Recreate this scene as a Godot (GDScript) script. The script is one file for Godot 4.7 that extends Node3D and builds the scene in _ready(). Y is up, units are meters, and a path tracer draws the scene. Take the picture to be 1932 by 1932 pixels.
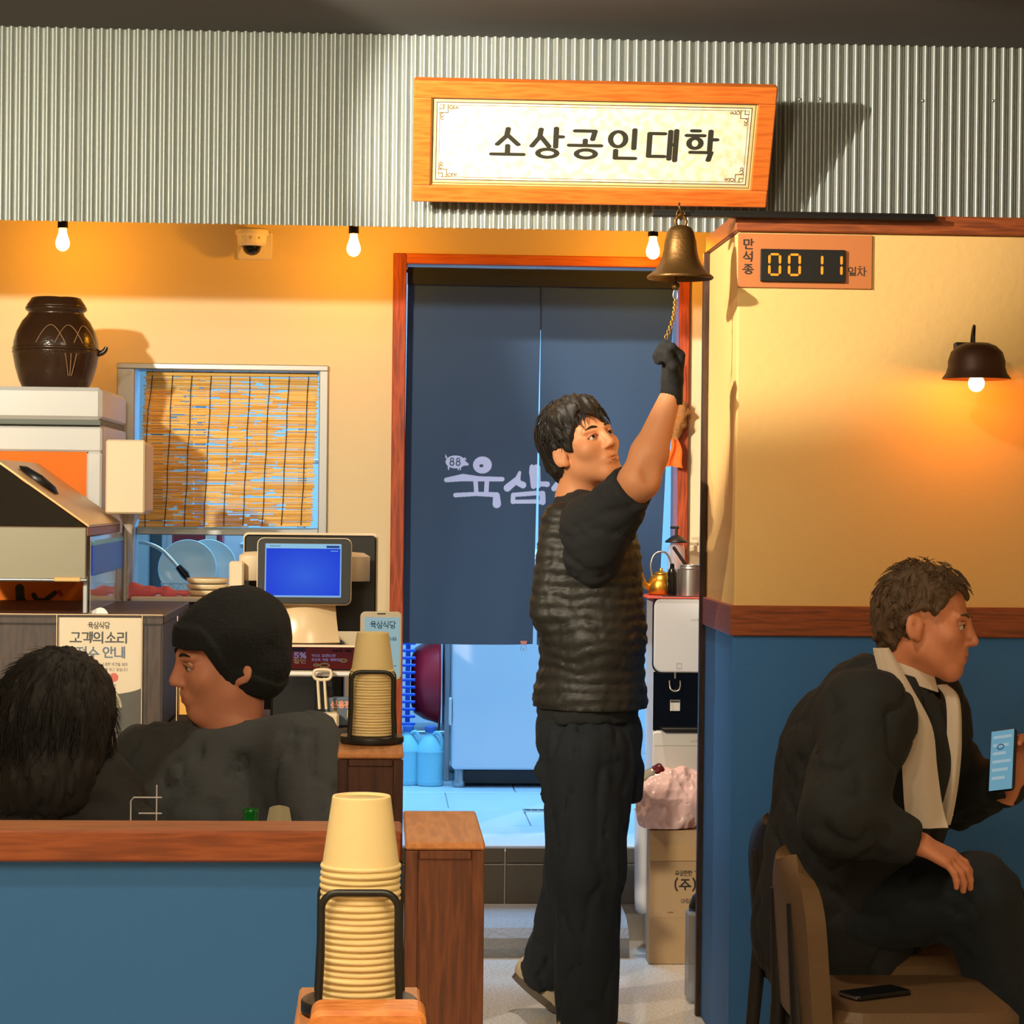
extends Node3D
# A small restaurant seen from the dining room towards the kitchen door. Units are metres, the building's axes are the world's:
# -Z runs from the camera to the kitchen, y = 0 is the dining-room floor.

# ---------------------------------------------------------------- geometry
class Geo:
	var v := PackedVector3Array()
	var n := PackedVector3Array()
	var uv := PackedVector2Array()
	var ix := PackedInt32Array()

	func tri_i(a: int, b: int, c: int) -> void:          # winding follows the normals (front faces run clockwise)
		var f := (v[b] - v[a]).cross(v[c] - v[a])
		if f.dot(n[a] + n[b] + n[c]) > 0.0:
			ix.append(a); ix.append(c); ix.append(b)
		else:
			ix.append(a); ix.append(b); ix.append(c)

	func put(p: Vector3, nn: Vector3, t := Vector2.ZERO) -> int:
		v.append(p); n.append(nn); uv.append(t)
		return v.size() - 1

	func quad(a: Vector3, b: Vector3, c: Vector3, d: Vector3, nn: Vector3, ta := Vector2(0, 1), tc := Vector2(1, 0)) -> void:
		var i := put(a, nn, ta)
		put(b, nn, Vector2(tc.x, ta.y)); put(c, nn, tc); put(d, nn, Vector2(ta.x, tc.y))
		tri_i(i, i + 1, i + 2); tri_i(i, i + 2, i + 3)

	func tri(a: Vector3, b: Vector3, c: Vector3, nn: Vector3) -> void:
		var i := put(a, nn)
		put(b, nn); put(c, nn)
		tri_i(i, i + 1, i + 2)

	func box(c: Vector3, s: Vector3, bev := 0.003, bs := Basis.IDENTITY) -> Geo:   # chamfered box
		var h := s * 0.5
		bev = minf(bev, minf(h.x, minf(h.y, h.z)) * 0.9)
		for ax in 3:
			var u := (ax + 1) % 3
			var w := (ax + 2) % 3
			for sg in [-1.0, 1.0]:
				var q := []
				for k in [[-1, -1], [1, -1], [1, 1], [-1, 1]]:
					var p := Vector3.ZERO
					p[ax] = sg * h[ax]; p[u] = k[0] * (h[u] - bev); p[w] = k[1] * (h[w] - bev)
					q.append(c + bs * p)
				var nn := Vector3.ZERO
				nn[ax] = sg
				quad(q[0], q[1], q[2], q[3], bs * nn)
		if bev <= 0.0:
			return self
		for ax in 3:                                    # the twelve edges
			var u := (ax + 1) % 3
			var w := (ax + 2) % 3
			for su in [-1.0, 1.0]:
				for sw in [-1.0, 1.0]:
					var q := []
					for k in [[-1, 0], [1, 0], [1, 1], [-1, 1]]:
						var p := Vector3.ZERO
						p[ax] = k[0] * (h[ax] - bev)
						p[u] = su * (h[u] - (bev if k[1] else 0.0)); p[w] = sw * (h[w] - (0.0 if k[1] else bev))
						q.append(c + bs * p)
					var nn := Vector3.ZERO
					nn[u] = su; nn[w] = sw
					quad(q[0], q[1], q[2], q[3], bs * nn.normalized())
		for sx in [-1.0, 1.0]:
			for sy in [-1.0, 1.0]:
				for sz in [-1.0, 1.0]:
					var k := Vector3(sx * h.x, sy * h.y, sz * h.z)
					var a := k - Vector3(0, sy, sz) * bev
					var b := k - Vector3(sx, 0, sz) * bev
					var d := k - Vector3(sx, sy, 0) * bev
					tri(c + bs * a, c + bs * b, c + bs * d, bs * Vector3(sx, sy, sz).normalized())
		return self

	func span(lo: Vector3, hi: Vector3, bev := 0.003) -> Geo:
		return box((lo + hi) * 0.5, (hi - lo).abs(), bev)

	func tube(pts: Array, rad, sides := 8, closed := false, caps := true) -> Geo:   # rad: a number or one per point
		var m := pts.size()
		var up := Vector3.UP
		var base := v.size()
		var t0: Vector3 = (pts[1] - pts[0]).normalized()
		if absf(t0.dot(up)) > 0.9: up = Vector3.RIGHT
		var side := t0.cross(up).normalized()
		for i in m:
			var a: Vector3 = pts[(i - 1 + m) % m] if closed or i > 0 else pts[0]
			var b: Vector3 = pts[(i + 1) % m] if closed or i < m - 1 else pts[m - 1]
			var t := (b - a).normalized()
			side = (side - t * side.dot(t)).normalized()
			var o := t.cross(side)
			var r: float = rad[i] if rad is Array or rad is PackedFloat32Array else rad
			for k in sides:
				var an := TAU * k / sides
				var d := side * cos(an) + o * sin(an)
				put(pts[i] + d * r, d, Vector2(float(k) / sides, float(i) / m))
		for i in (m if closed else m - 1):
			for k in sides:
				var k2 := (k + 1) % sides
				var i2 := (i + 1) % m
				tri_i(base + i * sides + k, base + i * sides + k2, base + i2 * sides + k2)
				tri_i(base + i * sides + k, base + i2 * sides + k2, base + i2 * sides + k)
		if caps and not closed:
			for e in [0, m - 1]:
				var nn: Vector3 = (pts[e] - pts[1 if e == 0 else m - 2]).normalized()
				var r: float = rad[e] if rad is Array or rad is PackedFloat32Array else rad
				var ci := put(pts[e] + nn * r * 0.35, nn)
				var first := v.size()
				for k in sides:
					put(v[base + e * sides + k], (n[base + e * sides + k] + nn * 0.6).normalized())
				for k in sides:
					tri_i(ci, first + k, first + (k + 1) % sides)
		return self

	func lathe(prof: Array, at: Vector3, seg := 32, bs := Basis.IDENTITY, sx := 1.0, sz := 1.0, from := 0.0, to := TAU) -> Geo:   # prof: Vector2(radius, height); a doubled point makes a crease
		var base := v.size()
		var m := prof.size()
		var full := absf(to - from - TAU) < 0.001
		var cols := seg if full else seg + 1
		for i in m:
			var a: Vector2 = prof[maxi(i - 1, 0)]
			var b: Vector2 = prof[mini(i + 1, m - 1)]
			if i > 0 and a.is_equal_approx(prof[i]): a = prof[i]
			if i < m - 1 and b.is_equal_approx(prof[i]): b = prof[i]
			var t := b - a
			if t.length() < 1e-7: t = Vector2(0, 1)
			var nr := Vector2(t.y, -t.x).normalized()
			for k in cols:
				var an := from + (to - from) * k / seg
				var d := Vector3(cos(an) * sx, 0, sin(an) * sz)
				put(at + bs * (d * prof[i].x + Vector3.UP * prof[i].y), (bs * Vector3(cos(an) * nr.x / sx, nr.y, sin(an) * nr.x / sz)).normalized(), Vector2(float(k) / seg, float(i) / m))
		for i in m - 1:
			if prof[i].is_equal_approx(prof[i + 1]): continue
			for k in (cols if full else cols - 1):
				var k2 := (k + 1) % cols
				if prof[i].x > 1e-6: tri_i(base + i * cols + k, base + i * cols + k2, base + (i + 1) * cols + k2)
				if prof[i + 1].x > 1e-6: tri_i(base + i * cols + k, base + (i + 1) * cols + k2, base + (i + 1) * cols + k)
		return self

	func prism(poly: PackedVector2Array, depth: float, tf: Transform3D, bev := 0.0) -> Geo:   # outline in x, y; z from 0 to depth
		var inner := poly
		if bev > 0.0:
			var off := Geometry2D.offset_polygon(poly, -bev, Geometry2D.JOIN_MITER)
			if off.size() == 1 and off[0].size() == poly.size(): inner = off[0]
			else: bev = 0.0
		if bev > 0.0:                                   # match the inner outline to the outer by the nearest start
			var best := 0
			for s in inner.size():
				if inner[s].distance_to(poly[0]) < inner[best].distance_to(poly[0]): best = s
			var re := PackedVector2Array()
			for s in inner.size(): re.append(inner[(best + s) % inner.size()])
			inner = re
		var idx := Geometry2D.triangulate_polygon(inner)
		for e in 2:
			var z := depth if e else 0.0
			var nn := tf.basis * Vector3(0, 0, 1.0 if e else -1.0)
			var first := v.size()
			for p in inner: put(tf * Vector3(p.x, p.y, z), nn, p)
			for k in range(0, idx.size(), 3): tri_i(first + idx[k], first + idx[k + 1], first + idx[k + 2])
		var m := poly.size()
		var cw := 1.0 if Geometry2D.is_polygon_clockwise(poly) else -1.0
		for i in m:
			var a := poly[i]
			var b := poly[(i + 1) % m]
			var e := (b - a).normalized()
			var out := Vector3(-e.y, e.x, 0) * cw
			quad(tf * Vector3(a.x, a.y, bev), tf * Vector3(b.x, b.y, bev), tf * Vector3(b.x, b.y, depth - bev), tf * Vector3(a.x, a.y, depth - bev), (tf.basis * out).normalized())
			if bev > 0.0:
				var c := inner[i]
				var d := inner[(i + 1) % m]
				quad(tf * Vector3(a.x, a.y, bev), tf * Vector3(b.x, b.y, bev), tf * Vector3(d.x, d.y, 0), tf * Vector3(c.x, c.y, 0), (tf.basis * (out + Vector3(0, 0, -1))).normalized())
				quad(tf * Vector3(a.x, a.y, depth - bev), tf * Vector3(b.x, b.y, depth - bev), tf * Vector3(d.x, d.y, depth), tf * Vector3(c.x, c.y, depth), (tf.basis * (out + Vector3(0, 0, 1))).normalized())
		return self

	func sheet(nu: int, nv: int, f: Callable, th := 0.002) -> Geo:     # cloth or paper with thickness: f(u, v) gives its middle
		var ps := []
		for j in nv + 1:
			for i in nu + 1: ps.append(f.call(float(i) / nu, float(j) / nv))
		var w := nu + 1
		var ns := []
		for j in nv + 1:
			for i in w:
				var du: Vector3 = ps[j * w + mini(i + 1, nu)] - ps[j * w + maxi(i - 1, 0)]
				var dv: Vector3 = ps[mini(j + 1, nv) * w + i] - ps[maxi(j - 1, 0) * w + i]
				ns.append(du.cross(dv).normalized())
		for s in [1.0, -1.0]:
			var base := v.size()
			for k in ps.size(): put(ps[k] + ns[k] * th * 0.5 * s, ns[k] * s, Vector2(float(k % w) / nu, float(k / w) / nv))
			for j in nv:
				for i in nu:
					tri_i(base + j * w + i, base + j * w + i + 1, base + (j + 1) * w + i + 1)
					tri_i(base + j * w + i, base + (j + 1) * w + i + 1, base + (j + 1) * w + i)
		var rim := []
		for i in nu: rim.append([i, i + 1])
		for j in nv: rim.append([j * w + nu, (j + 1) * w + nu])
		for i in nu: rim.append([nv * w + nu - i, nv * w + nu - i - 1])
		for j in nv: rim.append([(nv - j) * w, (nv - j - 1) * w])
		for e in rim:
			var a: int = e[0]
			var b: int = e[1]
			var out: Vector3 = (ps[b] - ps[a]).cross(ns[a])
			quad(ps[a] + ns[a] * th * 0.5, ps[b] + ns[b] * th * 0.5, ps[b] - ns[b] * th * 0.5, ps[a] - ns[a] * th * 0.5, out.normalized())
		return self

	func quad_xy(w: float, hh: float, z: float, c := Vector2.ZERO) -> Geo:
		quad(Vector3(c.x - w / 2, c.y - hh / 2, z), Vector3(c.x + w / 2, c.y - hh / 2, z), Vector3(c.x + w / 2, c.y + hh / 2, z), Vector3(c.x - w / 2, c.y + hh / 2, z), Vector3(0, 0, 1), Vector2(0, 1), Vector2(1, 0))
		return self

	func join(g: Geo) -> Geo:
		var b := v.size()
		v.append_array(g.v); n.append_array(g.n); uv.append_array(g.uv)
		for i in g.ix: ix.append(b + i)
		return self

	func mesh() -> ArrayMesh:
		var a := []
		a.resize(Mesh.ARRAY_MAX)
		a[Mesh.ARRAY_VERTEX] = v; a[Mesh.ARRAY_NORMAL] = n; a[Mesh.ARRAY_TEX_UV] = uv; a[Mesh.ARRAY_INDEX] = ix
		var m := ArrayMesh.new()
		m.add_surface_from_arrays(Mesh.PRIMITIVE_TRIANGLES, a)
		return m

# ---------------------------------------------------------------- smooth solids: a distance field on a grid, meshed as surface nets
class Field:
	var o: Vector3
	var h: float
	var nx: int
	var ny: int
	var nz: int
	var d := PackedFloat32Array()

	func _init(lo: Vector3, hi: Vector3, cell: float) -> void:
		o = lo; h = cell
		nx = int((hi.x - lo.x) / cell) + 2; ny = int((hi.y - lo.y) / cell) + 2; nz = int((hi.z - lo.z) / cell) + 2
		d.resize(nx * ny * nz); d.fill(1e3)

	func rng(lo: Vector3, hi: Vector3) -> Array:
		var a := ((lo - o) / h).floor()
		var b := ((hi - o) / h).ceil()
		return [clampi(int(a.x), 0, nx - 1), clampi(int(b.x), 0, nx - 1), clampi(int(a.y), 0, ny - 1), clampi(int(b.y), 0, ny - 1), clampi(int(a.z), 0, nz - 1), clampi(int(b.z), 0, nz - 1)]

	func mix(i: int, e: float, k: float, cut: bool) -> void:
		var c := d[i]
		if cut:
			e = -e
			var q := maxf(k - absf(c - e), 0.0) / k
			d[i] = maxf(c, e) + q * q * k * 0.25
		else:
			var q := maxf(k - absf(c - e), 0.0) / k
			d[i] = minf(c, e) - q * q * k * 0.25

	func cap(a: Vector3, b: Vector3, ra: float, rb: float, k := 0.02, cut := false) -> Field:
		var m := maxf(ra, rb) + (0.0 if cut else h * 2.5) + k
		var r := rng(a.min(b) - Vector3.ONE * m, a.max(b) + Vector3.ONE * m)
		var ab := b - a
		var l2 := maxf(ab.length_squared(), 1e-9)
		var dr := rb - ra
		for z in range(r[4], r[5] + 1):
			for y in range(r[2], r[3] + 1):
				var i: int = (z * ny + y) * nx + r[0]
				var p := o + Vector3(r[0], y, z) * h - a
				for x in range(r[0], r[1] + 1):
					var t := clampf(p.dot(ab) / l2, 0.0, 1.0)
					mix(i, (p - ab * t).length() - ra - dr * t, k, cut)
					i += 1
					p.x += h
		return self

	func ell(c: Vector3, rad: Vector3, k := 0.02, bs := Basis.IDENTITY, cut := false) -> Field:
		var big := maxf(rad.x, maxf(rad.y, rad.z)) + (0.0 if cut else h * 2.5) + k
		var r := rng(c - Vector3.ONE * big, c + Vector3.ONE * big)
		var inv := bs.transposed()
		var r2 := rad * rad
		for z in range(r[4], r[5] + 1):
			for y in range(r[2], r[3] + 1):
				var i: int = (z * ny + y) * nx + r[0]
				for x in range(r[0], r[1] + 1):
					var p := inv * (o + Vector3(x, y, z) * h - c)
					var k0 := (p / rad).length()
					var k1 := (p / r2).length()
					mix(i, k0 * (k0 - 1.0) / maxf(k1, 1e-6), k, cut)
					i += 1
		return self

	func plane(p: Vector3, nn: Vector3, k := 0.004) -> Field:      # keeps what lies behind the plane
		nn = nn.normalized()
		for z in nz:
			for y in ny:
				var i := (z * ny + y) * nx
				for x in nx:
					var e := (o + Vector3(x, y, z) * h - p).dot(nn)
					if d[i] < 0.2: mix(i, -e, k, true)
					i += 1
		return self

	func warp(f: Callable, near := 0.04) -> Field:                # adds f(point) to the distance close to the surface
		for z in nz:
			for y in ny:
				var i := (z * ny + y) * nx
				for x in nx:
					if absf(d[i]) < near: d[i] += f.call(o + Vector3(x, y, z) * h)
					i += 1
		return self

	func into(g: Geo) -> void:
		var base := g.v.size()
		var id := PackedInt32Array()
		id.resize(nx * ny * nz); id.fill(-1)
		var sx := 1
		var sy := nx
		var sz := nx * ny
		var off := PackedInt32Array([0, sx, sy, sx + sy, sz, sx + sz, sy + sz, sx + sy + sz])
		var cnt := base
		var ed := PackedInt32Array([0, 1, 0, 2, 0, 4, 1, 3, 1, 5, 2, 3, 2, 6, 3, 7, 4, 5, 4, 6, 5, 7, 6, 7])
		for z in nz - 1:
			for y in ny - 1:
				var i := z * sz + y * sy
				for x in nx - 1:
					var a := d[i]
					if a < 0.25:
						var neg := 0
						for k in 8:
							if d[i + off[k]] < 0.0: neg += 1
						if neg > 0 and neg < 8:
							var s := Vector3.ZERO
							var m := 0
							for e in 12:
								var p := ed[e * 2]
								var q := ed[e * 2 + 1]
								var dp := d[i + off[p]]
								var dq := d[i + off[q]]
								if (dp < 0.0) != (dq < 0.0):
									var t := dp / (dp - dq)
									s += Vector3(p & 1, (p >> 1) & 1, p >> 2).lerp(Vector3(q & 1, (q >> 1) & 1, q >> 2), t)
									m += 1
							id[i] = cnt
							cnt += 1
							g.v.append(o + (Vector3(x, y, z) + s / m) * h)
							g.n.append(Vector3.ZERO)
							g.uv.append(Vector2.ZERO)
					i += 1
		var stp := PackedInt32Array([sx, sy, sz])
		for z in range(1, nz - 1):
			for y in range(1, ny - 1):
				var i := z * sz + y * sy + 1
				for x in range(1, nx - 1):
					if id[i] >= 0:
						var a := d[i] < 0.0
						for ax in 3:
							var j := i + stp[ax]
							if (d[j] < 0.0) != a:
								var u := stp[(ax + 1) % 3]
								var w := stp[(ax + 2) % 3]
								var q0 := id[i - u - w]
								var q1 := id[i - w]
								var q2 := id[i]
								var q3 := id[i - u]
								if q0 >= 0 and q1 >= 0 and q3 >= 0:
									var fn := (g.v[q2] - g.v[q0]).cross(g.v[q3] - g.v[q1])
									if a: fn = fn
									else:
										fn = -fn
									g.n[q0] += fn; g.n[q1] += fn; g.n[q2] += fn; g.n[q3] += fn
									if a:
										g.ix.append_array(PackedInt32Array([q0, q2, q1, q0, q3, q2]))
									else:
										g.ix.append_array(PackedInt32Array([q0, q1, q2, q0, q2, q3]))
					i += 1
		for k in range(base, g.v.size()): g.n[k] = g.n[k].normalized()

# ---------------------------------------------------------------- naming
var taken := {}
func numbered(n: String) -> String:
	taken[n] = taken.get(n, -1) + 1
	return n if taken[n] == 0 else "%s_%03d" % [n, taken[n]]

func tag(o: Node3D, label := "", category := "", group := "", kind := "") -> Node3D:
	if label: o.set_meta("label", label)
	if category: o.set_meta("category", category)
	if group: o.set_meta("group", group)
	if kind: o.set_meta("kind", kind)
	return o

func thing(called: String, label: String, category: String, at := Vector3.ZERO, turn := 0.0, group := "") -> Node3D:
	var t := Node3D.new()
	t.name = numbered(called)
	t.position = at
	t.rotation.y = turn
	add_child(t)
	return tag(t, label, category, group)

# commits shapes as ONE named mesh; g is in the parent's own axes
func obj(called: String, g: Geo, m: Material, parent: Node = null, kind := "", label := "") -> MeshInstance3D:
	return obj_mesh(called, g.mesh(), m, parent, kind, label)

func obj_mesh(called: String, me: Mesh, m: Material, parent: Node = null, kind := "", label := "") -> MeshInstance3D:
	var o := MeshInstance3D.new()
	o.mesh = me
	o.material_override = m
	if parent == null:
		o.name = numbered(called)
		add_child(o)
	else:
		o.name = called
		parent.add_child(o, true)
	tag(o, label, "", "", kind)
	return o

# the same, for shapes written in world coordinates under a thing
func wobj(called: String, g: Geo, m: Material, parent: Node3D, kind := "", label := "") -> MeshInstance3D:
	var o := obj(called, g, m, parent, kind, label)
	var x := Transform3D.IDENTITY
	var q: Node = parent
	while q is Node3D and q != self:
		x = q.transform * x
		q = q.get_parent()
	o.transform = x.affine_inverse()
	return o

func struct(called: String, g: Geo, m: Material) -> MeshInstance3D:
	return obj(called, g, m, null, "structure")

# ---------------------------------------------------------------- materials
var M := {}
var tex := {}

func noise_tex(key: String, freq: float, oct := 4, type := FastNoiseLite.TYPE_SIMPLEX, size := 256) -> NoiseTexture2D:
	if not tex.has(key):
		var t := NoiseTexture2D.new()
		t.width = size; t.height = size; t.seamless = true
		var f := FastNoiseLite.new()
		f.seed = key.hash() % 1000; f.noise_type = type; f.frequency = freq; f.fractal_octaves = oct
		t.noise = f
		tex[key] = t
	return tex[key]

func ramp_tex(key: String, freq: float, cols: Array, offs: Array, oct := 4, type := FastNoiseLite.TYPE_SIMPLEX, size := 256) -> NoiseTexture2D:
	var t := noise_tex(key, freq, oct, type, size)
	var g := Gradient.new()
	g.colors = PackedColorArray(cols); g.offsets = PackedFloat32Array(offs)
	t.color_ramp = g
	return t

func c8(r: int, g: int, b: int) -> Color:
	return Color8(r, g, b)

func mat(key: String, col: Color, rough := 0.6, metal := 0.0, bump := 0.0, bump_scale := 1.0, bump_key := "grain") -> StandardMaterial3D:
	if M.has(key): return M[key]
	var m := StandardMaterial3D.new()
	m.resource_name = key
	m.albedo_color = col; m.roughness = rough; m.metallic = metal
	if bump > 0.0:
		m.heightmap_enabled = true
		m.heightmap_texture = noise_tex(bump_key, 0.03 if bump_key == "grain" else 0.08)
		m.heightmap_scale = bump
		m.uv1_triplanar = true
		m.uv1_scale = Vector3.ONE * bump_scale
	M[key] = m
	return m

func wood(key: String, dark: Color, mid: Color, light: Color, sc: Vector3, rough := 0.45) -> StandardMaterial3D:
	var m := StandardMaterial3D.new()
	m.resource_name = key
	m.albedo_texture = ramp_tex("w_" + key, 0.02, [dark, mid, light, mid, dark], [0.15, 0.4, 0.55, 0.7, 0.95], 5)
	m.uv1_triplanar = true
	m.uv1_scale = sc
	m.roughness = rough
	m.heightmap_enabled = true
	m.heightmap_texture = noise_tex("grain", 0.03)
	m.heightmap_scale = 0.03
	M[key] = m
	return m

func glow(key: String, col: Color, power: float) -> StandardMaterial3D:
	var m := StandardMaterial3D.new()
	m.resource_name = key
	m.albedo_color = col
	m.emission_enabled = true; m.emission = col; m.emission_energy_multiplier = power
	M[key] = m
	return m

func glass(key: String, alpha := 0.1, col := Color.WHITE, rough := 0.05) -> StandardMaterial3D:
	var m := StandardMaterial3D.new()
	m.resource_name = key
	m.transparency = BaseMaterial3D.TRANSPARENCY_ALPHA
	m.albedo_color = Color(col, alpha); m.roughness = rough
	M[key] = m
	return m

func pic(key: String, im: Image, rough := 0.6, lit := 0.0) -> StandardMaterial3D:      # flat print, on a mesh with its own texture coordinates
	var m := StandardMaterial3D.new()
	m.resource_name = key
	var t := ImageTexture.create_from_image(im)
	m.albedo_texture = t; m.roughness = rough; m.texture_repeat = false
	if lit > 0.0:
		m.emission_enabled = true; m.emission = Color.WHITE; m.emission_operator = BaseMaterial3D.EMISSION_OP_MULTIPLY
		m.emission_texture = t; m.emission_energy_multiplier = lit
		m.albedo_color = Color(0.02, 0.02, 0.02)
		m.metallic_specular = 0.15
	M[key] = m
	return m

# ---------------------------------------------------------------- lettering: strokes drawn with a round or flat pen
func stroke(im: Image, a: Vector2, b: Vector2, ra: Vector2, col: Color, rb := Vector2.ZERO) -> void:
	if rb == Vector2.ZERO: rb = ra
	var m := Vector2(maxf(ra.x, rb.x), maxf(ra.y, rb.y)) + Vector2(1.5, 1.5)
	var lo := (a.min(b) - m).floor()
	var hi := (a.max(b) + m).ceil()
	var asp := ra.x / ra.y
	var k := Vector2(1.0, asp)
	var ak := a * k
	var ab := (b - a) * k
	var l2 := maxf(ab.length_squared(), 1e-6)
	for y in range(maxi(int(lo.y), 0), mini(int(hi.y), im.get_height() - 1) + 1):
		for x in range(maxi(int(lo.x), 0), mini(int(hi.x), im.get_width() - 1) + 1):
			var p := Vector2(x + 0.5, y + 0.5) * k - ak
			var t := clampf(p.dot(ab) / l2, 0.0, 1.0)
			var e := lerpf(ra.x, rb.x, t) - (p - ab * t).length()
			if e > -0.6:
				var w := clampf(e + 0.5, 0.0, 1.0) * col.a
				var c := im.get_pixel(x, y)
				im.set_pixel(x, y, Color(lerpf(c.r, col.r, w), lerpf(c.g, col.g, w), lerpf(c.b, col.b, w), 1.0))

func poly(im: Image, pts: Array, at: Vector2, s: Vector2, pen: Vector2, col: Color) -> void:
	for i in pts.size() - 1: stroke(im, at + pts[i] * s, at + pts[i + 1] * s, pen, col)

func ring(c: Vector2, r: Vector2, from := 0.0, to := TAU) -> Array:
	var q := []
	for i in 17: q.append(c + Vector2(cos(lerpf(from, to, i / 16.0)), sin(lerpf(from, to, i / 16.0))) * r)
	return q

func V2(a: Array) -> Array:
	var q := []
	for i in range(0, a.size(), 2): q.append(Vector2(a[i], a[i + 1]))
	return q

const CHO := "ㄱㄲㄴㄷㄸㄹㅁㅂㅃㅅㅆㅇㅈㅉㅊㅋㅌㅍㅎ"
const JUNG := "ㅏㅐㅑㅒㅓㅔㅕㅖㅗㅘㅙㅚㅛㅜㅝㅞㅟㅠㅡㅢㅣ"
const JONG := " ㄱㄲㄳㄴㄵㄶㄷㄹㄺㄻㄼㄽㄾㄿㅀㅁㅂㅄㅅㅆㅇㅈㅊㅋㅌㅍㅎ"

func jamo(c: String) -> Array:                                   # strokes of a consonant in a unit box
	match c:
		"ㄱ": return [V2([0, .1, .95, .1, .85, .95])]
		"ㄲ": return [V2([0, .1, .42, .1, .38, .95]), V2([.52, .1, .97, .1, .9, .95])]
		"ㄴ": return [V2([.08, .05, .08, .9, 1, .9])]
		"ㄷ": return [V2([.95, .08, .08, .08, .08, .92, 1, .92])]
		"ㄹ": return [V2([.05, .06, .93, .06, .93, .48, .08, .48, .08, .94, 1, .94])]
		"ㅁ": return [V2([.08, .08, .92, .08, .92, .92, .08, .92, .08, .08])]
		"ㅂ": return [V2([.1, 0, .1, .94, .9, .94, .9, 0]), V2([.1, .48, .9, .48])]
		"ㅅ": return [V2([.5, 0, .44, .45, 0, 1]), V2([.47, .4, 1, 1])]
		"ㅆ": return [V2([.28, 0, .24, .45, 0, 1]), V2([.26, .45, .5, 1]), V2([.74, 0, .7, .45, .5, 1]), V2([.72, .45, 1, 1])]
		"ㅇ": return [ring(Vector2(.5, .5), Vector2(.45, .45))]
		"ㅈ": return [V2([.03, .1, .97, .1]), V2([.52, .1, .44, .5, 0, 1]), V2([.47, .45, 1, 1])]
		"ㅊ": return [V2([.35, -.1, .65, -.1]), V2([.03, .18, .97, .18]), V2([.52, .18, .44, .55, 0, 1]), V2([.47, .5, 1, 1])]
		"ㅋ": return [V2([0, .1, .95, .1, .85, .95]), V2([0, .48, .9, .48])]
		"ㅌ": return [V2([.95, .06, .08, .06, .08, .94, 1, .94]), V2([.08, .5, .9, .5])]
		"ㅍ": return [V2([0, .08, 1, .08]), V2([.3, .08, .3, .92]), V2([.7, .08, .7, .92]), V2([0, .92, 1, .92])]
		"ㅎ": return [V2([.3, -.08, .7, -.08]), V2([0, .2, 1, .2]), ring(Vector2(.5, .66), Vector2(.36, .3))]
	return []

func vowel(c: String) -> Array:                                  # [strokes of the upright part, strokes of the lying part]
	match c:
		"ㅏ": return [[V2([.4, 0, .4, 1]), V2([.4, .45, 1, .45])], []]
		"ㅐ": return [[V2([.25, .03, .25, .95]), V2([.25, .47, .75, .47]), V2([.8, 0, .8, 1])], []]
		"ㅑ": return [[V2([.4, 0, .4, 1]), V2([.4, .32, 1, .32]), V2([.4, .62, 1, .62])], []]
		"ㅓ": return [[V2([.6, 0, .6, 1]), V2([0, .45, .6, .45])], []]
		"ㅔ": return [[V2([.35, .03, .35, .95]), V2([-.05, .47, .35, .47]), V2([.8, 0, .8, 1])], []]
		"ㅕ": return [[V2([.6, 0, .6, 1]), V2([0, .32, .6, .32]), V2([0, .62, .6, .62])], []]
		"ㅖ": return [[V2([.35, .03, .35, .95]), V2([-.05, .32, .35, .32]), V2([-.05, .6, .35, .6]), V2([.8, 0, .8, 1])], []]
		"ㅗ": return [[], [V2([.5, 0, .5, .8]), V2([0, .8, 1, .8])]]
		"ㅘ": return [[V2([.4, 0, .4, 1]), V2([.4, .45, 1, .45])], [V2([.5, 0, .5, .8]), V2([0, .8, 1, .8])]]
		"ㅚ": return [[V2([.5, 0, .5, 1])], [V2([.5, 0, .5, .8]), V2([0, .8, 1, .8])]]
		"ㅛ": return [[], [V2([.33, 0, .33, .8]), V2([.67, 0, .67, .8]), V2([0, .8, 1, .8])]]
		"ㅜ": return [[], [V2([0, .2, 1, .2]), V2([.5, .2, .5, 1])]]
		"ㅝ": return [[V2([.6, 0, .6, 1]), V2([0, .6, .6, .6])], [V2([0, .2, 1, .2]), V2([.5, .2, .5, 1])]]
		"ㅟ": return [[V2([.5, 0, .5, 1])], [V2([0, .2, 1, .2]), V2([.5, .2, .5, 1])]]
		"ㅠ": return [[], [V2([0, .2, 1, .2]), V2([.33, .2, .33, 1]), V2([.67, .2, .67, 1])]]
		"ㅡ": return [[], [V2([0, .5, 1, .5])]]
		"ㅢ": return [[V2([.5, 0, .5, 1])], [V2([0, .5, 1, .5])]]
		"ㅣ": return [[V2([.5, 0, .5, 1])], []]
	return [[], []]

func latin(c: String) -> Array:
	match c:
		"0": return [V2([.2, .05, .8, .05, .8, .95, .2, .95, .2, .05])]
		"1": return [V2([.5, .02, .5, .98])]
		"5": return [V2([.85, .05, .25, .05, .2, .45, .6, .4, .85, .6, .8, .85, .5, .95, .15, .85])]
		"8": return [ring(Vector2(.5, .27), Vector2(.26, .22)), ring(Vector2(.5, .73), Vector2(.32, .25))]
		"%": return [ring(Vector2(.2, .25), Vector2(.17, .2)), ring(Vector2(.8, .75), Vector2(.17, .2)), V2([.85, .05, .15, .95])]
		"(": return [V2([.7, -.05, .45, .2, .4, .5, .45, .8, .7, 1.05])]
		")": return [V2([.3, -.05, .55, .2, .6, .5, .55, .8, .3, 1.05])]
		".": return [V2([.3, .95, .32, .95])]
	return []

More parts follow.
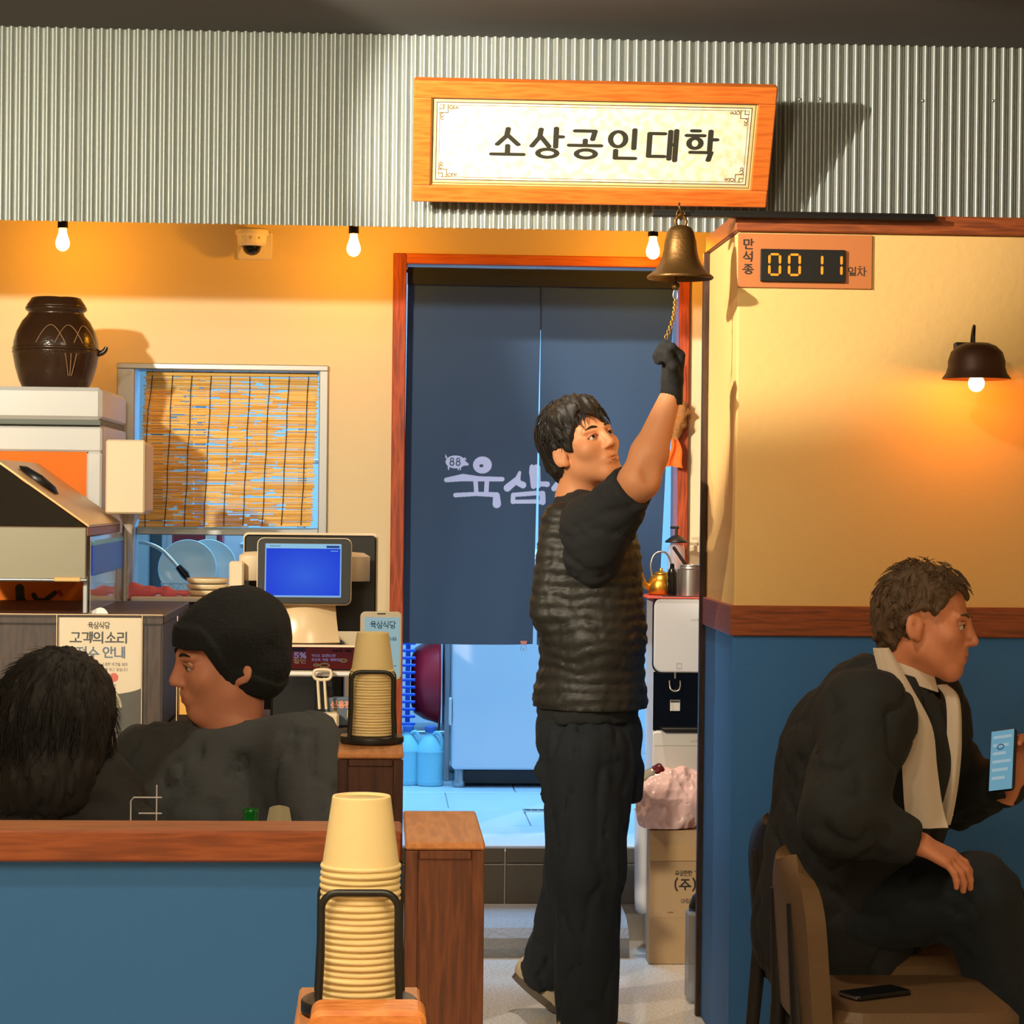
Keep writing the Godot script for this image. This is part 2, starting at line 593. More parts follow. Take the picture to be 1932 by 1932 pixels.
func write(im: Image, text: String, at: Vector2, size: Vector2, pen: Vector2, col: Color, gap := 0.12, down := false) -> void:
	var p := at
	for ch in text:
		var u := ch.unicode_at(0)
		var wide := 1.0
		if u >= 0xAC00 and u <= 0xD7A3:
			var s := u - 0xAC00
			var ci := CHO[s / 588]
			var vo := vowel(JUNG[(s % 588) / 28])
			var fin := s % 28
			var hi := 0.62 if fin else 1.0
			var up: bool = vo[0].size() > 0
			var lying: bool = vo[1].size() > 0
			var cb := Rect2(0.04, 0.04, 0.92, hi * 0.9)
			if up: cb.size.x = 0.54
			if lying: cb.size.y = hi * (0.52 if not up else 0.55)
			if lying and not up: cb = Rect2(0.17, 0.04, 0.66, hi * 0.52)
			for st in jamo(ci): poly(im, st, p + cb.position * size, cb.size * size, pen, col)
			for st in vo[0]: poly(im, st, p + Vector2(0.66, 0.0) * size, Vector2(0.34, hi * 1.0) * size, pen, col)
			for st in vo[1]: poly(im, st, p + Vector2(0.0, hi * 0.6) * size, Vector2(1.0 if not up else 0.66, hi * 0.36) * size, pen, col)
			if fin:
				for st in jamo(JONG[fin]): poly(im, st, p + Vector2(0.2, 0.68) * size, Vector2(0.68, 0.3) * size, pen, col)
		elif ch == " ":
			wide = 0.4
		else:
			wide = 0.6
			for st in latin(ch): poly(im, st, p, Vector2(0.6, 1.0) * size, pen, col)
		if down: p.y += size.y * (1.0 + gap)
		else: p.x += size.x * (wide + gap)

func blank(w: int, h: int, col: Color) -> Image:
	var im := Image.create(w, h, false, Image.FORMAT_RGB8)
	im.fill(col)
	return im

# curve through points
func smooth(pts: Array, per := 6, closed := false) -> Array:
	var q := []
	var m := pts.size()
	for i in (m if closed else m - 1):
		var a: Vector3 = pts[(i - 1 + m) % m] if closed or i > 0 else pts[0]
		var b: Vector3 = pts[i]
		var c: Vector3 = pts[(i + 1) % m]
		var e: Vector3 = pts[(i + 2) % m] if closed or i < m - 2 else pts[m - 1]
		for k in per: q.append(b.cubic_interpolate(c, a, e, float(k) / per))
	if not closed: q.append(pts[m - 1])
	return q

func rrect(w: float, h: float, r: float, n := 5) -> PackedVector2Array:      # rounded rectangle round the origin
	var q := PackedVector2Array()
	for k in 4:
		var c := Vector2([1, -1, -1, 1][k] * (w / 2 - r), [1, 1, -1, -1][k] * (h / 2 - r))
		for i in n + 1:
			var a := PI / 2 * (k + float(i) / n)
			q.append(c + Vector2(cos(a), sin(a)) * r)
	return q

func omni(called: String, at: Vector3, col: Color, energy: float, size := 0.05) -> OmniLight3D:
	var l := OmniLight3D.new()
	l.name = called
	l.position = at; l.light_color = col; l.light_energy = energy; l.light_size = size
	l.omni_range = 15.0; l.omni_attenuation = 2.0; l.shadow_enabled = true
	add_child(l, true)
	return l

func area(called: String, at: Vector3, look: Vector3, size: Vector2, col: Color, energy: float) -> void:
	var l := AreaLight3D.new()
	l.name = called
	l.area_size = size; l.light_color = col; l.light_energy = energy; l.shadow_enabled = true
	l.area_range = 15.0
	add_child(l, true)
	l.look_at_from_position(at, look, Vector3.RIGHT if absf((look - at).normalized().y) > 0.9 else Vector3.UP)

# ---------------------------------------------------------------- the scene
func _ready() -> void:
	light_and_camera()
	make_materials()
	setting()
	sign_and_bell()
	wall_things()
	kitchen()
	counter()
	foreground()
	doorway()
	seats()
	man_at_the_bell()
	man_in_beanie()
	guest_with_dark_hair()
	man_in_bib()

func light_and_camera() -> void:
	var cam := Camera3D.new()
	cam.name = "camera"
	cam.fov = 24.231
	cam.position = Vector3(0, 1.48, 0)
	cam.rotation_order = EULER_ORDER_YXZ
	cam.rotation = Vector3(deg_to_rad(-0.33), deg_to_rad(-3.18), deg_to_rad(0.62))
	add_child(cam)
	cam.current = true
	var we := WorldEnvironment.new()
	we.name = "environment"
	var e := Environment.new()
	e.background_mode = Environment.BG_COLOR
	e.background_color = Color(0.55, 0.7, 0.9)
	e.background_energy_multiplier = 0.3
	e.tonemap_mode = Environment.TONE_MAPPER_LINEAR
	e.tonemap_exposure = 1.0
	e.sdfgi_enabled = true; e.ssao_enabled = true; e.ssil_enabled = true
	we.environment = e
	add_child(we)
	# ceiling downlights of the dining room (fittings are built in setting())
	for p in DOWN: omni("downlight_lamp", p[0], p[1], p[2], 0.06)
	# the spotlight that is trained on the hanging sign
	var s := SpotLight3D.new()
	s.name = "sign_spot_lamp"
	s.light_color = Color(1.0, 0.95, 0.86); s.light_energy = 13.0; s.light_size = 0.02
	s.spot_range = 15.0; s.spot_attenuation = 2.0; s.spot_angle = 22.0; s.spot_angle_attenuation = 0.35; s.shadow_enabled = true
	add_child(s)
	s.look_at_from_position(SPOT, Vector3(0.75, 2.43, -6.62), Vector3.UP)
	# wall-washing spotlight on the left that throws the jar's shadow
	var ww := SpotLight3D.new()
	ww.name = "wash_spot_lamp"
	ww.light_color = Color(1.0, 0.95, 0.84); ww.light_energy = 15.0; ww.light_size = 0.05
	ww.spot_range = 15.0; ww.spot_attenuation = 2.0; ww.spot_angle = 32.0; ww.spot_angle_attenuation = 0.8; ww.shadow_enabled = true
	add_child(ww)
	ww.look_at_from_position(WASH, Vector3(-0.42, 1.45, -7.9), Vector3.UP)
	# downlight in the passage behind the fascia
	var pa := SpotLight3D.new()
	pa.name = "passage_spot_lamp"
	pa.light_color = Color(1.0, 0.96, 0.9); pa.light_energy = 2.4; pa.light_size = 0.05
	pa.spot_range = 15.0; pa.spot_attenuation = 2.0; pa.spot_angle = 38.0; pa.spot_angle_attenuation = 0.8; pa.shadow_enabled = true
	add_child(pa)
	pa.look_at_from_position(Vector3(0.62, 2.74, -7.25), Vector3(0.62, 0, -7.15), Vector3.RIGHT)
	# large soft panel over the dining room
	area("dining_panel", Vector3(0, 2.765, -0.4), Vector3(0, 0, -0.4), Vector2(1.6, 1.6), Color(1.0, 0.94, 0.82), 3.0)
	# cold tubes in the kitchen ceiling
	area("kitchen_panel", Vector3(0.2, 2.765, -9.3), Vector3(0.2, 0, -9.3), Vector2(1.2, 1.2), Color(0.5, 0.77, 1.0), 8.0)

const SPOT := Vector3(-0.87, 2.66, -4.87)
const DOWN := [[Vector3(-0.7, 2.7, -2.2), Color(1.0, 0.93, 0.8), 1.1], [Vector3(0.35, 2.7, -4.6), Color(1.0, 0.93, 0.8), 0.9], [Vector3(-1.2, 2.7, 0.6), Color(1.0, 0.93, 0.8), 1.0]]
const WASH := Vector3(-2.0, 2.62, -3.6)

func make_materials() -> void:
	mat("plaster", c8(224, 208, 172), 0.85, 0.0, 0.05, 3.0)
	mat("plaster_warm", c8(226, 184, 116), 0.85, 0.0, 0.05, 3.0)
	mat("ceiling_paint", c8(92, 92, 90), 0.9)
	mat("blue_paint", c8(48, 108, 172), 0.6, 0.0, 0.04, 4.0)
	mat("kitchen_wall", c8(225, 232, 238), 0.7)
	mat("kitchen_tile", c8(205, 216, 224), 0.35, 0.0, 0.02, 2.0)
	mat("riser_tile", c8(92, 84, 70), 0.4, 0.0, 0.03, 3.0)
	mat("grout", c8(205, 195, 180), 0.9)
	mat("step_stone", c8(152, 152, 150), 0.55, 0.0, 0.25, 6.0)
	mat("zinc", c8(162, 167, 163), 0.42, 0.5)
	mat("steel", c8(190, 190, 188), 0.28, 0.9)
	mat("alu", c8(178, 182, 186), 0.4, 0.7)
	mat("black_plastic", c8(22, 22, 23), 0.4)
	mat("black_gloss", c8(14, 14, 16), 0.08)
	mat("black_metal", c8(24, 22, 21), 0.45, 0.4)
	mat("white_plastic", c8(228, 224, 218), 0.4)
	mat("white_gloss", c8(222, 222, 226), 0.25)
	mat("cream_plastic", c8(226, 204, 172), 0.5)
	mat("paper_cup", c8(238, 212, 156), 0.75, 0.0, 0.02, 8.0)
	mat("leather", c8(112, 84, 56), 0.5, 0.0, 0.06, 10.0)
	mat("black_wood", c8(34, 28, 24), 0.5)
	mat("skin", c8(222, 150, 104), 0.55)
	M["skin"].subsurf_scatter_enabled = true
	M["skin"].subsurf_scatter_strength = 0.12
	mat("skin_pale", c8(226, 150, 118), 0.55)
	M["skin_pale"].subsurf_scatter_enabled = true
	M["skin_pale"].subsurf_scatter_strength = 0.12
	mat("brass", c8(104, 74, 36), 0.45, 0.75, 0.06, 9.0)
	mat("gold", c8(214, 160, 60), 0.3, 0.9)
	wood("wood_x", c8(112, 54, 26), c8(138, 68, 32), c8(152, 78, 38), Vector3(0.6, 9.0, 9.0))
	wood("wood_y", c8(84, 44, 26), c8(102, 54, 32), c8(116, 64, 38), Vector3(9.0, 0.7, 9.0))
	wood("wood_orange", c8(190, 92, 28), c8(206, 106, 36), c8(214, 116, 42), Vector3(0.7, 8.0, 8.0))
	wood("wood_cap", c8(128, 62, 30), c8(148, 74, 36), c8(162, 84, 42), Vector3(0.7, 9.0, 9.0))
	wood("wood_orange_y", c8(190, 104, 46), c8(216, 128, 60), c8(226, 142, 74), Vector3(3.0, 9.0, 9.0))
	wood("wood_y_dark", c8(58, 30, 20), c8(72, 38, 26), c8(84, 46, 30), Vector3(9.0, 0.7, 9.0))
	wood("wood_top", c8(186, 118, 70), c8(202, 132, 80), c8(212, 142, 88), Vector3(6.0, 6.0, 0.7))
	wood("wood_red", c8(128, 50, 22), c8(160, 66, 30), c8(178, 78, 36), Vector3(6.0, 0.6, 6.0))
	wood("wood_dark", c8(44, 28, 20), c8(60, 38, 26), c8(74, 48, 34), Vector3(5.0, 0.7, 5.0))
	# terrazzo floor: pale with specks
	var fl := mat("terrazzo", Color.WHITE, 0.13)
	fl.albedo_texture = ramp_tex("terrazzo", 0.09, [c8(206, 198, 184), c8(230, 224, 212), c8(238, 234, 224), c8(214, 200, 172)], [0.25, 0.45, 0.65, 0.9], 3)
	fl.uv1_triplanar = true; fl.uv1_scale = Vector3.ONE * 3.0
	glow("bulb_glow", Color(1.0, 0.86, 0.6), 6.0)
	glow("white_glow", Color(1.0, 0.9, 0.72), 5.0)
	glow("cold_glow", Color(0.6, 0.82, 1.0), 2.5)

const DW := 7.95      # distance of the back wall
const RW := 6.25      # distance of the wall on the right
const FA := 6.83      # distance of the corrugated fascia

func setting() -> void:
	# dining-room shell
	struct("floor", Geo.new().span(Vector3(-3.2, -0.1, 1.8), Vector3(3.2, 0, -8.1), 0), M.terrazzo)
	struct("ceiling", Geo.new().span(Vector3(-3.3, 2.8, 1.9), Vector3(3.3, 2.95, -8.1), 0), M.ceiling_paint)
	struct("wall_left", Geo.new().span(Vector3(-3.35, 0, 1.9), Vector3(-3.2, 2.8, -8.1), 0), M.plaster)
	struct("wall_far_right", Geo.new().span(Vector3(3.2, 0, 1.9), Vector3(3.35, 2.8, -8.1), 0), M.plaster)
	struct("wall_front", Geo.new().span(Vector3(-3.2, 0, 1.8), Vector3(3.2, 2.8, 1.95), 0), M.plaster)
	# back wall with the hatch and the doorway cut out
	var hx0 := -0.864
	var hx1 := -0.176
	var hy0 := 1.14
	var hy1 := 1.908
	var dx0 := 0.037
	var dx1 := 1.029
	var dy1 := 2.29
	var w := Geo.new()
	var z0 := -DW
	var z1 := -8.1
	w.span(Vector3(-3.2, 0, z0), Vector3(hx0, 2.8, z1), 0)
	w.span(Vector3(hx0, 0, z0), Vector3(hx1, hy0, z1), 0)
	w.span(Vector3(hx0, hy1, z0), Vector3(hx1, 2.8, z1), 0)
	w.span(Vector3(hx1, 0, z0), Vector3(dx0, 2.8, z1), 0)
	w.span(Vector3(dx0, dy1, z0), Vector3(dx1, 2.8, z1), 0)
	w.span(Vector3(dx1, 0, z0), Vector3(3.2, 2.8, z1), 0)
	struct("wall_back", w, M.plaster)
	# door frame of red-brown timber
	var dr := Node3D.new()
	dr.name = "door_1"
	add_child(dr)
	tag(dr, "", "", "", "structure")
	obj("door_jamb", Geo.new().span(Vector3(dx0, 0.315, -7.93), Vector3(dx0 + 0.045, dy1, -8.12), 0.003), M.wood_red, dr)
	obj("door_jamb", Geo.new().span(Vector3(dx1 - 0.035, 0.315, -7.93), Vector3(dx1, dy1, -8.12), 0.003), M.wood_red, dr)
	obj("door_head", Geo.new().span(Vector3(dx0 + 0.045, dy1 - 0.034, -7.93), Vector3(dx1 - 0.035, dy1, -8.12), 0.003), M.wood_orange, dr)
	# raised kitchen floor, its tiled riser and the worn stone step
	struct("floor_kitchen", Geo.new().span(Vector3(-1.6, 0.0, -8.0), Vector3(1.6, 0.305, -11.1), 0), M.grout)
	var kf := get_node("floor_kitchen")
	for r in 6:
		for c in 6:
			var x := -1.13 + 0.56 * c + (0.28 if r % 2 else 0.0) - 0.28
			var zz := -7.975 - 0.48 * r
			if r == 1 and c == 3: continue                                     # the drain sits here
			obj("floor_tile", Geo.new().span(Vector3(x + 0.002, 0.295, zz - 0.002), Vector3(x + 0.558, 0.316, zz - 0.478), 0.002), M.kitchen_tile, kf)
	obj("floor_tile", Geo.new().span(Vector3(0.552, 0.295, -8.457), Vector3(1.108, 0.316, -8.93), 0.002), M.kitchen_tile, kf)
	var rs := struct("step_riser", Geo.new().span(Vector3(-0.4, 0, -7.955), Vector3(1.029, 0.3, -8.0), 0), M.grout)
	for c in 4:
		var x := -0.315 + 0.373 * c
		for r in 2:
			obj("riser_tile", Geo.new().span(Vector3(x + 0.0025, [0.126, 0.262][r], -7.945), Vector3(minf(x + 0.3705, 1.02), [0.258, 0.313][r], -7.96), 0.002), M.riser_tile, rs)
	var sp := PackedVector2Array()                                          # rounded stone step, drawn in z and y
	for p in [[7.655, 0.0], [7.655, 0.03], [7.668, 0.062], [7.7, 0.09], [7.76, 0.112], [7.85, 0.122], [7.945, 0.126], [7.945, 0.0]]: sp.append(Vector2(p[0], p[1]))
	struct("step_stone", Geo.new().prism(sp, 1.3, Transform3D(Basis(Vector3(0, 0, -1), Vector3.UP, Vector3(1, 0, 0)), Vector3(-0.48, 0, 0)), 0.0), M.step_stone)
	# kitchen shell
	struct("wall_kitchen_back", Geo.new().span(Vector3(-1.75, 0, -11.0), Vector3(1.75, 2.8, -11.15), 0), M.kitchen_wall)
	struct("wall_kitchen_left", Geo.new().span(Vector3(-1.75, 0, -8.1), Vector3(-1.6, 2.8, -11.0), 0), M.kitchen_wall)
	struct("wall_kitchen_right", Geo.new().span(Vector3(1.6, 0, -8.1), Vector3(1.75, 2.8, -11.0), 0), M.kitchen_wall)
	struct("ceiling_kitchen", Geo.new().span(Vector3(-1.75, 2.8, -8.1), Vector3(1.75, 2.95, -11.15), 0), M.kitchen_wall)
	obj("kitchen_light_panel", Geo.new().span(Vector3(-0.4, 2.77, -8.7), Vector3(0.8, 2.798, -9.9), 0.004), M.cold_glow, null)
	tag(get_node("kitchen_light_panel"), "square cold-white light panel on the kitchen ceiling", "light")
	obj("dining_light_panel", Geo.new().span(Vector3(-0.8, 2.77, 0.4), Vector3(0.8, 2.798, -1.2), 0.004), M.white_glow, null)
	tag(get_node("dining_light_panel"), "large square warm-white light panel on the dining-room ceiling", "light")
	# ceiling downlights
	for k in DOWN.size():
		var at: Vector3 = DOWN[k][0]
		var t := thing("downlight", ["round ceiling downlight over the left of the dining room", "round ceiling downlight over the right of the dining room", "round ceiling downlight nearest the front wall"][k], "light", Vector3(at.x, 2.8, at.z))
		obj("trim_ring", Geo.new().lathe(V2([0.07, 0, 0.075, -0.01, 0.06, -0.012, 0.055, -0.004]), Vector3.ZERO, 28), M.white_plastic, t)
		obj("lamp_face", Geo.new().lathe(V2([0.0, -0.005, 0.055, -0.005]), Vector3.ZERO, 28), M.white_glow, t)
	var pt := thing("downlight", "round ceiling downlight in the passage before the kitchen door", "light", Vector3(0.62, 2.8, -7.25))
	obj("trim_ring", Geo.new().lathe(V2([0.07, 0, 0.075, -0.01, 0.06, -0.012, 0.055, -0.004]), Vector3.ZERO, 28), M.white_plastic, pt)
	obj("lamp_face", Geo.new().lathe(V2([0.0, -0.005, 0.055, -0.005]), Vector3.ZERO, 28), M.white_glow, pt)
	var wl := thing("spotlight", "black ceiling spotlight turned towards the hatch wall on the left", "light", Vector3(WASH.x, 2.8, WASH.z))
	obj("spot_base", Geo.new().lathe(V2([0, 0, 0.045, 0, 0.045, -0.02, 0, -0.02]), Vector3.ZERO, 20).tube([Vector3(0, -0.02, 0), Vector3(0, -0.1, 0)], 0.008), M.black_metal, wl)
	var wa := Basis.looking_at(Vector3(-0.35, 1.45, -7.9) - WASH)
	obj("spot_can", Geo.new().lathe(V2([0.03, 0.12, 0.05, 0.12, 0.05, 0.12, 0.05, 0.01, 0.05, 0.01, 0.045, 0.01]), WASH - Vector3(WASH.x, 2.8, WASH.z), 24, Basis(wa.x, wa.z, -wa.y)), M.black_metal, wl)
	var sl := thing("spotlight", "black ceiling spotlight turned towards the hanging sign", "light", Vector3(SPOT.x, 2.8, SPOT.z))
	obj("spot_base", Geo.new().lathe(V2([0, 0, 0.045, 0, 0.045, -0.02, 0, -0.02]), Vector3.ZERO, 20).tube([Vector3(0, -0.02, 0), Vector3(0, -0.07, 0)], 0.008), M.black_metal, sl)
	var aim := Basis.looking_at(Vector3(0.75, 2.43, -6.62) - SPOT)
	obj("spot_can", Geo.new().lathe(V2([0.03, 0.1, 0.045, 0.1, 0.045, 0.1, 0.045, 0.0, 0.045, 0.0, 0.04, 0.0]), Vector3(0, -0.13, 0) - aim.z * -0.06, 24, Basis(aim.x, aim.z, -aim.y)), M.black_metal, sl)
	# wall block on the right: cream above, timber rail, blue below
	struct("wall_right", Geo.new().span(Vector3(0.937, 1.1, -RW), Vector3(3.2, 2.19, -6.81), 0.004), M.plaster_warm)
	struct("wall_right_lower", Geo.new().span(Vector3(0.934, 0, -RW + 0.002), Vector3(3.2, 1.13, -6.81), 0.004), M.blue_paint)
	struct("trim_1", Geo.new().span(Vector3(0.926, 1.124, -RW + 0.014), Vector3(3.2, 1.204, -6.80), 0.003), M.wood_x)     # rail
	struct("trim_2", Geo.new().span(Vector3(0.928, 2.19, -RW + 0.012), Vector3(3.2, 2.238, -6.815), 0.003), M.wood_x)      # beam
	struct("trim_3", Geo.new().span(Vector3(0.92, 0, -6.79), Vector3(0.937, 2.19, -6.82), 0.002), M.wood_dark)             # corner strip
	# corrugated fascia: five sheets that overlap
	var fa := Node3D.new()
	fa.name = "trim_4"
	add_child(fa)
	tag(fa, "", "", "", "structure")
	for k in 7:
		var x0 := -2.4 + 0.762 * k
		var zo := 0.0012 * (k % 2)
		var f := func(a: float, b: float) -> Vector3:
			var x := x0 + a * 0.775
			var s := cos(TAU * (x + 2.4) / 0.0254)
			s = signf(s) * pow(absf(s), 0.6)
			return Vector3(x, 2.252 + b * 0.548, -FA + zo + 0.009 * s)
		obj("corrugated_sheet", Geo.new().sheet(305, 1, f, 0.0008), M.zinc, fa)
	for p in [Vector3(1.195, 2.638, -6.82), Vector3(1.252, 2.64, -6.82), Vector3(1.554, 2.641, -6.82), Vector3(1.76, 2.645, -6.82)]:
		obj("screw", Geo.new().lathe(V2([0, 0.004, 0.003, 0.003, 0.005, 0.0]), p + Vector3(0, 0, 0.0), 8, Basis(Vector3.RIGHT, Vector3(0, 0, 1), Vector3(0, -1, 0))), M.steel, fa)

# ---------------------------------------------------------------- hanging sign, bell, wall fittings
func sign_and_bell() -> void:
	var W := 1.005
	var H := 0.358
	var t := thing("wooden_sign", "wide orange-framed signboard with a lit cream face, tilted forward on the corrugated metal", "sign", Vector3(0.585, 2.472, -6.645))
	t.rotation.x = deg_to_rad(30)
	var f := 0.05
	for k in 2:
		obj("frame_rail", Geo.new().box(Vector3(0, (H - f) / 2 * [1, -1][k], -0.004), Vector3(W, f, 0.034), 0.004), M.wood_orange, t)
		obj("frame_stile", Geo.new().box(Vector3((W - f) / 2 * [1, -1][k], 0, -0.0045), Vector3(f, H - 2 * f, 0.033), 0.003), M.wood_orange, t)
	obj("back_board", Geo.new().box(Vector3(0, 0, -0.012), Vector3(W - 0.04, H - 0.04, 0.012), 0.002), M.wood_dark, t)
	for s in [-1, 1]:
		obj("bracket", Geo.new().tube([Vector3(s * 0.3, 0.08, -0.015), Vector3(s * 0.3, -0.012, -0.172)], 0.006, 8), M.black_metal, t)
		obj("bracket", Geo.new().tube([Vector3(s * 0.3, -0.12, -0.015), Vector3(s * 0.3, -0.15, -0.07)], 0.006, 8), M.black_metal, t)
	# printed face: aged paper, double line with stepped corners, lettering
	var w := 1240
	var h := 352
	var im := blank(w, h, c8(238, 226, 192))
	var fn := FastNoiseLite.new()
	fn.seed = 3; fn.frequency = 0.022; fn.fractal_octaves = 4
	for y in h:
		for x in w:
			var a := clampf(fn.get_noise_2d(x, y) * 1.6 + 0.35, 0, 1)
			im.set_pixel(x, y, c8(244, 236, 214).lerp(c8(224, 198, 152), a * 0.65))
	var ink := c8(96, 74, 36)
	im.fill_rect(Rect2i(0, 0, w, 16), c8(206, 190, 130)); im.fill_rect(Rect2i(0, h - 16, w, 16), c8(206, 190, 130))
	im.fill_rect(Rect2i(0, 0, 16, h), c8(206, 190, 130)); im.fill_rect(Rect2i(w - 16, 0, 16, h), c8(206, 190, 130))
	for b in [[5, 3], [18, 4], [30, 2]]:
		var d: int = b[0]
		var th: int = b[1]
		im.fill_rect(Rect2i(d, d, w - 2 * d, th), ink); im.fill_rect(Rect2i(d, h - d - th, w - 2 * d, th), ink)
		im.fill_rect(Rect2i(d, d, th, h - 2 * d), ink); im.fill_rect(Rect2i(w - d - th, d, th, h - 2 * d), ink)
	for cx in [0, 1]:
		for cy in [0, 1]:
			var o := Vector2(w * cx, h * cy)
			var s := Vector2(1 - 2 * cx, 1 - 2 * cy)
			for q in [[30, 62, 62, 62, 62, 30], [30, 46, 46, 46, 46, 30]]: poly(im, V2(q), o, s, Vector2(1.6, 1.6), ink)
			for k in 3: poly(im, ring(Vector2(74 + 12 * k, 40), Vector2(8 - 2 * k, 6 - k), 0, 5.0), o, s, Vector2(1.4, 1.4), ink)
			for k in 2: poly(im, ring(Vector2(40, 72 + 12 * k), Vector2(6 - k, 8 - 2 * k), 0, 5.0), o, s, Vector2(1.4, 1.4), ink)
	write(im, "소상공인대학", Vector2(w - 146 - 6 * 141 - 15, 116), Vector2(120, 122), Vector2(10.5, 6.6), c8(48, 48, 40), 0.235)
	var fm := pic("sign_face", im, 0.45)
	obj("sign_face", Geo.new().quad_xy(W - 2 * f, H - 2 * f, 0.0), fm, t)
	# steel flat bar that carries the bell
	var bar := obj("bell_bar", Geo.new().span(Vector3(0.706, 2.222, -6.236), Vector3(1.453, 2.233, -6.205), 0.001).span(Vector3(0.706, 2.233, -6.222), Vector3(1.453, 2.241, -6.218), 0.0008), M.black_metal)
	tag(bar, "long dark steel bar fixed along the timber beam, holding the bell", "bar")
	# bell
	var b := thing("brass_bell", "dark aged brass bell hung from the steel bar above the reaching man", "bell", Vector3(0.7775, 2.06, -6.2))
	var prof := V2([0.0, 0.138, 0.016, 0.137, 0.028, 0.131, 0.035, 0.12, 0.0385, 0.104, 0.0405, 0.098, 0.0405, 0.098, 0.0415, 0.092, 0.0415, 0.092, 0.044, 0.072, 0.0485, 0.052, 0.0555, 0.036, 0.066, 0.021, 0.079, 0.01, 0.0865, 0.004, 0.0865, 0.004, 0.088, 0.0, 0.085, -0.003, 0.085, -0.003, 0.076, 0.006, 0.06, 0.022, 0.049, 0.04, 0.042, 0.066, 0.037, 0.1, 0.0, 0.125])
	obj("bell_body", Geo.new().lathe(prof, Vector3.ZERO, 48), M.brass, b)
	obj("crown_loop", Geo.new().tube(smooth([Vector3(-0.010, 0.134, 0), Vector3(-0.014, 0.15, 0), Vector3(0, 0.166, 0), Vector3(0.014, 0.15, 0), Vector3(0.010, 0.134, 0)]), 0.0045, 8), M.brass, b)
	var hook := Geo.new()
	hook.tube(smooth([Vector3(0, 0.158, -0.004), Vector3(0.001, 0.168, 0.010), Vector3(-0.006, 0.185, 0.016), Vector3(-0.004, 0.196, -0.004), Vector3(0.0, 0.186, -0.038), Vector3(0.004, 0.164, -0.04), Vector3(0.002, 0.154, -0.012)], 5), 0.0028, 6)
	obj("hanger_hook", hook, M.brass, b)
	obj("hanger_ring", Geo.new().tube(ring3(Vector3(0, 0.166, 0), 0.012, Vector3(0.3, 0, 1)), 0.0022, 6, true), M.brass, b)
	obj("clapper", Geo.new().tube([Vector3(-0.006, 0.1, 0), Vector3(-0.009, 0.0, 0), Vector3(-0.011, -0.018, 0)], 0.0035, 8).lathe(V2([0, 0.012, 0.008, 0.008, 0.011, 0, 0.008, -0.008, 0, -0.011]), Vector3(-0.011, -0.022, 0), 16), M.brass, b)
	obj("snap_hook", Geo.new().tube(smooth([Vector3(-0.011, -0.03, 0), Vector3(-0.016, -0.036, 0), Vector3(-0.017, -0.05, 0), Vector3(-0.011, -0.056, 0), Vector3(-0.006, -0.05, 0), Vector3(-0.007, -0.036, 0), Vector3(-0.011, -0.03, 0)], 4), 0.0018, 6), M.steel, b)
	var ch := Geo.new()
	var a0 := Vector3(-0.012, -0.058, 0)
	var a1 := Vector3(-0.036, -0.155, 0.012)
	for i in 16:
		var p := a0.lerp(a1, i / 15.0) + Vector3(0.006 * sin(i / 15.0 * PI), 0, 0)
		var along := (a1 - a0).normalized()
		ch.tube(ring3(p, 0.0042, Vector3(0.2, 0.1, 1) if i % 2 else Vector3(1, 0.1, 0.2), along, 1.6), 0.0014, 5, true)
	obj("chain", ch, M.gold, b)

func ring3(c: Vector3, r: float, axis: Vector3, along := Vector3.UP, stretch := 1.0, n := 12) -> Array:
	axis = axis.normalized()
	var u := (along - axis * along.dot(axis)).normalized()
	var w := axis.cross(u)
	var q := []
	for i in n: q.append(c + (u * cos(TAU * i / n) * stretch + w * sin(TAU * i / n)) * r)
	return q

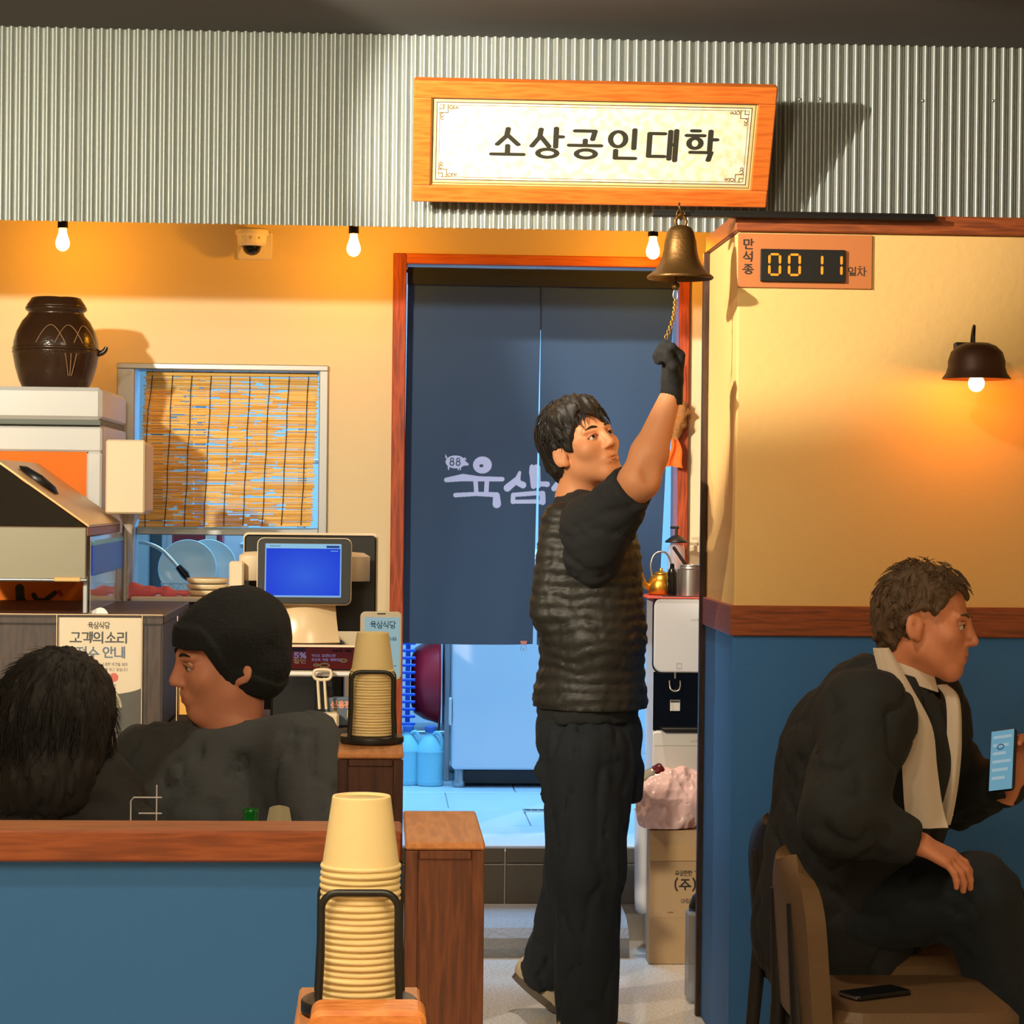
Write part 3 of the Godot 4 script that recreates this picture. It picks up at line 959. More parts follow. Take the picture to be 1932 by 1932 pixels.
func wall_things() -> void:
	# three bare filament bulbs behind the fascia
	var bp := [-1.01, -0.091, 0.867]
	var said := ["bare glowing filament bulb above the brown clay jar", "bare glowing filament bulb to the right of the dome camera", "bare glowing filament bulb half behind the bell"]
	for k in 3:
		var yb: float = [2.317, 2.315, 2.322][k]
		var t := thing("filament_bulb", said[k], "bulb", Vector3(bp[k], yb, -7.62), 0, "hanging filament bulbs")
		obj("socket", Geo.new().lathe(V2([0.0, 0.032, 0.008, 0.032, 0.016, 0.026, 0.0165, 0.002, 0.0165, 0.002, 0.0, 0.0]), Vector3.ZERO, 16), M.black_plastic, t)
		obj("cord", Geo.new().tube([Vector3(0, 0.03, 0), Vector3(0, 2.798 - yb, 0)], 0.003, 6), M.black_plastic, t)
		obj("bulb", Geo.new().lathe(V2([0.0, -0.071, 0.008, -0.0695, 0.016, -0.064, 0.021, -0.055, 0.0225, -0.046, 0.021, -0.036, 0.016, -0.022, 0.0125, -0.01, 0.012, 0.0]), Vector3.ZERO, 24), M.bulb_glow, t)
		omni("bulb_lamp", Vector3(bp[k], yb - 0.045, -7.62), Color(1.0, 0.63, 0.08), 0.16, 0.02)
	# dome camera
	var c := thing("dome_camera", "small white dome security camera on the orange-lit wall", "camera", Vector3(-0.427, 2.313, -7.95))
	obj("wall_plate", Geo.new().prism(rrect(0.115, 0.092, 0.008), 0.012, Transform3D(Basis.IDENTITY, Vector3(0.006, -0.006, 0.0005)), 0.003), M.white_plastic, c)
	obj("arm", Geo.new().box(Vector3(0, 0.028, 0.04), Vector3(0.07, 0.02, 0.08), 0.006), M.white_plastic, c)
	obj("housing", Geo.new().lathe(V2([0.0, 0.042, 0.05, 0.04, 0.054, 0.034, 0.054, 0.022, 0.054, 0.022, 0.049, 0.018, 0.047, -0.006, 0.04, -0.014, 0.034, -0.016]), Vector3(0, 0, 0.085), 32), M.white_plastic, c)
	obj("dome_lens", Geo.new().lathe(V2([0.031, -0.012, 0.03, -0.022, 0.026, -0.033, 0.018, -0.041, 0.008, -0.045, 0.0, -0.046]), Vector3(0, 0, 0.085), 28), M.black_gloss, c)
	for k in 3: obj("screw", Geo.new().lathe(V2([0.0, 0.004, 0.004, 0.002, 0.004, 0.0]), Vector3(-0.026 + 0.026 * k, 0.008, 0.085 + [0.041, 0.0485, 0.041][k]), 8, Basis(Vector3.RIGHT, Vector3(0, 0, 1), Vector3(0, -1, 0))), M.steel, c)
	# bell-count board
	var p := thing("count_board", "orange-brown board under the beam with a black digit display reading 0011", "board", Vector3(1.1145, 2.1135, -RW + 0.001))
	var bw := 0.357
	var bh := 0.142
	var im := blank(1000, 398, c8(186, 112, 62))
	write(im, "만석종", Vector2(36, 40), Vector2(76, 76), Vector2(6.5, 5), c8(42, 36, 32), 0.22, true)
	write(im, "일차", Vector2(822, 236), Vector2(66, 66), Vector2(5, 4), c8(62, 46, 34), 0.06)
	obj("board", Geo.new().span(Vector3(-bw / 2, -bh / 2, 0), Vector3(bw / 2, bh / 2, 0.004), 0.001), mat("board_side", c8(176, 104, 58), 0.6), p)
	obj("board_print", Geo.new().quad_xy(bw - 0.002, bh - 0.002, 0.0046), pic("count_print", im, 0.5), p)
	obj("digit_panel", Geo.new().box(Vector3(-0.007, -0.0125, 0.009), Vector3(0.226, 0.086, 0.008), 0.002), M.black_plastic, p)
	var seg := glow("amber_segment", c8(214, 134, 30), 0.35)
	for k in 4:
		var g := Geo.new()
		var cx := -0.0825 + 0.0525 * k + (0.017 if k > 1 else 0.0)
		if k == 3: cx = 0.091
		var cy := -0.0105
		var hw := 0.014
		var hh := 0.026
		var th := 0.006
		for side in [-1, 1]:
			if k > 1 and side < 0: continue
			for half in [-1, 1]:
				g.prism(hexa(Vector2((hw if k < 2 else 0.004) * side, hh * 0.52 * half), Vector2(0, hh * 0.46), th * 0.55), 0.0012, Transform3D(Basis.IDENTITY, Vector3(cx, cy, 0.0128)))
		if k < 2:
			for half in [-1, 1]: g.prism(hexa(Vector2(0, hh * 1.03 * half), Vector2(hw * 0.86, 0), th * 0.5), 0.0012, Transform3D(Basis.IDENTITY, Vector3(cx, cy, 0.0128)))
		obj("digit", g, seg, p, "stuff")
	# wall lamp
	var sc := thing("wall_lamp", "dark metal gooseneck wall lamp with a glowing globe bulb", "lamp", Vector3(1.529, 1.80, -6.06))
	obj("shade", Geo.new().lathe(V2([0.0, 0.094, 0.03, 0.092, 0.05, 0.084, 0.066, 0.068, 0.073, 0.045, 0.073, 0.03, 0.078, 0.014, 0.088, 0.0, 0.0865, -0.0015, 0.0865, -0.0015, 0.076, 0.012, 0.07, 0.03, 0.07, 0.044, 0.063, 0.066, 0.048, 0.081, 0.0, 0.09]), Vector3.ZERO, 40), mat("lamp_shade", c8(70, 40, 24), 0.5, 0.3), sc)
	obj("gooseneck", Geo.new().tube(smooth([Vector3(-0.008, 0.09, 0), Vector3(-0.007, 0.115, -0.004), Vector3(0.0, 0.138, -0.03), Vector3(0.007, 0.118, -0.075), Vector3(0.009, 0.07, -0.1), Vector3(0.009, 0.045, -0.14), Vector3(0.009, 0.045, -0.185)], 6), 0.0042, 8), M.black_metal, sc)
	obj("wall_plate", Geo.new().box(Vector3(0.009, 0.06, -0.176), Vector3(0.05, 0.09, 0.026), 0.004), M.black_metal, sc)
	obj("lamp_holder", Geo.new().lathe(V2([0.0, 0.09, 0.014, 0.088, 0.016, 0.02, 0.012, 0.008]), Vector3.ZERO, 16), M.black_metal, sc)
	obj("globe_bulb", Geo.new().lathe(V2([0.01, 0.012, 0.016, 0.004, 0.0205, -0.006, 0.021, -0.013, 0.0185, -0.023, 0.011, -0.031, 0.0, -0.034]), Vector3.ZERO, 24), M.bulb_glow, sc)
	omni("wall_lamp_bulb", Vector3(1.529, 1.79, -6.06), Color(1.0, 0.56, 0.1), 0.1, 0.02)
	# hatch: metal frame, rail, reed blind
	var hw := Node3D.new()
	hw.name = "window_1"
	add_child(hw)
	tag(hw, "", "", "", "structure")
	obj("window_frame", Geo.new().span(Vector3(-0.87, 1.14, -7.938), Vector3(-0.812, 1.908, -8.11), 0.003), M.alu, hw)
	obj("window_frame", Geo.new().span(Vector3(-0.204, 1.14, -7.938), Vector3(-0.174, 1.908, -8.11), 0.003), M.alu, hw)
	obj("window_frame", Geo.new().span(Vector3(-0.87, 1.894, -7.934), Vector3(-0.174, 1.914, -8.11), 0.003), M.alu, hw)
	obj("window_rail", Geo.new().span(Vector3(-0.812, 1.345, -8.03), Vector3(-0.204, 1.372, -8.09), 0.003), M.alu, hw)
	obj("window_sill", Geo.new().span(Vector3(-0.88, 1.10, -7.92), Vector3(-0.17, 1.14, -8.12), 0.004), M.alu, hw)
	var bl := thing("reed_blind", "tan reed blind with dark cords hanging in the kitchen hatch", "blind")
	var reeds := [Geo.new(), Geo.new(), Geo.new()]
	var r := RandomNumberGenerator.new()
	r.seed = 11
	var zb := -7.995
	for i in 112:
		var v := i / 111.0
		var y := lerpf(1.872, 1.372, v)
		var xl := lerpf(-0.782, -0.803, v) + r.randf_range(-0.006, 0.006)
		var xr := lerpf(-0.207, -0.226, v) + r.randf_range(-0.006, 0.004)
		var tilt := lerpf(0.0, 0.018, v) - 0.004
		var cuts := 3 + r.randi() % 3
		for k in cuts:
			var xa := lerpf(xl, xr, float(k) / cuts) + (r.randf_range(-0.03, 0.03) if k else 0.0)
			var xb := lerpf(xl, xr, float(k + 1) / cuts) + r.randf_range(-0.03, 0.03) * (1 if k < cuts - 1 else 0)
			if r.randf() < 0.035: continue
			var rad := r.randf_range(0.0021, 0.0029)
			var yy := y + r.randf_range(-0.0012, 0.0012)
			reeds[r.randi() % 3].tube([Vector3(xa, yy + tilt * (xa + 0.8), zb), Vector3((xa + xb) / 2, yy + tilt * ((xa + xb) / 2 + 0.8) + r.randf_range(-0.001, 0.001), zb + r.randf_range(0, 0.002)), Vector3(xb, yy + tilt * (xb + 0.8), zb)], rad, 5, false, false)
	var rc := [c8(242, 200, 112), c8(224, 176, 88), c8(248, 216, 142)]
	for k in 3:
		var m := mat("reed_%d" % k, rc[k], 0.6)
		m.backlight_enabled = true; m.backlight = Color(rc[k]) * 0.25
		obj("reeds", reeds[k], m, bl, "stuff")
	obj("top_batten", Geo.new().tube([Vector3(-0.778, 1.882, zb), Vector3(-0.21, 1.884, zb)], 0.0085, 10), M.reed_0, bl)
	for k in 9:
		var xt := -0.757 + 0.0645 * k
		var q := []
		for j in 9: q.append(Vector3(xt - 0.02 * j / 8.0 - 0.012 * maxf(0, 1 - k) * sin(j / 8.0 * PI) + 0.0015 * sin(j * 2.1 + k), lerpf(1.892, 1.371 + 0.012 * k / 8.0, j / 8.0), zb + 0.0055))
		obj("cord", Geo.new().tube(q, 0.0014, 5), M.black_wood, bl)

func hexa(c: Vector2, half: Vector2, t: float) -> PackedVector2Array:
	var d := half.normalized()
	var s := Vector2(-d.y, d.x)
	return PackedVector2Array([c + half, c + half - d * t + s * t, c - half + d * t + s * t, c - half, c - half + d * t - s * t, c + half - d * t - s * t])

# ---------------------------------------------------------------- kitchen behind the doorway and the hatch
func kitchen() -> void:
	# white freezer seen under the curtain
	var fx0 := 0.3
	var f := thing("white_freezer", "large white freezer on dark feet behind the doorway curtain", "freezer", Vector3(fx0 + 0.32, 0.316, -9.85))
	obj("body", Geo.new().span(Vector3(-0.32, 0.07, 0.27), Vector3(0.32, 0.95, -0.3), 0.012), M.white_gloss, f)
	obj("door", Geo.new().span(Vector3(-0.318, 0.075, 0.275), Vector3(0.318, 0.93, 0.3), 0.008), M.white_gloss, f)
	obj("plinth", Geo.new().span(Vector3(-0.29, 0.012, 0.25), Vector3(0.29, 0.068, -0.28), 0.003), M.black_plastic, f)
	for k in 4: obj("foot", Geo.new().lathe(V2([0.0, 0.072, 0.018, 0.072, 0.018, 0.03, 0.024, 0.02, 0.024, 0.0, 0.0, 0.0]), Vector3([-0.29, 0.29, -0.29, 0.29][k], 0.0, [0.262, 0.262, -0.26, -0.26][k]), 14), M.alu, f)
	obj("handle", Geo.new().span(Vector3(-0.333, 0.25, 0.24), Vector3(-0.321, 0.36, 0.29), 0.004), M.white_plastic, f)
	# steel rack beside it, blue basket and red tub on its shelf, two jugs in front
	var px := 0.286
	var rk := thing("steel_rack", "steel shelf rack to the left of the white freezer", "rack", Vector3(px, 0.316, -9.95))
	for k in 4: obj("post", Geo.new().span(Vector3([-0.012, -0.62][k % 2], 0, [0.14, -0.2][k / 2]), Vector3([0.012, -0.596][k % 2], 1.5, [0.164, -0.176][k / 2]), 0.003), M.alu, rk)
	for k in 3: obj("shelf", Geo.new().span(Vector3(-0.62, [0.19, 0.75, 1.3][k], 0.16), Vector3(0.012, [0.205, 0.765, 1.315][k], -0.2), 0.003), M.alu, rk)
	var tub := thing("red_tub", "red plastic tub stood on its edge on the steel rack", "tub", Vector3(0.252, 0.521 + 0.195, -9.95))
	var ax := Basis(Vector3(0, 1, 0), Vector3(-1, 0, 0), Vector3(0, 0, 1))
	obj("tub", Geo.new().lathe(V2([0.0, 0.115, 0.10, 0.112, 0.135, 0.10, 0.16, 0.06, 0.178, 0.0, 0.178, 0.0, 0.194, -0.002, 0.194, -0.008, 0.176, -0.008, 0.156, 0.058, 0.13, 0.095, 0.0, 0.108]), Vector3.ZERO, 48, ax), mat("red_plastic", c8(196, 32, 44), 0.35), tub)
	var bk := thing("blue_basket", "blue slatted plastic basket stood upright beside the red tub", "basket", Vector3(0.124, 0.521, -9.87))
	obj("panel", Geo.new().box(Vector3(0, 0.19, 0), Vector3(0.018, 0.38, 0.17), 0.004), mat("blue_plastic", c8(30, 92, 214), 0.4), bk)
	for k in 12: obj("rib", Geo.new().box(Vector3(0.0, 0.03 + 0.03 * k, 0.088), Vector3(0.062, 0.012, 0.012), 0.003), M.blue_plastic, bk)
	obj("rim", Geo.new().box(Vector3(0.0, 0.388, 0.03), Vector3(0.066, 0.018, 0.14), 0.005), M.blue_plastic, bk)
	var jm := mat("jug_plastic", c8(150, 214, 226), 0.45)
	for k in 2:
		var jx: float = [0.215, 0.126][k]
		var j := thing("plastic_jug", ["pale blue plastic jug with a grip, nearer the white freezer", "pale blue plastic jug half hidden behind the wooden post"][k], "jug", Vector3(jx, 0.316, -9.64 - 0.03 * k), 0, "pale jugs under the rack")
		obj("body", Geo.new().lathe(V2([0.0, 0.0, 0.05, 0.0, 0.054, 0.006, 0.055, 0.02, 0.055, 0.02, 0.0535, 0.024, 0.0535, 0.13, 0.055, 0.134, 0.055, 0.14, 0.046, 0.165, 0.028, 0.195, 0.019, 0.205, 0.019, 0.222, 0.0, 0.222]), Vector3.ZERO, 28), jm, j)
		obj("grip", Geo.new().tube(smooth([Vector3(0.045, 0.15, 0.02), Vector3(0.045, 0.19, 0.022), Vector3(0.03, 0.215, 0.022), Vector3(0.01, 0.21, 0.012)], 5), 0.007, 8), jm, j)
		obj("cap", Geo.new().lathe(V2([0.0, 0.24, 0.02, 0.239, 0.022, 0.236, 0.022, 0.216, 0.0, 0.216]), Vector3.ZERO, 18), mat("jug_cap", c8(70, 110, 190), 0.5), j)
	# floor drain
	var dn := thing("floor_drain", "narrow slotted drain cover in the kitchen floor tiles", "drain", Vector3(0.6, 0.316, -8.86))
	obj("frame", Geo.new().span(Vector3(-0.055, 0, 0.03), Vector3(0.06, 0.004, -0.03), 0.001), M.steel, dn)
	for k in 4: obj("slot", Geo.new().span(Vector3(-0.048 + 0.026 * k, 0.0035, 0.02), Vector3(-0.026 + 0.026 * k, 0.0046, -0.02), 0.0004), M.black_plastic, dn)
	# work counter under the hatch on the kitchen side
	var kc := thing("kitchen_counter", "steel kitchen work counter just behind the hatch", "counter", Vector3(-0.52, 0.316, -8.45))
	obj("top", Geo.new().span(Vector3(-0.55, 0.77, 0.32), Vector3(0.5, 0.8, -0.32), 0.004), M.steel, kc)
	obj("cabinet", Geo.new().span(Vector3(-0.53, 0.0, 0.3), Vector3(0.48, 0.769, -0.3), 0.003), M.alu, kc)
	var pl := mat("blue_white_dish", c8(214, 224, 226), 0.25)
	for k in 2:
		var c: Vector3 = [Vector3(-0.667, 1.172, -8.38), Vector3(-0.602, 1.162, -8.46)][k]
		var p := thing("large_plate", ["large pale plate stood upright in the dish rack, in front", "large pale plate stood upright behind the front plate"][k], "plate", Vector3(c.x, 1.118 + 0.103, c.z))
		obj("plate", Geo.new().lathe(V2([0.0, 0.004, 0.06, 0.004, 0.075, 0.008, 0.1, 0.016, 0.1, 0.016, 0.102, 0.014, 0.078, 0.004, 0.06, 0.0, 0.0, 0.0]), Vector3.ZERO, 48, Basis(Vector3.RIGHT, Vector3(0, 0.16, 0.987), Vector3(0, -0.987, 0.16))), pl, p)
	var rkx := Vector3(-0.704, 1.165, -8.3)
	var dr := thing("dish_rack", "white wire dish rack holding the upright plates", "rack", Vector3(rkx.x, 1.117, rkx.z))
	var wr := Geo.new()
	for s in [-1, 1]:
		wr.tube([Vector3(-0.05, 0.055, 0.05 * s - 0.06), Vector3(0.16, 0.055, 0.05 * s - 0.06)], 0.002, 6)
		wr.tube([Vector3(-0.05, 0.004, 0.05 * s - 0.06), Vector3(0.16, 0.004, 0.05 * s - 0.06)], 0.002, 6)
		for k in 6:
			wr.tube([Vector3(-0.05 + 0.035 * k, 0.004, 0.05 * s - 0.06), Vector3(-0.015 + 0.035 * k, 0.055, 0.05 * s - 0.06)], 0.0014, 5)
			wr.tube([Vector3(-0.015 + 0.035 * k, 0.004, 0.05 * s - 0.06), Vector3(-0.05 + 0.035 * k, 0.055, 0.05 * s - 0.06)], 0.0014, 5)
	obj("wire_frame", wr, M.alu, dr)
	var fb := Vector3(-0.86, 1.285, -8.22)
	var fa := thing("kitchen_faucet", "arched chrome spray faucet over the kitchen counter", "faucet", Vector3(fb.x, 1.116, fb.z))
	var tip := Vector3(-0.683, 1.228, -8.22) - fa.position
	obj("riser", Geo.new().lathe(V2([0.0, 0.0, 0.022, 0.0, 0.022, 0.012, 0.012, 0.018, 0.012, 0.18]), Vector3.ZERO, 18), M.steel, fa)
	obj("hose", Geo.new().tube(smooth([Vector3(0, 0.17, 0), Vector3(0.003, tip.y + 0.075, 0), Vector3(0.04, tip.y + 0.088, 0), Vector3(0.11, tip.y + 0.066, 0), tip], 8), 0.0065, 10), M.steel, fa)
	obj("nozzle", Geo.new().tube([tip + Vector3(-0.004, 0.006, 0), tip + Vector3(0.02, -0.022, 0), tip + Vector3(0.032, -0.038, 0)], [0.011, 0.015, 0.009], 12), M.black_gloss, fa)
	var rb := Vector3(-0.658, 1.267, -8.9)
	var rc := thing("red_crate", "dark red box with a small pale label behind the plates", "box", Vector3(rb.x, 1.116, -8.66))
	obj("box", Geo.new().span(Vector3(-0.085, 0.001, 0.05), Vector3(0.095, 0.255, -0.08), 0.008), mat("dark_red", c8(150, 34, 46), 0.5), rc)
	obj("label", Geo.new().span(Vector3(0.035, 0.2, 0.0502), Vector3(0.075, 0.222, 0.051), 0.0003), M.white_plastic, rc)
	for k in 4: obj("mark", Geo.new().span(Vector3(0.0 + 0.012 * k, 0.118, 0.0502), Vector3(0.006 + 0.012 * k, 0.132, 0.051), 0.0003), M.white_plastic, rc)
	var gc := thing("grey_fridge", "tall grey two-door kitchen fridge seen through the hatch", "fridge", Vector3(-0.9, 0.316, -9.9))
	obj("body", Geo.new().span(Vector3(-0.15, 0, 0.25), Vector3(0.16, 1.75, -0.3), 0.006), mat("dark_grey", c8(96, 100, 106), 0.5, 0.2), gc)
	obj("door", Geo.new().span(Vector3(-0.15, 0.05, 0.252), Vector3(-0.018, 1.72, 0.285), 0.006), M.alu, gc)
	obj("door", Geo.new().span(Vector3(0.03, 0.05, 0.252), Vector3(0.158, 1.72, 0.285), 0.006), M.alu, gc)
	obj("handle", Geo.new().span(Vector3(0.034, 0.6, 0.286), Vector3(0.05, 1.3, 0.305), 0.004), M.steel, gc)
	var wf := thing("white_cabinet", "pale kitchen cabinet behind the till screen", "cabinet", Vector3(-0.413, 0.316, -9.5))
	obj("body", Geo.new().span(Vector3(-0.185, 0, 0.25), Vector3(0.2, 1.02, -0.25), 0.01), M.white_gloss, wf)
	obj("rail", Geo.new().tube([Vector3(-0.12, 0.972, 0.27), Vector3(0.18, 0.972, 0.27)], 0.012, 10), M.alu, wf)
	# shelf on the dining side of the hatch
	var sh := thing("hatch_shelf", "dark shelf cabinet with a white top slab below the kitchen hatch", "shelf", Vector3(-0.5, 0, -7.62))
	obj("slab", Geo.new().span(Vector3(-0.265, 1.148, 0.2), Vector3(0.2, 1.162, -0.3), 0.003), M.white_plastic, sh)
	obj("cabinet", Geo.new().span(Vector3(-0.275, 0, 0.185), Vector3(0.19, 1.147, -0.3), 0.004), M.black_wood, sh)
	var sx := -0.537
	for k in 3:
		var p := thing("side_dish_plate", ["thick cream plate at the bottom of the stack of three", "thick cream plate in the middle of the stack of three", "thick cream plate on top of the stack of three"][k], "plate", Vector3(sx, 1.1625 + 0.0185 * k, -7.56), 0, "cream plates on the hatch shelf")
		obj("plate", Geo.new().lathe(V2([0.0, 0.004, 0.045, 0.004, 0.062, 0.013, 0.064, 0.0185, 0.067, 0.018, 0.0675, 0.012, 0.062, 0.004, 0.05, 0.0, 0.0, 0.0]), Vector3.ZERO, 40), mat("cream_dish", c8(238, 222, 184), 0.25), p)
	var cl := Field.new(Vector3(-0.82, 1.12, -7.58), Vector3(-0.56, 1.24, -7.44), 0.006)
	var q := [Vector3(-0.795, 1.165, -7.5), Vector3(-0.765, 1.182, -7.51), Vector3(-0.72, 1.178, -7.51), Vector3(-0.66, 1.176, -7.51), Vector3(-0.6, 1.171, -7.51)]
	for i in 4: cl.cap(q[i], q[i + 1], [0.013, 0.017, 0.012, 0.012][i], [0.017, 0.013, 0.013, 0.008][i], 0.02)
	cl.cap(Vector3(-0.792, 1.165, -7.5), Vector3(-0.787, 1.14, -7.495), 0.012, 0.009, 0.02)
	var nz := FastNoiseLite.new()
	nz.seed = 5; nz.frequency = 22.0
	cl.warp(func(p): return nz.get_noise_3dv(p) * 0.009)
	var g := Geo.new()
	cl.into(g)
	var o := obj("pink_cloth", g, mat("pink_rubber", c8(224, 112, 134), 0.5))
	tag(o, "crumpled pink rubber glove lying over the end of the white shelf slab", "cloth")

# ---------------------------------------------------------------- counter, till, fridge, jar
func counter() -> void:
	glass("clear_thin", 0.02)
	# drinks fridge with an orange poster in its door
	mat("fridge_white", c8(200, 202, 204), 0.3)
	var fx := -0.832
	var fr := thing("drinks_fridge", "white upright fridge with an orange poster filling its door", "fridge", Vector3(fx - 0.29, 0, -7.2))
	obj("cabinet", Geo.new().span(Vector3(-0.29, 0.03, -0.03), Vector3(0.29, 1.69, -0.68), 0.01), M.fridge_white, fr)
	obj("top_cap", Geo.new().span(Vector3(-0.29, 1.7, 0.01), Vector3(0.29, 1.798, -0.68), 0.012), M.fridge_white, fr)
	obj("seam", Geo.new().span(Vector3(-0.286, 1.685, 0.0), Vector3(0.286, 1.702, -0.67), 0.002), mat("grey_seal", c8(96, 104, 100), 0.6), fr)
	var dh := 1.66
	var fl := Geo.new()
	fl.span(Vector3(-0.29, dh - 0.055, 0.0), Vector3(0.29, dh + 0.02, -0.028), 0.006)
	fl.span(Vector3(-0.29, 0.08, 0.0), Vector3(0.29, 0.16, -0.028), 0.006)
	fl.span(Vector3(0.245, 0.16, 0.0), Vector3(0.29, dh - 0.055, -0.028), 0.006)
	fl.span(Vector3(-0.29, 0.16, 0.0), Vector3(-0.245, dh - 0.055, -0.028), 0.006)
	obj("door_frame", fl, M.fridge_white, fr)
	var im := blank(300, 880, c8(232, 120, 10))
	for y in 880:
		var t := clampf((y - 250) / 300.0, 0, 1)
		im.fill_rect(Rect2i(0, y, 300, 1), c8(230, 112, 8).lerp(c8(246, 160, 14), t))
	var ink := c8(52, 44, 30)
	poly(im, V2([180, 250, 182, 272, 192, 282]), Vector2.ZERO, Vector2.ONE, Vector2(8, 8), ink)
	poly(im, V2([194, 292, 196, 308]), Vector2.ZERO, Vector2.ONE, Vector2(9, 9), ink)
	poly(im, V2([206, 262, 212, 272, 226, 272, 244, 258]), Vector2.ZERO, Vector2.ONE, Vector2(4.5, 4.5), ink)
	poly(im, ring(Vector2(233, 296), Vector2(9, 9)), Vector2.ZERO, Vector2.ONE, Vector2(6, 6), ink)
	stroke(im, Vector2(252, 256), Vector2(255, 260), Vector2(4, 4), c8(180, 50, 24))
	obj("poster", Geo.new().quad_xy(0.49, dh - 0.215, -0.008, Vector2(0, (0.16 + dh - 0.055) / 2)), pic("fridge_poster", im, 0.75), fr)
	# brown clay jar on top
	var ft := 1.798
	var jc := -1.005
	var ja := thing("clay_jar", "large brown glazed clay jar with a lid on top of the drinks fridge", "jar", Vector3(jc, ft + 0.001, -7.45))
	obj("jar_body", Geo.new().lathe(V2([0.0, 0.0, 0.094, 0.0, 0.1, 0.004, 0.112, 0.03, 0.124, 0.07, 0.1305, 0.105, 0.131, 0.112, 0.131, 0.112, 0.1335, 0.115, 0.1335, 0.119, 0.131, 0.122, 0.131, 0.122, 0.1335, 0.125, 0.1335, 0.129, 0.131, 0.132, 0.131, 0.132, 0.129, 0.15, 0.121, 0.18, 0.104, 0.212, 0.088, 0.23, 0.084, 0.24, 0.094, 0.247, 0.094, 0.255, 0.08, 0.258]), Vector3.ZERO, 56), mat("jar_glaze", c8(52, 33, 20), 0.22, 0.0, 0.05, 7.0), ja)
	obj("lid", Geo.new().lathe(V2([0.0, 0.286, 0.07, 0.286, 0.0755, 0.284, 0.083, 0.272, 0.09, 0.262, 0.092, 0.255, 0.086, 0.252, 0.0, 0.252]), Vector3.ZERO, 48), M.jar_glaze, ja)
	obj("lug", Geo.new().tube(smooth([Vector3(0.124, 0.112, 0), Vector3(0.146, 0.12, 0), Vector3(0.156, 0.136, 0)], 5), [0.009, 0.009, 0.009, 0.009, 0.009, 0.008, 0.008, 0.008, 0.007, 0.006, 0.005], 8), M.jar_glaze, ja)
	for k in 6:
		var q := []
		var base_a := deg_to_rad(62)
		for i in 13:
			var t := i / 12.0
			var a := base_a
			var y := 0.0
			if k < 3:                                                    # arcs above the bands
				a += deg_to_rad([-24, 2, 28][k] + lerpf(-20, 20, t))
				y = 0.14 + 0.055 * sin(t * PI)
			else:                                                        # stems below them
				a += deg_to_rad([-8, 0, 8][k - 3]) * (1.0 - 0.7 * t)
				y = lerpf(0.108, 0.04, t)
			var rr := 0.131 - (pow(maxf(y - 0.125, 0) / 0.09, 2.0) * 0.022) - pow(maxf(0.115 - y, 0) / 0.09, 2.0) * 0.0135
			q.append(Vector3(cos(a) * rr, y, sin(a) * rr))
		obj("incised_line", Geo.new().tube(q, 0.0013, 5), mat("jar_line", c8(150, 116, 80), 0.5), ja)
	# white plastic box on a steel post
	var bx := thing("white_wall_box", "white plastic box with a funnel below, on a steel post by the hatch", "box", Vector3(-0.752, 1.162, -7.13))
	var b0 := Vector3(-0.797, 1.421, -7) - bx.position
	var b1 := Vector3(-0.682, 1.638, -7) - bx.position
	obj("box", Geo.new().span(Vector3(b0.x, b0.y, 0.13), Vector3(b1.x, b1.y - 0.004, -0.12), 0.012), M.cream_plastic, bx)
	obj("cover", Geo.new().span(Vector3(b0.x + 0.001, b0.y + 0.002, 0.131), Vector3(b1.x - 0.001, b1.y, 0.142), 0.005), M.cream_plastic, bx)
	obj("funnel", Geo.new().lathe(V2([0.03, b0.y + 0.004, 0.028, b0.y - 0.01, 0.01, b0.y - 0.045, 0.008, b0.y - 0.075]), Vector3(0.014, 0, 0.03), 20), glass("milky", 0.5, c8(230, 214, 200), 0.4), bx)
	obj("post", Geo.new().tube([Vector3(0, 0, 0), Vector3(0, b0.y + 0.02, 0)], 0.0095, 12), M.alu, bx)
	obj("clear_tube", Geo.new().tube(smooth([Vector3(0.02, b0.y - 0.07, 0.03), Vector3(0.022, b0.y - 0.13, 0.03), Vector3(0.008, b0.y - 0.19, 0.02), Vector3(0.01, 0.01, 0.012)], 5), 0.005, 8), glass("clear", 0.12), bx)
	# food warmer: gabled hood on the serving counter
	var D1 := 6.36
	var e0 := Vector3(-0.771, 1.391, -6.36)
	var low := 1.251
	var apex := e0.x - 0.24
	var hw := thing("food_warmer", "gabled steel food warmer with a dark front and clear sides on the counter", "warmer", Vector3(e0.x, 1.162, -D1))
	var h0 := e0.y - 1.162
	var hb := low - 1.162
	var ay := h0 + 0.24 * 0.714
	var hd := 0.78
	obj("roof", Geo.new().prism(PackedVector2Array(V2([0.004, h0, 0.004, h0 + 0.006, -0.24, ay + 0.006, -0.484, h0 + 0.006, -0.484, h0, -0.24, ay])), hd, Transform3D(Basis.IDENTITY, Vector3(0, 0, -hd))), mat("tan_steel", c8(214, 176, 118), 0.35, 0.35), hw)
	obj("gable_front", Geo.new().prism(PackedVector2Array(V2([-0.006, h0 + 0.002, -0.24, ay - 0.002, -0.474, h0 + 0.002])), 0.006, Transform3D(Basis.IDENTITY, Vector3(0, 0, -0.012))), M.black_gloss, hw)
	obj("front_panel", Geo.new().box(Vector3(-0.24, (h0 + hb) / 2, -0.004), Vector3(0.476, h0 - hb, 0.008), 0.003), mat("dull_steel", c8(138, 132, 114), 0.5, 0.45), hw)
	obj("front_lip", Geo.new().tube([Vector3(-0.47, hb, 0.004), Vector3(0.0, hb, 0.004)], 0.005, 8), M.steel, hw)
	obj("latch", Geo.new().box(Vector3(-0.05, hb + 0.002, 0.006), Vector3(0.07, 0.012, 0.01), 0.002), M.tan_steel, hw)
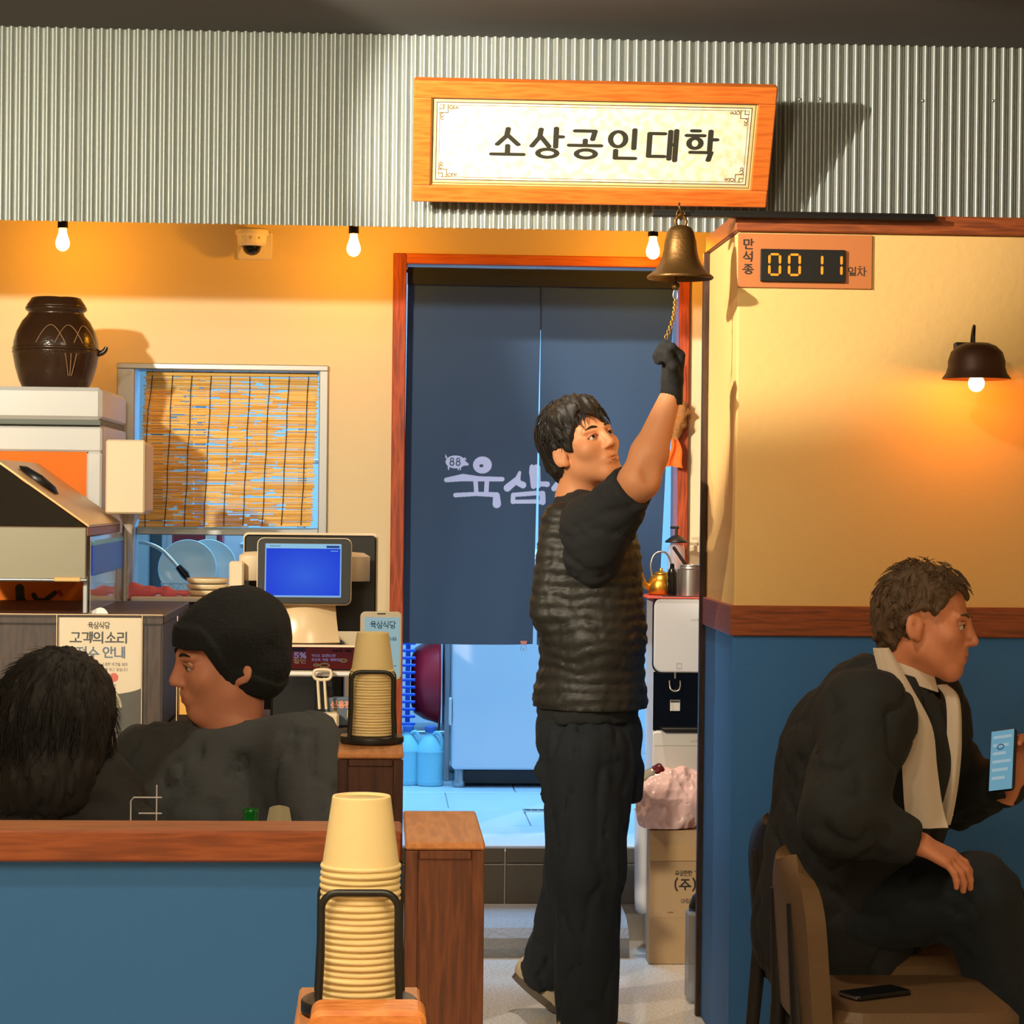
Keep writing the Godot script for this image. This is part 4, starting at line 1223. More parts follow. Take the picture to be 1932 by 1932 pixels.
	obj("eaves_board", Geo.new().box(Vector3(0.0, h0 - 0.012, -hd / 2), Vector3(0.006, 0.024, hd - 0.01), 0.002), mat("warm_steel", c8(150, 84, 50), 0.4, 0.3), hw)
	obj("blue_board", Geo.new().box(Vector3(0.0125, (h0 + hb) / 2 - 0.014, -hd / 2), Vector3(0.004, h0 - hb - 0.05, hd - 0.06), 0.001), mat("deep_blue", c8(24, 84, 238), 0.4), hw)
	obj("pale_edge", Geo.new().box(Vector3(0.0125, h0 - 0.043, -hd / 2), Vector3(0.005, 0.012, hd - 0.06), 0.001), mat("pale_cyan", c8(120, 206, 240), 0.4), hw)
	obj("clear_side", Geo.new().box(Vector3(0.008, h0 / 2 - 0.01, -hd / 2), Vector3(0.003, h0 - 0.03, hd - 0.02), 0.0), M.clear, hw)
	for k in 4: obj("leg", Geo.new().span(Vector3([-0.012, -0.478][k % 2], 0.0, [-0.014, -hd][k / 2]), Vector3([0.0, -0.466][k % 2], hb + 0.01, [-0.026, -hd + 0.012][k / 2]), 0.002), M.alu, hw)
	obj("black_scoop", Geo.new().lathe(V2([0.0, 0.0, 0.03, 0.006, 0.042, 0.03, 0.03, 0.05, 0.0, 0.058]), Vector3(-0.166, h0 + 0.112, -0.2), 24, Basis(Vector3(0.81, -0.58, 0) * 1.6, Vector3(0.58, 0.81, 0) * 0.55, Vector3(0, 0, 1))), M.black_plastic, hw)
	# serving counter with posters behind clear sheets
	var sc := thing("serving_counter", "dark brown serving counter with clear sheets and notices on its front", "counter", Vector3(-0.9, 0, -6.7))
	obj("cabinet", Geo.new().span(Vector3(-0.6, 0, 0.36), Vector3(0.33, 1.135, -0.46), 0.004), M.wood_dark, sc)
	obj("worktop", Geo.new().span(Vector3(-0.6, 1.136, 0.365), Vector3(0.335, 1.161, -0.47), 0.003), M.wood_dark, sc)
	obj("clear_sheet", Geo.new().span(Vector3(-0.6, 0.8, 0.378), Vector3(0.334, 1.162, 0.381), 0.0), M.clear_thin, sc)
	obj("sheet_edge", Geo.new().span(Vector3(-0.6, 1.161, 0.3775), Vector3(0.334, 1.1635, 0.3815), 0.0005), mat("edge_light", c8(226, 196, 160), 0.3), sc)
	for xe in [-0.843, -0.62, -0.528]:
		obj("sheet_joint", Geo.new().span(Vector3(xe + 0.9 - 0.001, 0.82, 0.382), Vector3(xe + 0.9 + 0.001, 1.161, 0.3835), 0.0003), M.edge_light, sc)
	var n0 := Vector3(-0.84, 1.154, -6.31)
	var n1 := Vector3(-0.623, 0.898, -6.31)
	var nw := n1.x - n0.x
	var nh := 0.3
	var pm := blank(640, 880, c8(222, 204, 176))
	write(pm, "육삼식당", Vector2(228, 34), Vector2(40, 52), Vector2(3.2, 3.2), c8(60, 52, 44), 0.06)
	write(pm, "고객의", Vector2(92, 112), Vector2(84, 84), Vector2(6.6, 5.6), c8(56, 56, 54), 0.06)
	write(pm, "소리", Vector2(364, 112), Vector2(84, 84), Vector2(6.6, 5.6), c8(56, 56, 54), 0.06)
	write(pm, "접수", Vector2(140, 226), Vector2(84, 84), Vector2(6.6, 5.6), c8(86, 104, 124), 0.06)
	write(pm, "안내", Vector2(342, 226), Vector2(84, 84), Vector2(6.6, 5.6), c8(86, 104, 124), 0.06)
	write(pm, "육삼식당에서는 여러분의 소중한 의견을 담아", Vector2(74, 348), Vector2(21, 25), Vector2(1.5, 1.4), c8(96, 84, 72), 0.06)
	write(pm, "고객서비스 향상을 위한 조사를 하고 있습니다", Vector2(66, 388), Vector2(21, 25), Vector2(1.5, 1.4), c8(96, 84, 72), 0.06)
	stroke(pm, Vector2(160, 462), Vector2(160.5, 462), Vector2(34, 34), c8(206, 140, 60))
	stroke(pm, Vector2(306, 462), Vector2(306.5, 462), Vector2(33, 33), c8(122, 128, 54))
	stroke(pm, Vector2(430, 462), Vector2(430.5, 462), Vector2(35, 35), c8(206, 94, 72))
	for k in 3: write(pm, ["보통", "좋음", "불만"][k], Vector2([138, 288, 412][k], 516), Vector2(18, 18), Vector2(1.3, 1.3), c8(110, 96, 80), 0.08)
	for x in 640:
		var yy := 512 + int(90 * sqrt(maxf(0.0, 1.0 - pow((x - 240) / 430.0, 2.0))))
		pm.fill_rect(Rect2i(x, yy, 1, 880 - yy), c8(74, 68, 58))
	for k in 5: poly(pm, ring(Vector2(330, 700), Vector2(60 + 24 * k, 70 + 24 * k), 4.2, 6.2), Vector2.ZERO, Vector2.ONE, Vector2(9, 9), c8(180, 166, 132))
	obj("notice", Geo.new().span(Vector3(n0.x + 0.9, n0.y - nh - 0.0, 0.3705), Vector3(n0.x + 0.9 + nw, n0.y - 0.002, 0.3715), 0.0), mat("paper_edge", c8(222, 204, 176), 0.7), sc)
	obj("notice_print", Geo.new().quad_xy(nw, nh, 0.3722, Vector2(n0.x + 0.9 + nw / 2, n0.y - nh / 2)), pic("notice_print", pm, 0.6), sc)
	obj("yellow_notice", Geo.new().span(Vector3(-0.524 + 0.9, 0.9, 0.3705), Vector3(-0.423 + 0.9, n0.y - 0.003, 0.3722), 0.0), mat("yellow_paper", c8(216, 160, 70), 0.7), sc)
	obj("white_tag", Geo.new().prism(rrect(0.07, 0.07, 0.02), 0.002, Transform3D(Basis(Vector3(0, 0, 1), 0.5), Vector3(-0.745, 1.137, -6.4) + Vector3(0.9, 0, 6.7)), 0.0), M.white_plastic, sc)
	till()

func till() -> void:
	var top := 0.862
	var tc := thing("till_counter", "low dark counter that carries the till", "counter", Vector3(-0.2, 0, -6.62))
	obj("worktop", Geo.new().span(Vector3(-0.365, top - 0.02, 0.27), Vector3(0.245, top, -0.3), 0.003), M.wood_dark, tc)
	obj("cabinet", Geo.new().span(Vector3(-0.36, 0, 0.25), Vector3(0.24, top - 0.021, -0.3), 0.003), M.wood_dark, tc)
	# till
	var s0 := Vector3(-0.329, 1.364, -6.52)
	var s1 := Vector3(-0.077, 1.186, -6.52)
	var cx := (s0.x + s1.x) / 2
	var sw := s1.x - s0.x
	var shh := s0.y - s1.y
	var t := thing("till_terminal", "cream till with a black-framed blue touchscreen", "till", Vector3(cx, top + 0.001, -6.6))
	var cy := (s0.y + s1.y) / 2 - top - 0.001
	var tilt := Transform3D(Basis(Vector3.RIGHT, -0.14), Vector3(0, cy, 0.075))
	obj("screen_shell", Geo.new().prism(rrect(sw + 0.006, shh + 0.006, 0.018), 0.02, tilt * Transform3D(Basis.IDENTITY, Vector3(0, 0, -0.018)), 0.005), M.cream_plastic, t)
	obj("bezel", Geo.new().prism(rrect(sw, shh, 0.016), 0.006, tilt * Transform3D(Basis.IDENTITY, Vector3(0, 0, 0.001)), 0.001), mat("bezel_black", c8(16, 16, 17), 0.55), t)
	var im := blank(480, 320, c8(24, 60, 220))
	for y in 320:
		for x in 480:
			var r := Vector2((x - 250) / 300.0, (y - 190) / 220.0).length()
			im.set_pixel(x, y, c8(52, 104, 236).lerp(c8(28, 66, 226), clampf(r, 0, 1)))
	im.fill_rect(Rect2i(0, 0, 480, 28), c8(150, 205, 236))
	im.fill_rect(Rect2i(0, 0, 7, 320), c8(140, 190, 245)); im.fill_rect(Rect2i(473, 0, 7, 320), c8(140, 190, 245)); im.fill_rect(Rect2i(0, 310, 480, 10), c8(140, 190, 245))
	im.fill_rect(Rect2i(386, 10, 82, 14), c8(36, 66, 150)); im.fill_rect(Rect2i(412, 40, 48, 5), c8(120, 170, 240))
	for k in 5: im.fill_rect(Rect2i(30 + 14 * k, 10, 8, 8), c8(90, 130, 160))
	var sm := pic("till_screen", im, 0.3, 0.85)
	obj("display", Geo.new().prism(rrect(sw * 0.825, shh * 0.83, 0.003), 0.002, tilt * Transform3D(Basis.IDENTITY, Vector3(-0.003, 0.001, 0.0065))), M.black_gloss, t)
	var qd := MeshInstance3D.new()
	qd.name = "screen_image"
	qd.mesh = Geo.new().quad_xy(sw * 0.82, shh * 0.82, 0.0).mesh()
	qd.material_override = sm
	qd.transform = tilt * Transform3D(Basis.IDENTITY, Vector3(-0.003, 0.001, 0.0088))
	t.get_node("display").add_child(qd)
	var nb := 1.075 - top
	var nt := s1.y - top - 0.012
	obj("neck", Geo.new().sheet(16, 10, func(u, v): return Vector3((u - 0.5) * lerpf(0.158, 0.176 + 0.014 * v * v, v), lerpf(nt + 0.03, nb, v), 0.035 + 0.028 * sin(u * PI) + 0.04 * v * v - 0.02 * v), 0.02), mat("cream_gloss", c8(222, 192, 150), 0.25), t)
	obj("base", Geo.new().box(Vector3(0.01, nb / 2 + 0.002, -0.02), Vector3(0.2, nb, 0.14), 0.008), M.black_plastic, t)
	for sd in [-1, 1]:
		obj("side_drum", Geo.new().lathe(V2([0.0, 0.03, 0.03, 0.028, 0.047, 0.018, 0.047, 0.018, 0.047, -0.05, 0.0, -0.05]), Vector3(sd * 0.135 - 0.004, cy + 0.02, -0.06), 28), M.cream_plastic, t)
	obj("rear_board", Geo.new().prism(rrect(0.37, 0.27, 0.012), 0.03, Transform3D(Basis.IDENTITY, Vector3(0.01, cy - 0.04, -0.165)), 0.004), M.black_plastic, t)
	obj("rear_edge", Geo.new().prism(rrect(0.38, 0.276, 0.014), 0.02, Transform3D(Basis.IDENTITY, Vector3(0.01, cy - 0.037, -0.187)), 0.004), M.cream_plastic, t)
	obj("rear_stand", Geo.new().box(Vector3(0.01, 0.075, -0.17), Vector3(0.2, 0.15, 0.05), 0.006), M.black_plastic, t)
	# receipt roll beside it
	var rl := Vector3(-0.391, 1.252, -6.62)
	var rr := thing("paper_roll", "cream paper roll box left of the till screen", "box", Vector3(rl.x, top + 0.001, -6.62))
	obj("roll_box", Geo.new().box(Vector3(0, (rl.y + 0.045 - top) / 2, 0), Vector3(0.04, rl.y + 0.045 - top, 0.06), 0.005), M.cream_plastic, rr)
	# customer display with a red banner
	var d0 := Vector3(-0.244, 1.08, -6.4)
	var d1 := Vector3(-0.052, 1.007, -6.4)
	var cd := thing("customer_display", "cream customer display with a red discount banner below the till screen", "display", Vector3((d0.x + d1.x) / 2, top + 0.001, -6.43))
	var dy := (d0.y + d1.y) / 2 - top
	var dw := d1.x - d0.x
	obj("case", Geo.new().box(Vector3(0, dy, 0.01), Vector3(dw, d0.y - d1.y, 0.03), 0.006), M.cream_plastic, cd)
	obj("lip", Geo.new().box(Vector3(0, d1.y - top - 0.004, 0.018), Vector3(dw + 0.006, 0.012, 0.04), 0.004), M.white_plastic, cd)
	var bm := blank(512, 190, c8(150, 52, 50))
	for y in 190: bm.fill_rect(Rect2i(0, y, 512, 1), c8(132, 56, 64).lerp(c8(168, 58, 46), y / 190.0))
	bm.fill_rect(Rect2i(12, 8, 100, 26), c8(60, 52, 66))
	write(bm, "5%", Vector2(22, 46), Vector2(72, 44), Vector2(6, 6), c8(206, 186, 240), 0.1)
	write(bm, "할인", Vector2(22, 98), Vector2(46, 36), Vector2(3.4, 3), c8(214, 170, 130), 0.1)
	write(bm, "카드로 결제하시면", Vector2(160, 58), Vector2(20, 22), Vector2(2, 2), c8(196, 170, 226), 0.1)
	write(bm, "포인트 적립 혜택까지", Vector2(160, 92), Vector2(22, 22), Vector2(2.2, 2.2), c8(196, 170, 226), 0.1)
	write(bm, "육삼식당 가맹점", Vector2(320, 18), Vector2(18, 22), Vector2(2, 2), c8(52, 30, 34), 0.1)
	for k in [[260, 148, 36, 16], [196, 146, 18, 9], [404, 108, 26, 11]]: poly(bm, ring(Vector2(k[0], k[1]), Vector2(k[2], k[3])), Vector2.ZERO, Vector2.ONE, Vector2(5, 5), c8(196, 176, 120))
	bm.fill_rect(Rect2i(0, 178, 512, 12), c8(60, 60, 76))
	obj("banner", Geo.new().quad_xy(dw * 0.93, (d0.y - d1.y) * 0.86, 0.0262, Vector2(0.004, dy)), pic("banner", bm, 0.35, 0.25), cd)
	obj("stalk", Geo.new().box(Vector3(0.005, dy / 2 - 0.012, 0.0), Vector3(0.05, dy - 0.03, 0.02), 0.004), M.black_plastic, cd)
	# card-reader bracket
	var k0 := Vector3(-0.147, 1.014, -6.38)
	var br := thing("reader_bracket", "cream slotted bracket under the red banner", "bracket", Vector3(k0.x, top + 0.001, -6.375))
	var bh := k0.y - top
	obj("head", Geo.new().tube(smooth([Vector3(-0.02, bh, 0.0), Vector3(0.02, bh, 0.0), Vector3(0.018, bh - 0.022, 0.0), Vector3(-0.018, bh - 0.022, 0.0)], 5, true), 0.0045, 8, true), M.cream_plastic, br)
	for s in [-1, 1]: obj("bar", Geo.new().tube([Vector3(-0.004 + s * 0.009, bh - 0.02, 0), Vector3(0.002 + s * 0.009, 0.05, 0.004)], 0.004, 8), M.cream_plastic, br)
	obj("foot", Geo.new().box(Vector3(0.02, 0.02, 0.0), Vector3(0.05, 0.04, 0.05), 0.006), M.cream_plastic, br)
	var st := Vector3(-0.116, 0.902, -6.4)
	var sk := thing("sticker_box", "small blue-grey box with red and yellow lettering beside the bracket", "box", Vector3(st.x + 0.012, top + 0.001, -6.43))
	obj("box", Geo.new().box(Vector3(0, 0.039, 0), Vector3(0.07, 0.076, 0.04), 0.003), mat("slate_card", c8(92, 104, 120), 0.6), sk)
	var km := blank(128, 132, c8(92, 104, 120))
	write(km, "신용판", Vector2(24, 12), Vector2(34, 34), Vector2(3.4, 3), c8(232, 150, 120), 0.06)
	write(km, "841", Vector2(34, 60), Vector2(46, 34), Vector2(4, 4), c8(232, 186, 40), 0.1)
	obj("print", Geo.new().quad_xy(0.066, 0.07, 0.0204, Vector2(0, 0.039)), pic("sticker_print", km, 0.6), sk)
	# tablet on a stand
	var t0 := Vector3(-0.048, 1.174, -6.36)
	var t1 := Vector3(0.064, 0.991, -6.36)
	var tb := thing("order_tablet", "small upright tablet with a pale lit screen behind the farther cup stack", "tablet", Vector3((t0.x + t1.x) / 2, top + 0.001, -6.37))
	var ty := (t0.y + t1.y) / 2 - top - 0.001
	var tw := t1.x - t0.x
	var th := t0.y - t1.y
	obj("case", Geo.new().prism(rrect(tw, th, 0.014), 0.012, Transform3D(Basis.IDENTITY, Vector3(0, ty, -0.006)), 0.003), mat("taupe_plastic", c8(176, 160, 138), 0.5), tb)
	var pm := blank(256, 400, c8(196, 232, 238))
	write(pm, "육삼식당", Vector2(42, 26), Vector2(44, 50), Vector2(2.6, 2.6), c8(62, 84, 96), 0.06)
	write(pm, "셀프바", Vector2(106, 100), Vector2(18, 20), Vector2(1.5, 1.5), c8(90, 120, 132), 0.06)
	write(pm, "대면 톡 많이 받으세요", Vector2(24, 134), Vector2(20, 24), Vector2(1.6, 1.6), c8(90, 120, 132), 0.04)
	stroke(pm, Vector2(220, 330), Vector2(232, 330), Vector2(3, 3), c8(90, 120, 132))
	obj("screen", Geo.new().quad_xy(tw * 0.84, th * 0.86, 0.0066, Vector2(0.002, ty - 0.002)), pic("tablet_screen", pm, 0.3, 0.5), tb)
	obj("speaker_slot", Geo.new().box(Vector3(0.0, ty + th * 0.47, 0.0064), Vector3(0.022, 0.003, 0.001), 0.0), M.black_plastic, tb)
	obj("stand", Geo.new().box(Vector3(0, (ty - th / 2) / 2 + 0.01, -0.012), Vector3(0.03, ty - th / 2 + 0.02, 0.012), 0.003).box(Vector3(0, 0.004, -0.012), Vector3(0.09, 0.008, 0.09), 0.003), M.black_plastic, tb)

# ---------------------------------------------------------------- low partition, posts, paper cups, table
func boxed_post(called: String, label: String, at: Vector3, w: float, top: float, d: float, side := "wood_y") -> void:
	var t := thing(called, label, "post", at)
	obj("body", Geo.new().span(Vector3(-w / 2 + 0.003, 0, d / 2 - 0.003), Vector3(w / 2 - 0.003, top - 0.011, -d / 2 + 0.003), 0.002), M[side], t)
	obj("top_board", Geo.new().span(Vector3(-w / 2, top - 0.01, d / 2), Vector3(w / 2, top, -d / 2), 0.0025), M.wood_top, t)
	for s in [-1, 1]:
		obj("edge_strip", Geo.new().span(Vector3(s * (w / 2 - 0.0085) - 0.008, 0.0, d / 2 + 0.0), Vector3(s * (w / 2 - 0.0085) + 0.008, top - 0.011, d / 2 - 0.008), 0.0015), M[side], t)
	obj("edge_strip", Geo.new().span(Vector3(-w / 2 + 0.017, top - 0.022, d / 2), Vector3(w / 2 - 0.017, top - 0.011, d / 2 - 0.008), 0.0015), M[side], t)

const NTH := ["first", "second", "third", "fourth", "fifth", "sixth", "seventh", "eighth", "ninth", "tenth", "eleventh", "twelfth", "thirteenth", "fourteenth", "fifteenth", "sixteenth", "seventeenth", "eighteenth", "nineteenth", "twentieth", "twenty-first", "twenty-second", "twenty-third", "twenty-fourth"]

func cup_stack(at: Vector3, count: int, pitch: float, where: String, grp: String) -> void:
	var cup: Node3D = null
	for i in count:
		var says := "%s cream paper cup from the top of the %s stack, only its rim showing" % [NTH[count - 1 - i], where]
		if i == count - 1: says = "topmost cream paper cup of the %s stack, upside down with its whole side showing" % where
		if cup == null:
			cup = thing("paper_cup", says, "cup", at, 0, grp)
			obj("wall", Geo.new().lathe(V2([0.0, 0.0585, 0.021, 0.0585, 0.0225, 0.059, 0.0235, 0.0635, 0.0255, 0.064, 0.0262, 0.0625, 0.0345, 0.002, 0.034, 0.002, 0.0257, 0.062, 0.0, 0.058]), Vector3.ZERO, 40), M.paper_cup, cup)
			obj("rim", Geo.new().lathe(V2([0.0342, 0.0035, 0.0352, 0.0037, 0.036, 0.0025, 0.0362, 0.0012, 0.0355, -0.0001, 0.0342, 0.0001, 0.0338, 0.0015]), Vector3.ZERO, 40), M.paper_cup, cup)
		else:
			var c: Node3D = cup.duplicate()
			c.name = numbered("paper_cup")
			add_child(c)
			tag(c, says)
			c.position = at + Vector3(0.0004 * sin(i * 1.7), pitch * i, 0.0004 * cos(i * 2.3))
			c.rotation.y = i * 0.7

func cup_holder(label: String, at: Vector3, loop_h: float) -> void:
	var t := thing("cup_holder", label, "holder", at)
	obj("tray", Geo.new().lathe(V2([0.0, 0.0, 0.05, 0.0, 0.052, 0.002, 0.052, 0.01, 0.05, 0.012, 0.0, 0.012]), Vector3.ZERO, 40), M.black_plastic, t)
	for z in [0.037, -0.037]:
		var w := 0.0335 if z > 0 else 0.036
		var q := [Vector3(-w - 0.002, 0.011, z), Vector3(-w, loop_h * 0.5, z)]
		for k in 7: q.append(Vector3(-w + 0.014, loop_h - 0.014, z) + Vector3(-cos(k / 6.0 * PI / 2), sin(k / 6.0 * PI / 2), 0) * 0.014)
		for k in 7: q.append(Vector3(w - 0.014, loop_h - 0.014, z) + Vector3(sin(k / 6.0 * PI / 2), cos(k / 6.0 * PI / 2), 0) * 0.014)
		q.append(Vector3(w, loop_h * 0.5, z)); q.append(Vector3(w + 0.002, 0.011, z))
		obj("wire_loop", Geo.new().tube(q, 0.0034, 10), M.black_plastic, t)

func foreground() -> void:
	struct("wall_partition", Geo.new().span(Vector3(-3.2, 0, -3.105), Vector3(0.034, 1.006, -3.165), 0.002), M.blue_paint)
	struct("trim_5", Geo.new().span(Vector3(-3.2, 1.007, -3.085), Vector3(0.034, 1.0475, -3.185), 0.003), M.wood_cap)
	boxed_post("partition_post", "reddish-brown boxed wooden post ending the low blue partition", Vector3(0.0865, 0, -3.13), 0.1, 1.049, 0.3)
	boxed_post("partition_post", "dark wooden post carrying the farther stack of paper cups", Vector3(-0.01, 0, -3.9), 0.104, 1.078, 0.3, "wood_y_dark")
	boxed_post("partition_post", "wooden post at the bottom edge carrying the nearest stack of paper cups", Vector3(-0.014, 0, -2.09), 0.112, 1.02, 0.3)
	cup_stack(Vector3(-0.0135, 1.0335, -2.13), 21, 0.0058, "nearer", "paper cups in the nearer stack")
	cup_holder("black wire-loop cup holder round the nearer stack of paper cups", Vector3(-0.0135, 1.0205, -2.13), 0.112)
	cup_stack(Vector3(-0.0085, 1.0915, -3.9), 23, 0.0047, "farther", "paper cups in the farther stack")
	cup_holder("black wire-loop cup holder on the dark post, round the farther stack", Vector3(-0.0085, 1.0785, -3.9), 0.118)
	var nb := thing("wooden_box", "round-cornered orange wooden box at the bottom edge before the nearest cups", "box", Vector3(-0.005, 1.0205, -1.985))
	obj("box", Geo.new().prism(rrect(0.096, 0.037, 0.01), 0.05, Transform3D(Basis.IDENTITY, Vector3(0, 0.0185, -0.025)), 0.004), M.wood_orange_y, nb)
	# table behind the partition
	var tb := thing("dining_table", "wooden dining table hidden behind the low partition, between the two seated guests", "table", Vector3(-0.36, 0, -4.16))
	obj("tabletop", Geo.new().span(Vector3(-0.16, 0.7, 0.2), Vector3(0.27, 0.725, -0.16), 0.004), M.wood_x, tb)
	for k in 4: obj("leg", Geo.new().span(Vector3([-0.15, 0.23][k % 2], 0, [0.18, -0.12][k / 2]), Vector3([-0.12, 0.26][k % 2], 0.699, [0.15, -0.15][k / 2]), 0.002), M.black_metal, tb)
	var bp := Vector3(-0.22, 0.927, -4.2)
	var bo := thing("green_bottle", "green glass bottle whose neck just shows above the partition cap", "bottle", Vector3(bp.x, 0.7255, -4.2))
	var bh := bp.y + 0.0035 - 0.7255
	obj("glass", Geo.new().lathe(V2([0.0, 0.0, 0.03, 0.0, 0.0325, 0.004, 0.0325, bh - 0.09, 0.028, bh - 0.07, 0.0145, bh - 0.03, 0.013, bh - 0.01, 0.0145, bh - 0.008, 0.0145, bh, 0.011, bh, 0.0105, bh - 0.03, 0.026, bh - 0.075, 0.03, bh - 0.09, 0.03, 0.005, 0.0, 0.005]), Vector3.ZERO, 28), mat("green_glass", c8(18, 110, 40), 0.1), bo)
	var rp := Vector3(-0.407, 0.909, -4.2)
	var ra := thing("wire_stand", "thin white wire stand on the table behind the partition", "stand", Vector3(rp.x, 0.7255, -4.22))
	var h1 := 0.947 - 0.7255
	var h2 := 0.919 - 0.7255
	var w := Geo.new()
	w.tube([Vector3(-0.024, 0.0, 0), Vector3(-0.024, h1 - 0.006, 0), Vector3(-0.019, h1, 0), Vector3(0.03, h1, 0)], 0.0014, 6)
	w.tube([Vector3(0.021, 0.0, 0), Vector3(0.021, h1 + 0.022, 0)], 0.0014, 6)
	w.tube([Vector3(-0.01, h2, 0), Vector3(0.03, h2, 0)], 0.0014, 6)
	w.tube([Vector3(-0.024, 0.002, 0), Vector3(0.021, 0.002, 0)], 0.0014, 6)
	w.tube([Vector3(-0.024, 0.002, 0), Vector3(-0.024, 0.002, -0.06), Vector3(0.021, 0.002, -0.06), Vector3(0.021, 0.002, 0)], 0.0014, 6)
	obj("wire_frame", w, M.white_plastic, ra)
	var np := Vector3(-0.172, 0.932, -4.2)
	var na := thing("napkin_fold", "beige folded napkin standing just behind the partition cap", "napkin", Vector3(np.x, 0.7255, -4.24))
	var nh := np.y - 0.7255
	obj("fold", Geo.new().sheet(12, 8, func(u, v): return Vector3((u - 0.5) * lerpf(0.085, 0.02 + 0.012, pow(v, 1.5)), nh * v - 0.006 * pow(absf(u - 0.5) * 2.0, 2.0) * v, 0.012 * cos((u - 0.5) * PI) - 0.008), 0.004), mat("napkin", c8(196, 182, 150), 0.8), na)

# ---------------------------------------------------------------- curtain, water dispenser and clutter at the doorway
func doorway() -> void:
	# printed halves of the curtain
	var x0 := 757.0
	var wpx := 262.0
	var y0 := 503.0
	var hpx := 713.0
	var ims := []
	var navy := c8(60, 92, 134)
	for half in 2:
		var im := blank(640, 1024, navy)
		var sx := 640.0 / wpx
		var sy := 1024.0 / hpx
		var k := Vector2(sx, sy)
		var o := Vector2(810 - x0 - wpx * half, 830 - y0) * k
		var s := k / 7.156
		var ink := c8(198, 226, 246)
		var pen := func(r: float) -> Vector2: return Vector2(r * s.x, r * s.y)
		var seg := func(a: float, b: float, c: float, d: float, ra: float, rb: float) -> void:
			stroke(im, o + Vector2(a, b) * s, o + Vector2(c, d) * s, pen.call(ra), ink, pen.call(rb))
		var disc := func(cx: float, cy: float, rx: float, ry: float, col: Color) -> void:
			stroke(im, o + Vector2(cx - 1, cy) * s, o + Vector2(cx + 1, cy) * s, Vector2(rx * s.x, ry * s.y), col)
		# small pig with a number on its side
		disc.call(340, 288, 140, 88, ink)
		seg.call(450, 300, 510, 318, 42, 18)
		seg.call(208, 230, 196, 190, 14, 3)
		for lx in [243, 380, 410]: seg.call(lx, 360, lx + 2, 395, 13, 7)
		seg.call(470, 240, 492, 255, 14, 4)
		for e in [290, 378]:
			poly(im, ring(Vector2(e, 258), Vector2(22, 22)), o, s, pen.call(6.5), navy)
			poly(im, ring(Vector2(e, 308), Vector2(27, 27)), o, s, pen.call(7.5), navy)
		# brush-written shop name
		disc.call(722, 325, 132, 116, ink)
		disc.call(708, 336, 27, 21, navy)
		seg.call(215, 535, 450, 498, 32, 50); seg.call(450, 498, 640, 510, 50, 38); seg.call(640, 512, 1008, 516, 36, 31)
		seg.call(630, 540, 645, 700, 33, 31); seg.call(790, 540, 785, 700, 33, 33)
		seg.call(348, 738, 640, 718, 31, 28); seg.call(640, 718, 900, 726, 28, 34); seg.call(930, 740, 938, 850, 48, 60)
		seg.call(1250, 426, 1222, 520, 22, 40); seg.call(1222, 520, 1082, 634, 44, 52); seg.call(1222, 560, 1302, 596, 40, 46)
		seg.call(1422, 350, 1418, 430, 34, 36); seg.call(1422, 430, 1452, 610, 36, 40); seg.call(1480, 350, 1490, 600, 34, 34)
		seg.call(1500, 572, 1622, 576, 34, 38)
		seg.call(1165, 730, 1560, 700, 30, 32); seg.call(1165, 730, 1165, 820, 30, 34); seg.call(1165, 822, 1560, 820, 28, 30); seg.call(1550, 710, 1555, 815, 44, 46)
		seg.call(1850, 426, 1822, 520, 22, 40); seg.call(1822, 520, 1722, 632, 44, 40); seg.call(1822, 560, 1902, 596, 40, 46)
		seg.call(2030, 350, 2040, 640, 36, 36); seg.call(1790, 722, 2000, 716, 30, 30); seg.call(2010, 722, 2018, 850, 40, 54)
		seg.call(2440, 430, 2210, 440, 28, 34); seg.call(2210, 440, 2215, 600, 32, 34); seg.call(2215, 605, 2430, 600, 32, 30)
		seg.call(2540, 350, 2550, 640, 36, 36); seg.call(2560, 490, 2660, 492, 32, 36)
		disc.call(2410, 770, 120, 90, ink)
		disc.call(2410, 770, 46, 30, navy)
		ims.append(im)
	var cu := thing("doorway_curtain", "navy split curtain with white brush lettering hanging in the kitchen doorway", "curtain")
	var zc := -7.985
	for half in 2:
		var m := pic("curtain_print_%d" % half, ims[half], 0.9)
		m.backlight_enabled = true; m.backlight = Color(0.42, 0.54, 0.8)
		m.heightmap_enabled = false
		var xl := [0.087, 0.534][half] as float
		var xr := [0.533, 0.985][half] as float
		var xlb := [0.077, 0.532][half] as float
		var xrb := [0.518, 0.938][half] as float
		var ty := 2.251 - 0.002
		var by := 0.992
		var f := func(u: float, v: float) -> Vector3:
			var fall := v * v
			var a := lerpf(xl, xlb, v)
			var b := lerpf(xr, xrb, v)
			if half == 0 and v > 0.12: b = lerpf(xr, xrb, (v - 0.12) / 0.88)
			if half == 0 and v <= 0.12: b = xr
			return Vector3(lerpf(a, b, u), lerpf(ty, by, v) - 0.004 * sin(u * 3.0 + half) * v, zc + 0.006 * sin(u * 7.0 + half * 2.0 + v * 2.0) * (0.3 + v) + 0.003 * sin(u * 19.0 + v * 5.0) * fall)
		obj("curtain_panel", Geo.new().sheet(36, 60, f, 0.0012), m, cu)
	obj("rod_pocket", Geo.new().sheet(24, 6, func(u, v): return Vector3(lerpf(0.085, 0.988, u), lerpf(2.246, 2.19, v), zc + 0.009 + 0.004 * sin(v * PI) + 0.0015 * sin(u * 20.0)), 0.002), mat("dark_navy", c8(34, 44, 66), 0.9), cu)
	obj("rod", Geo.new().tube([Vector3(0.083, 2.236, zc), Vector3(0.992, 2.236, zc)], 0.006, 8), M.black_metal, cu)
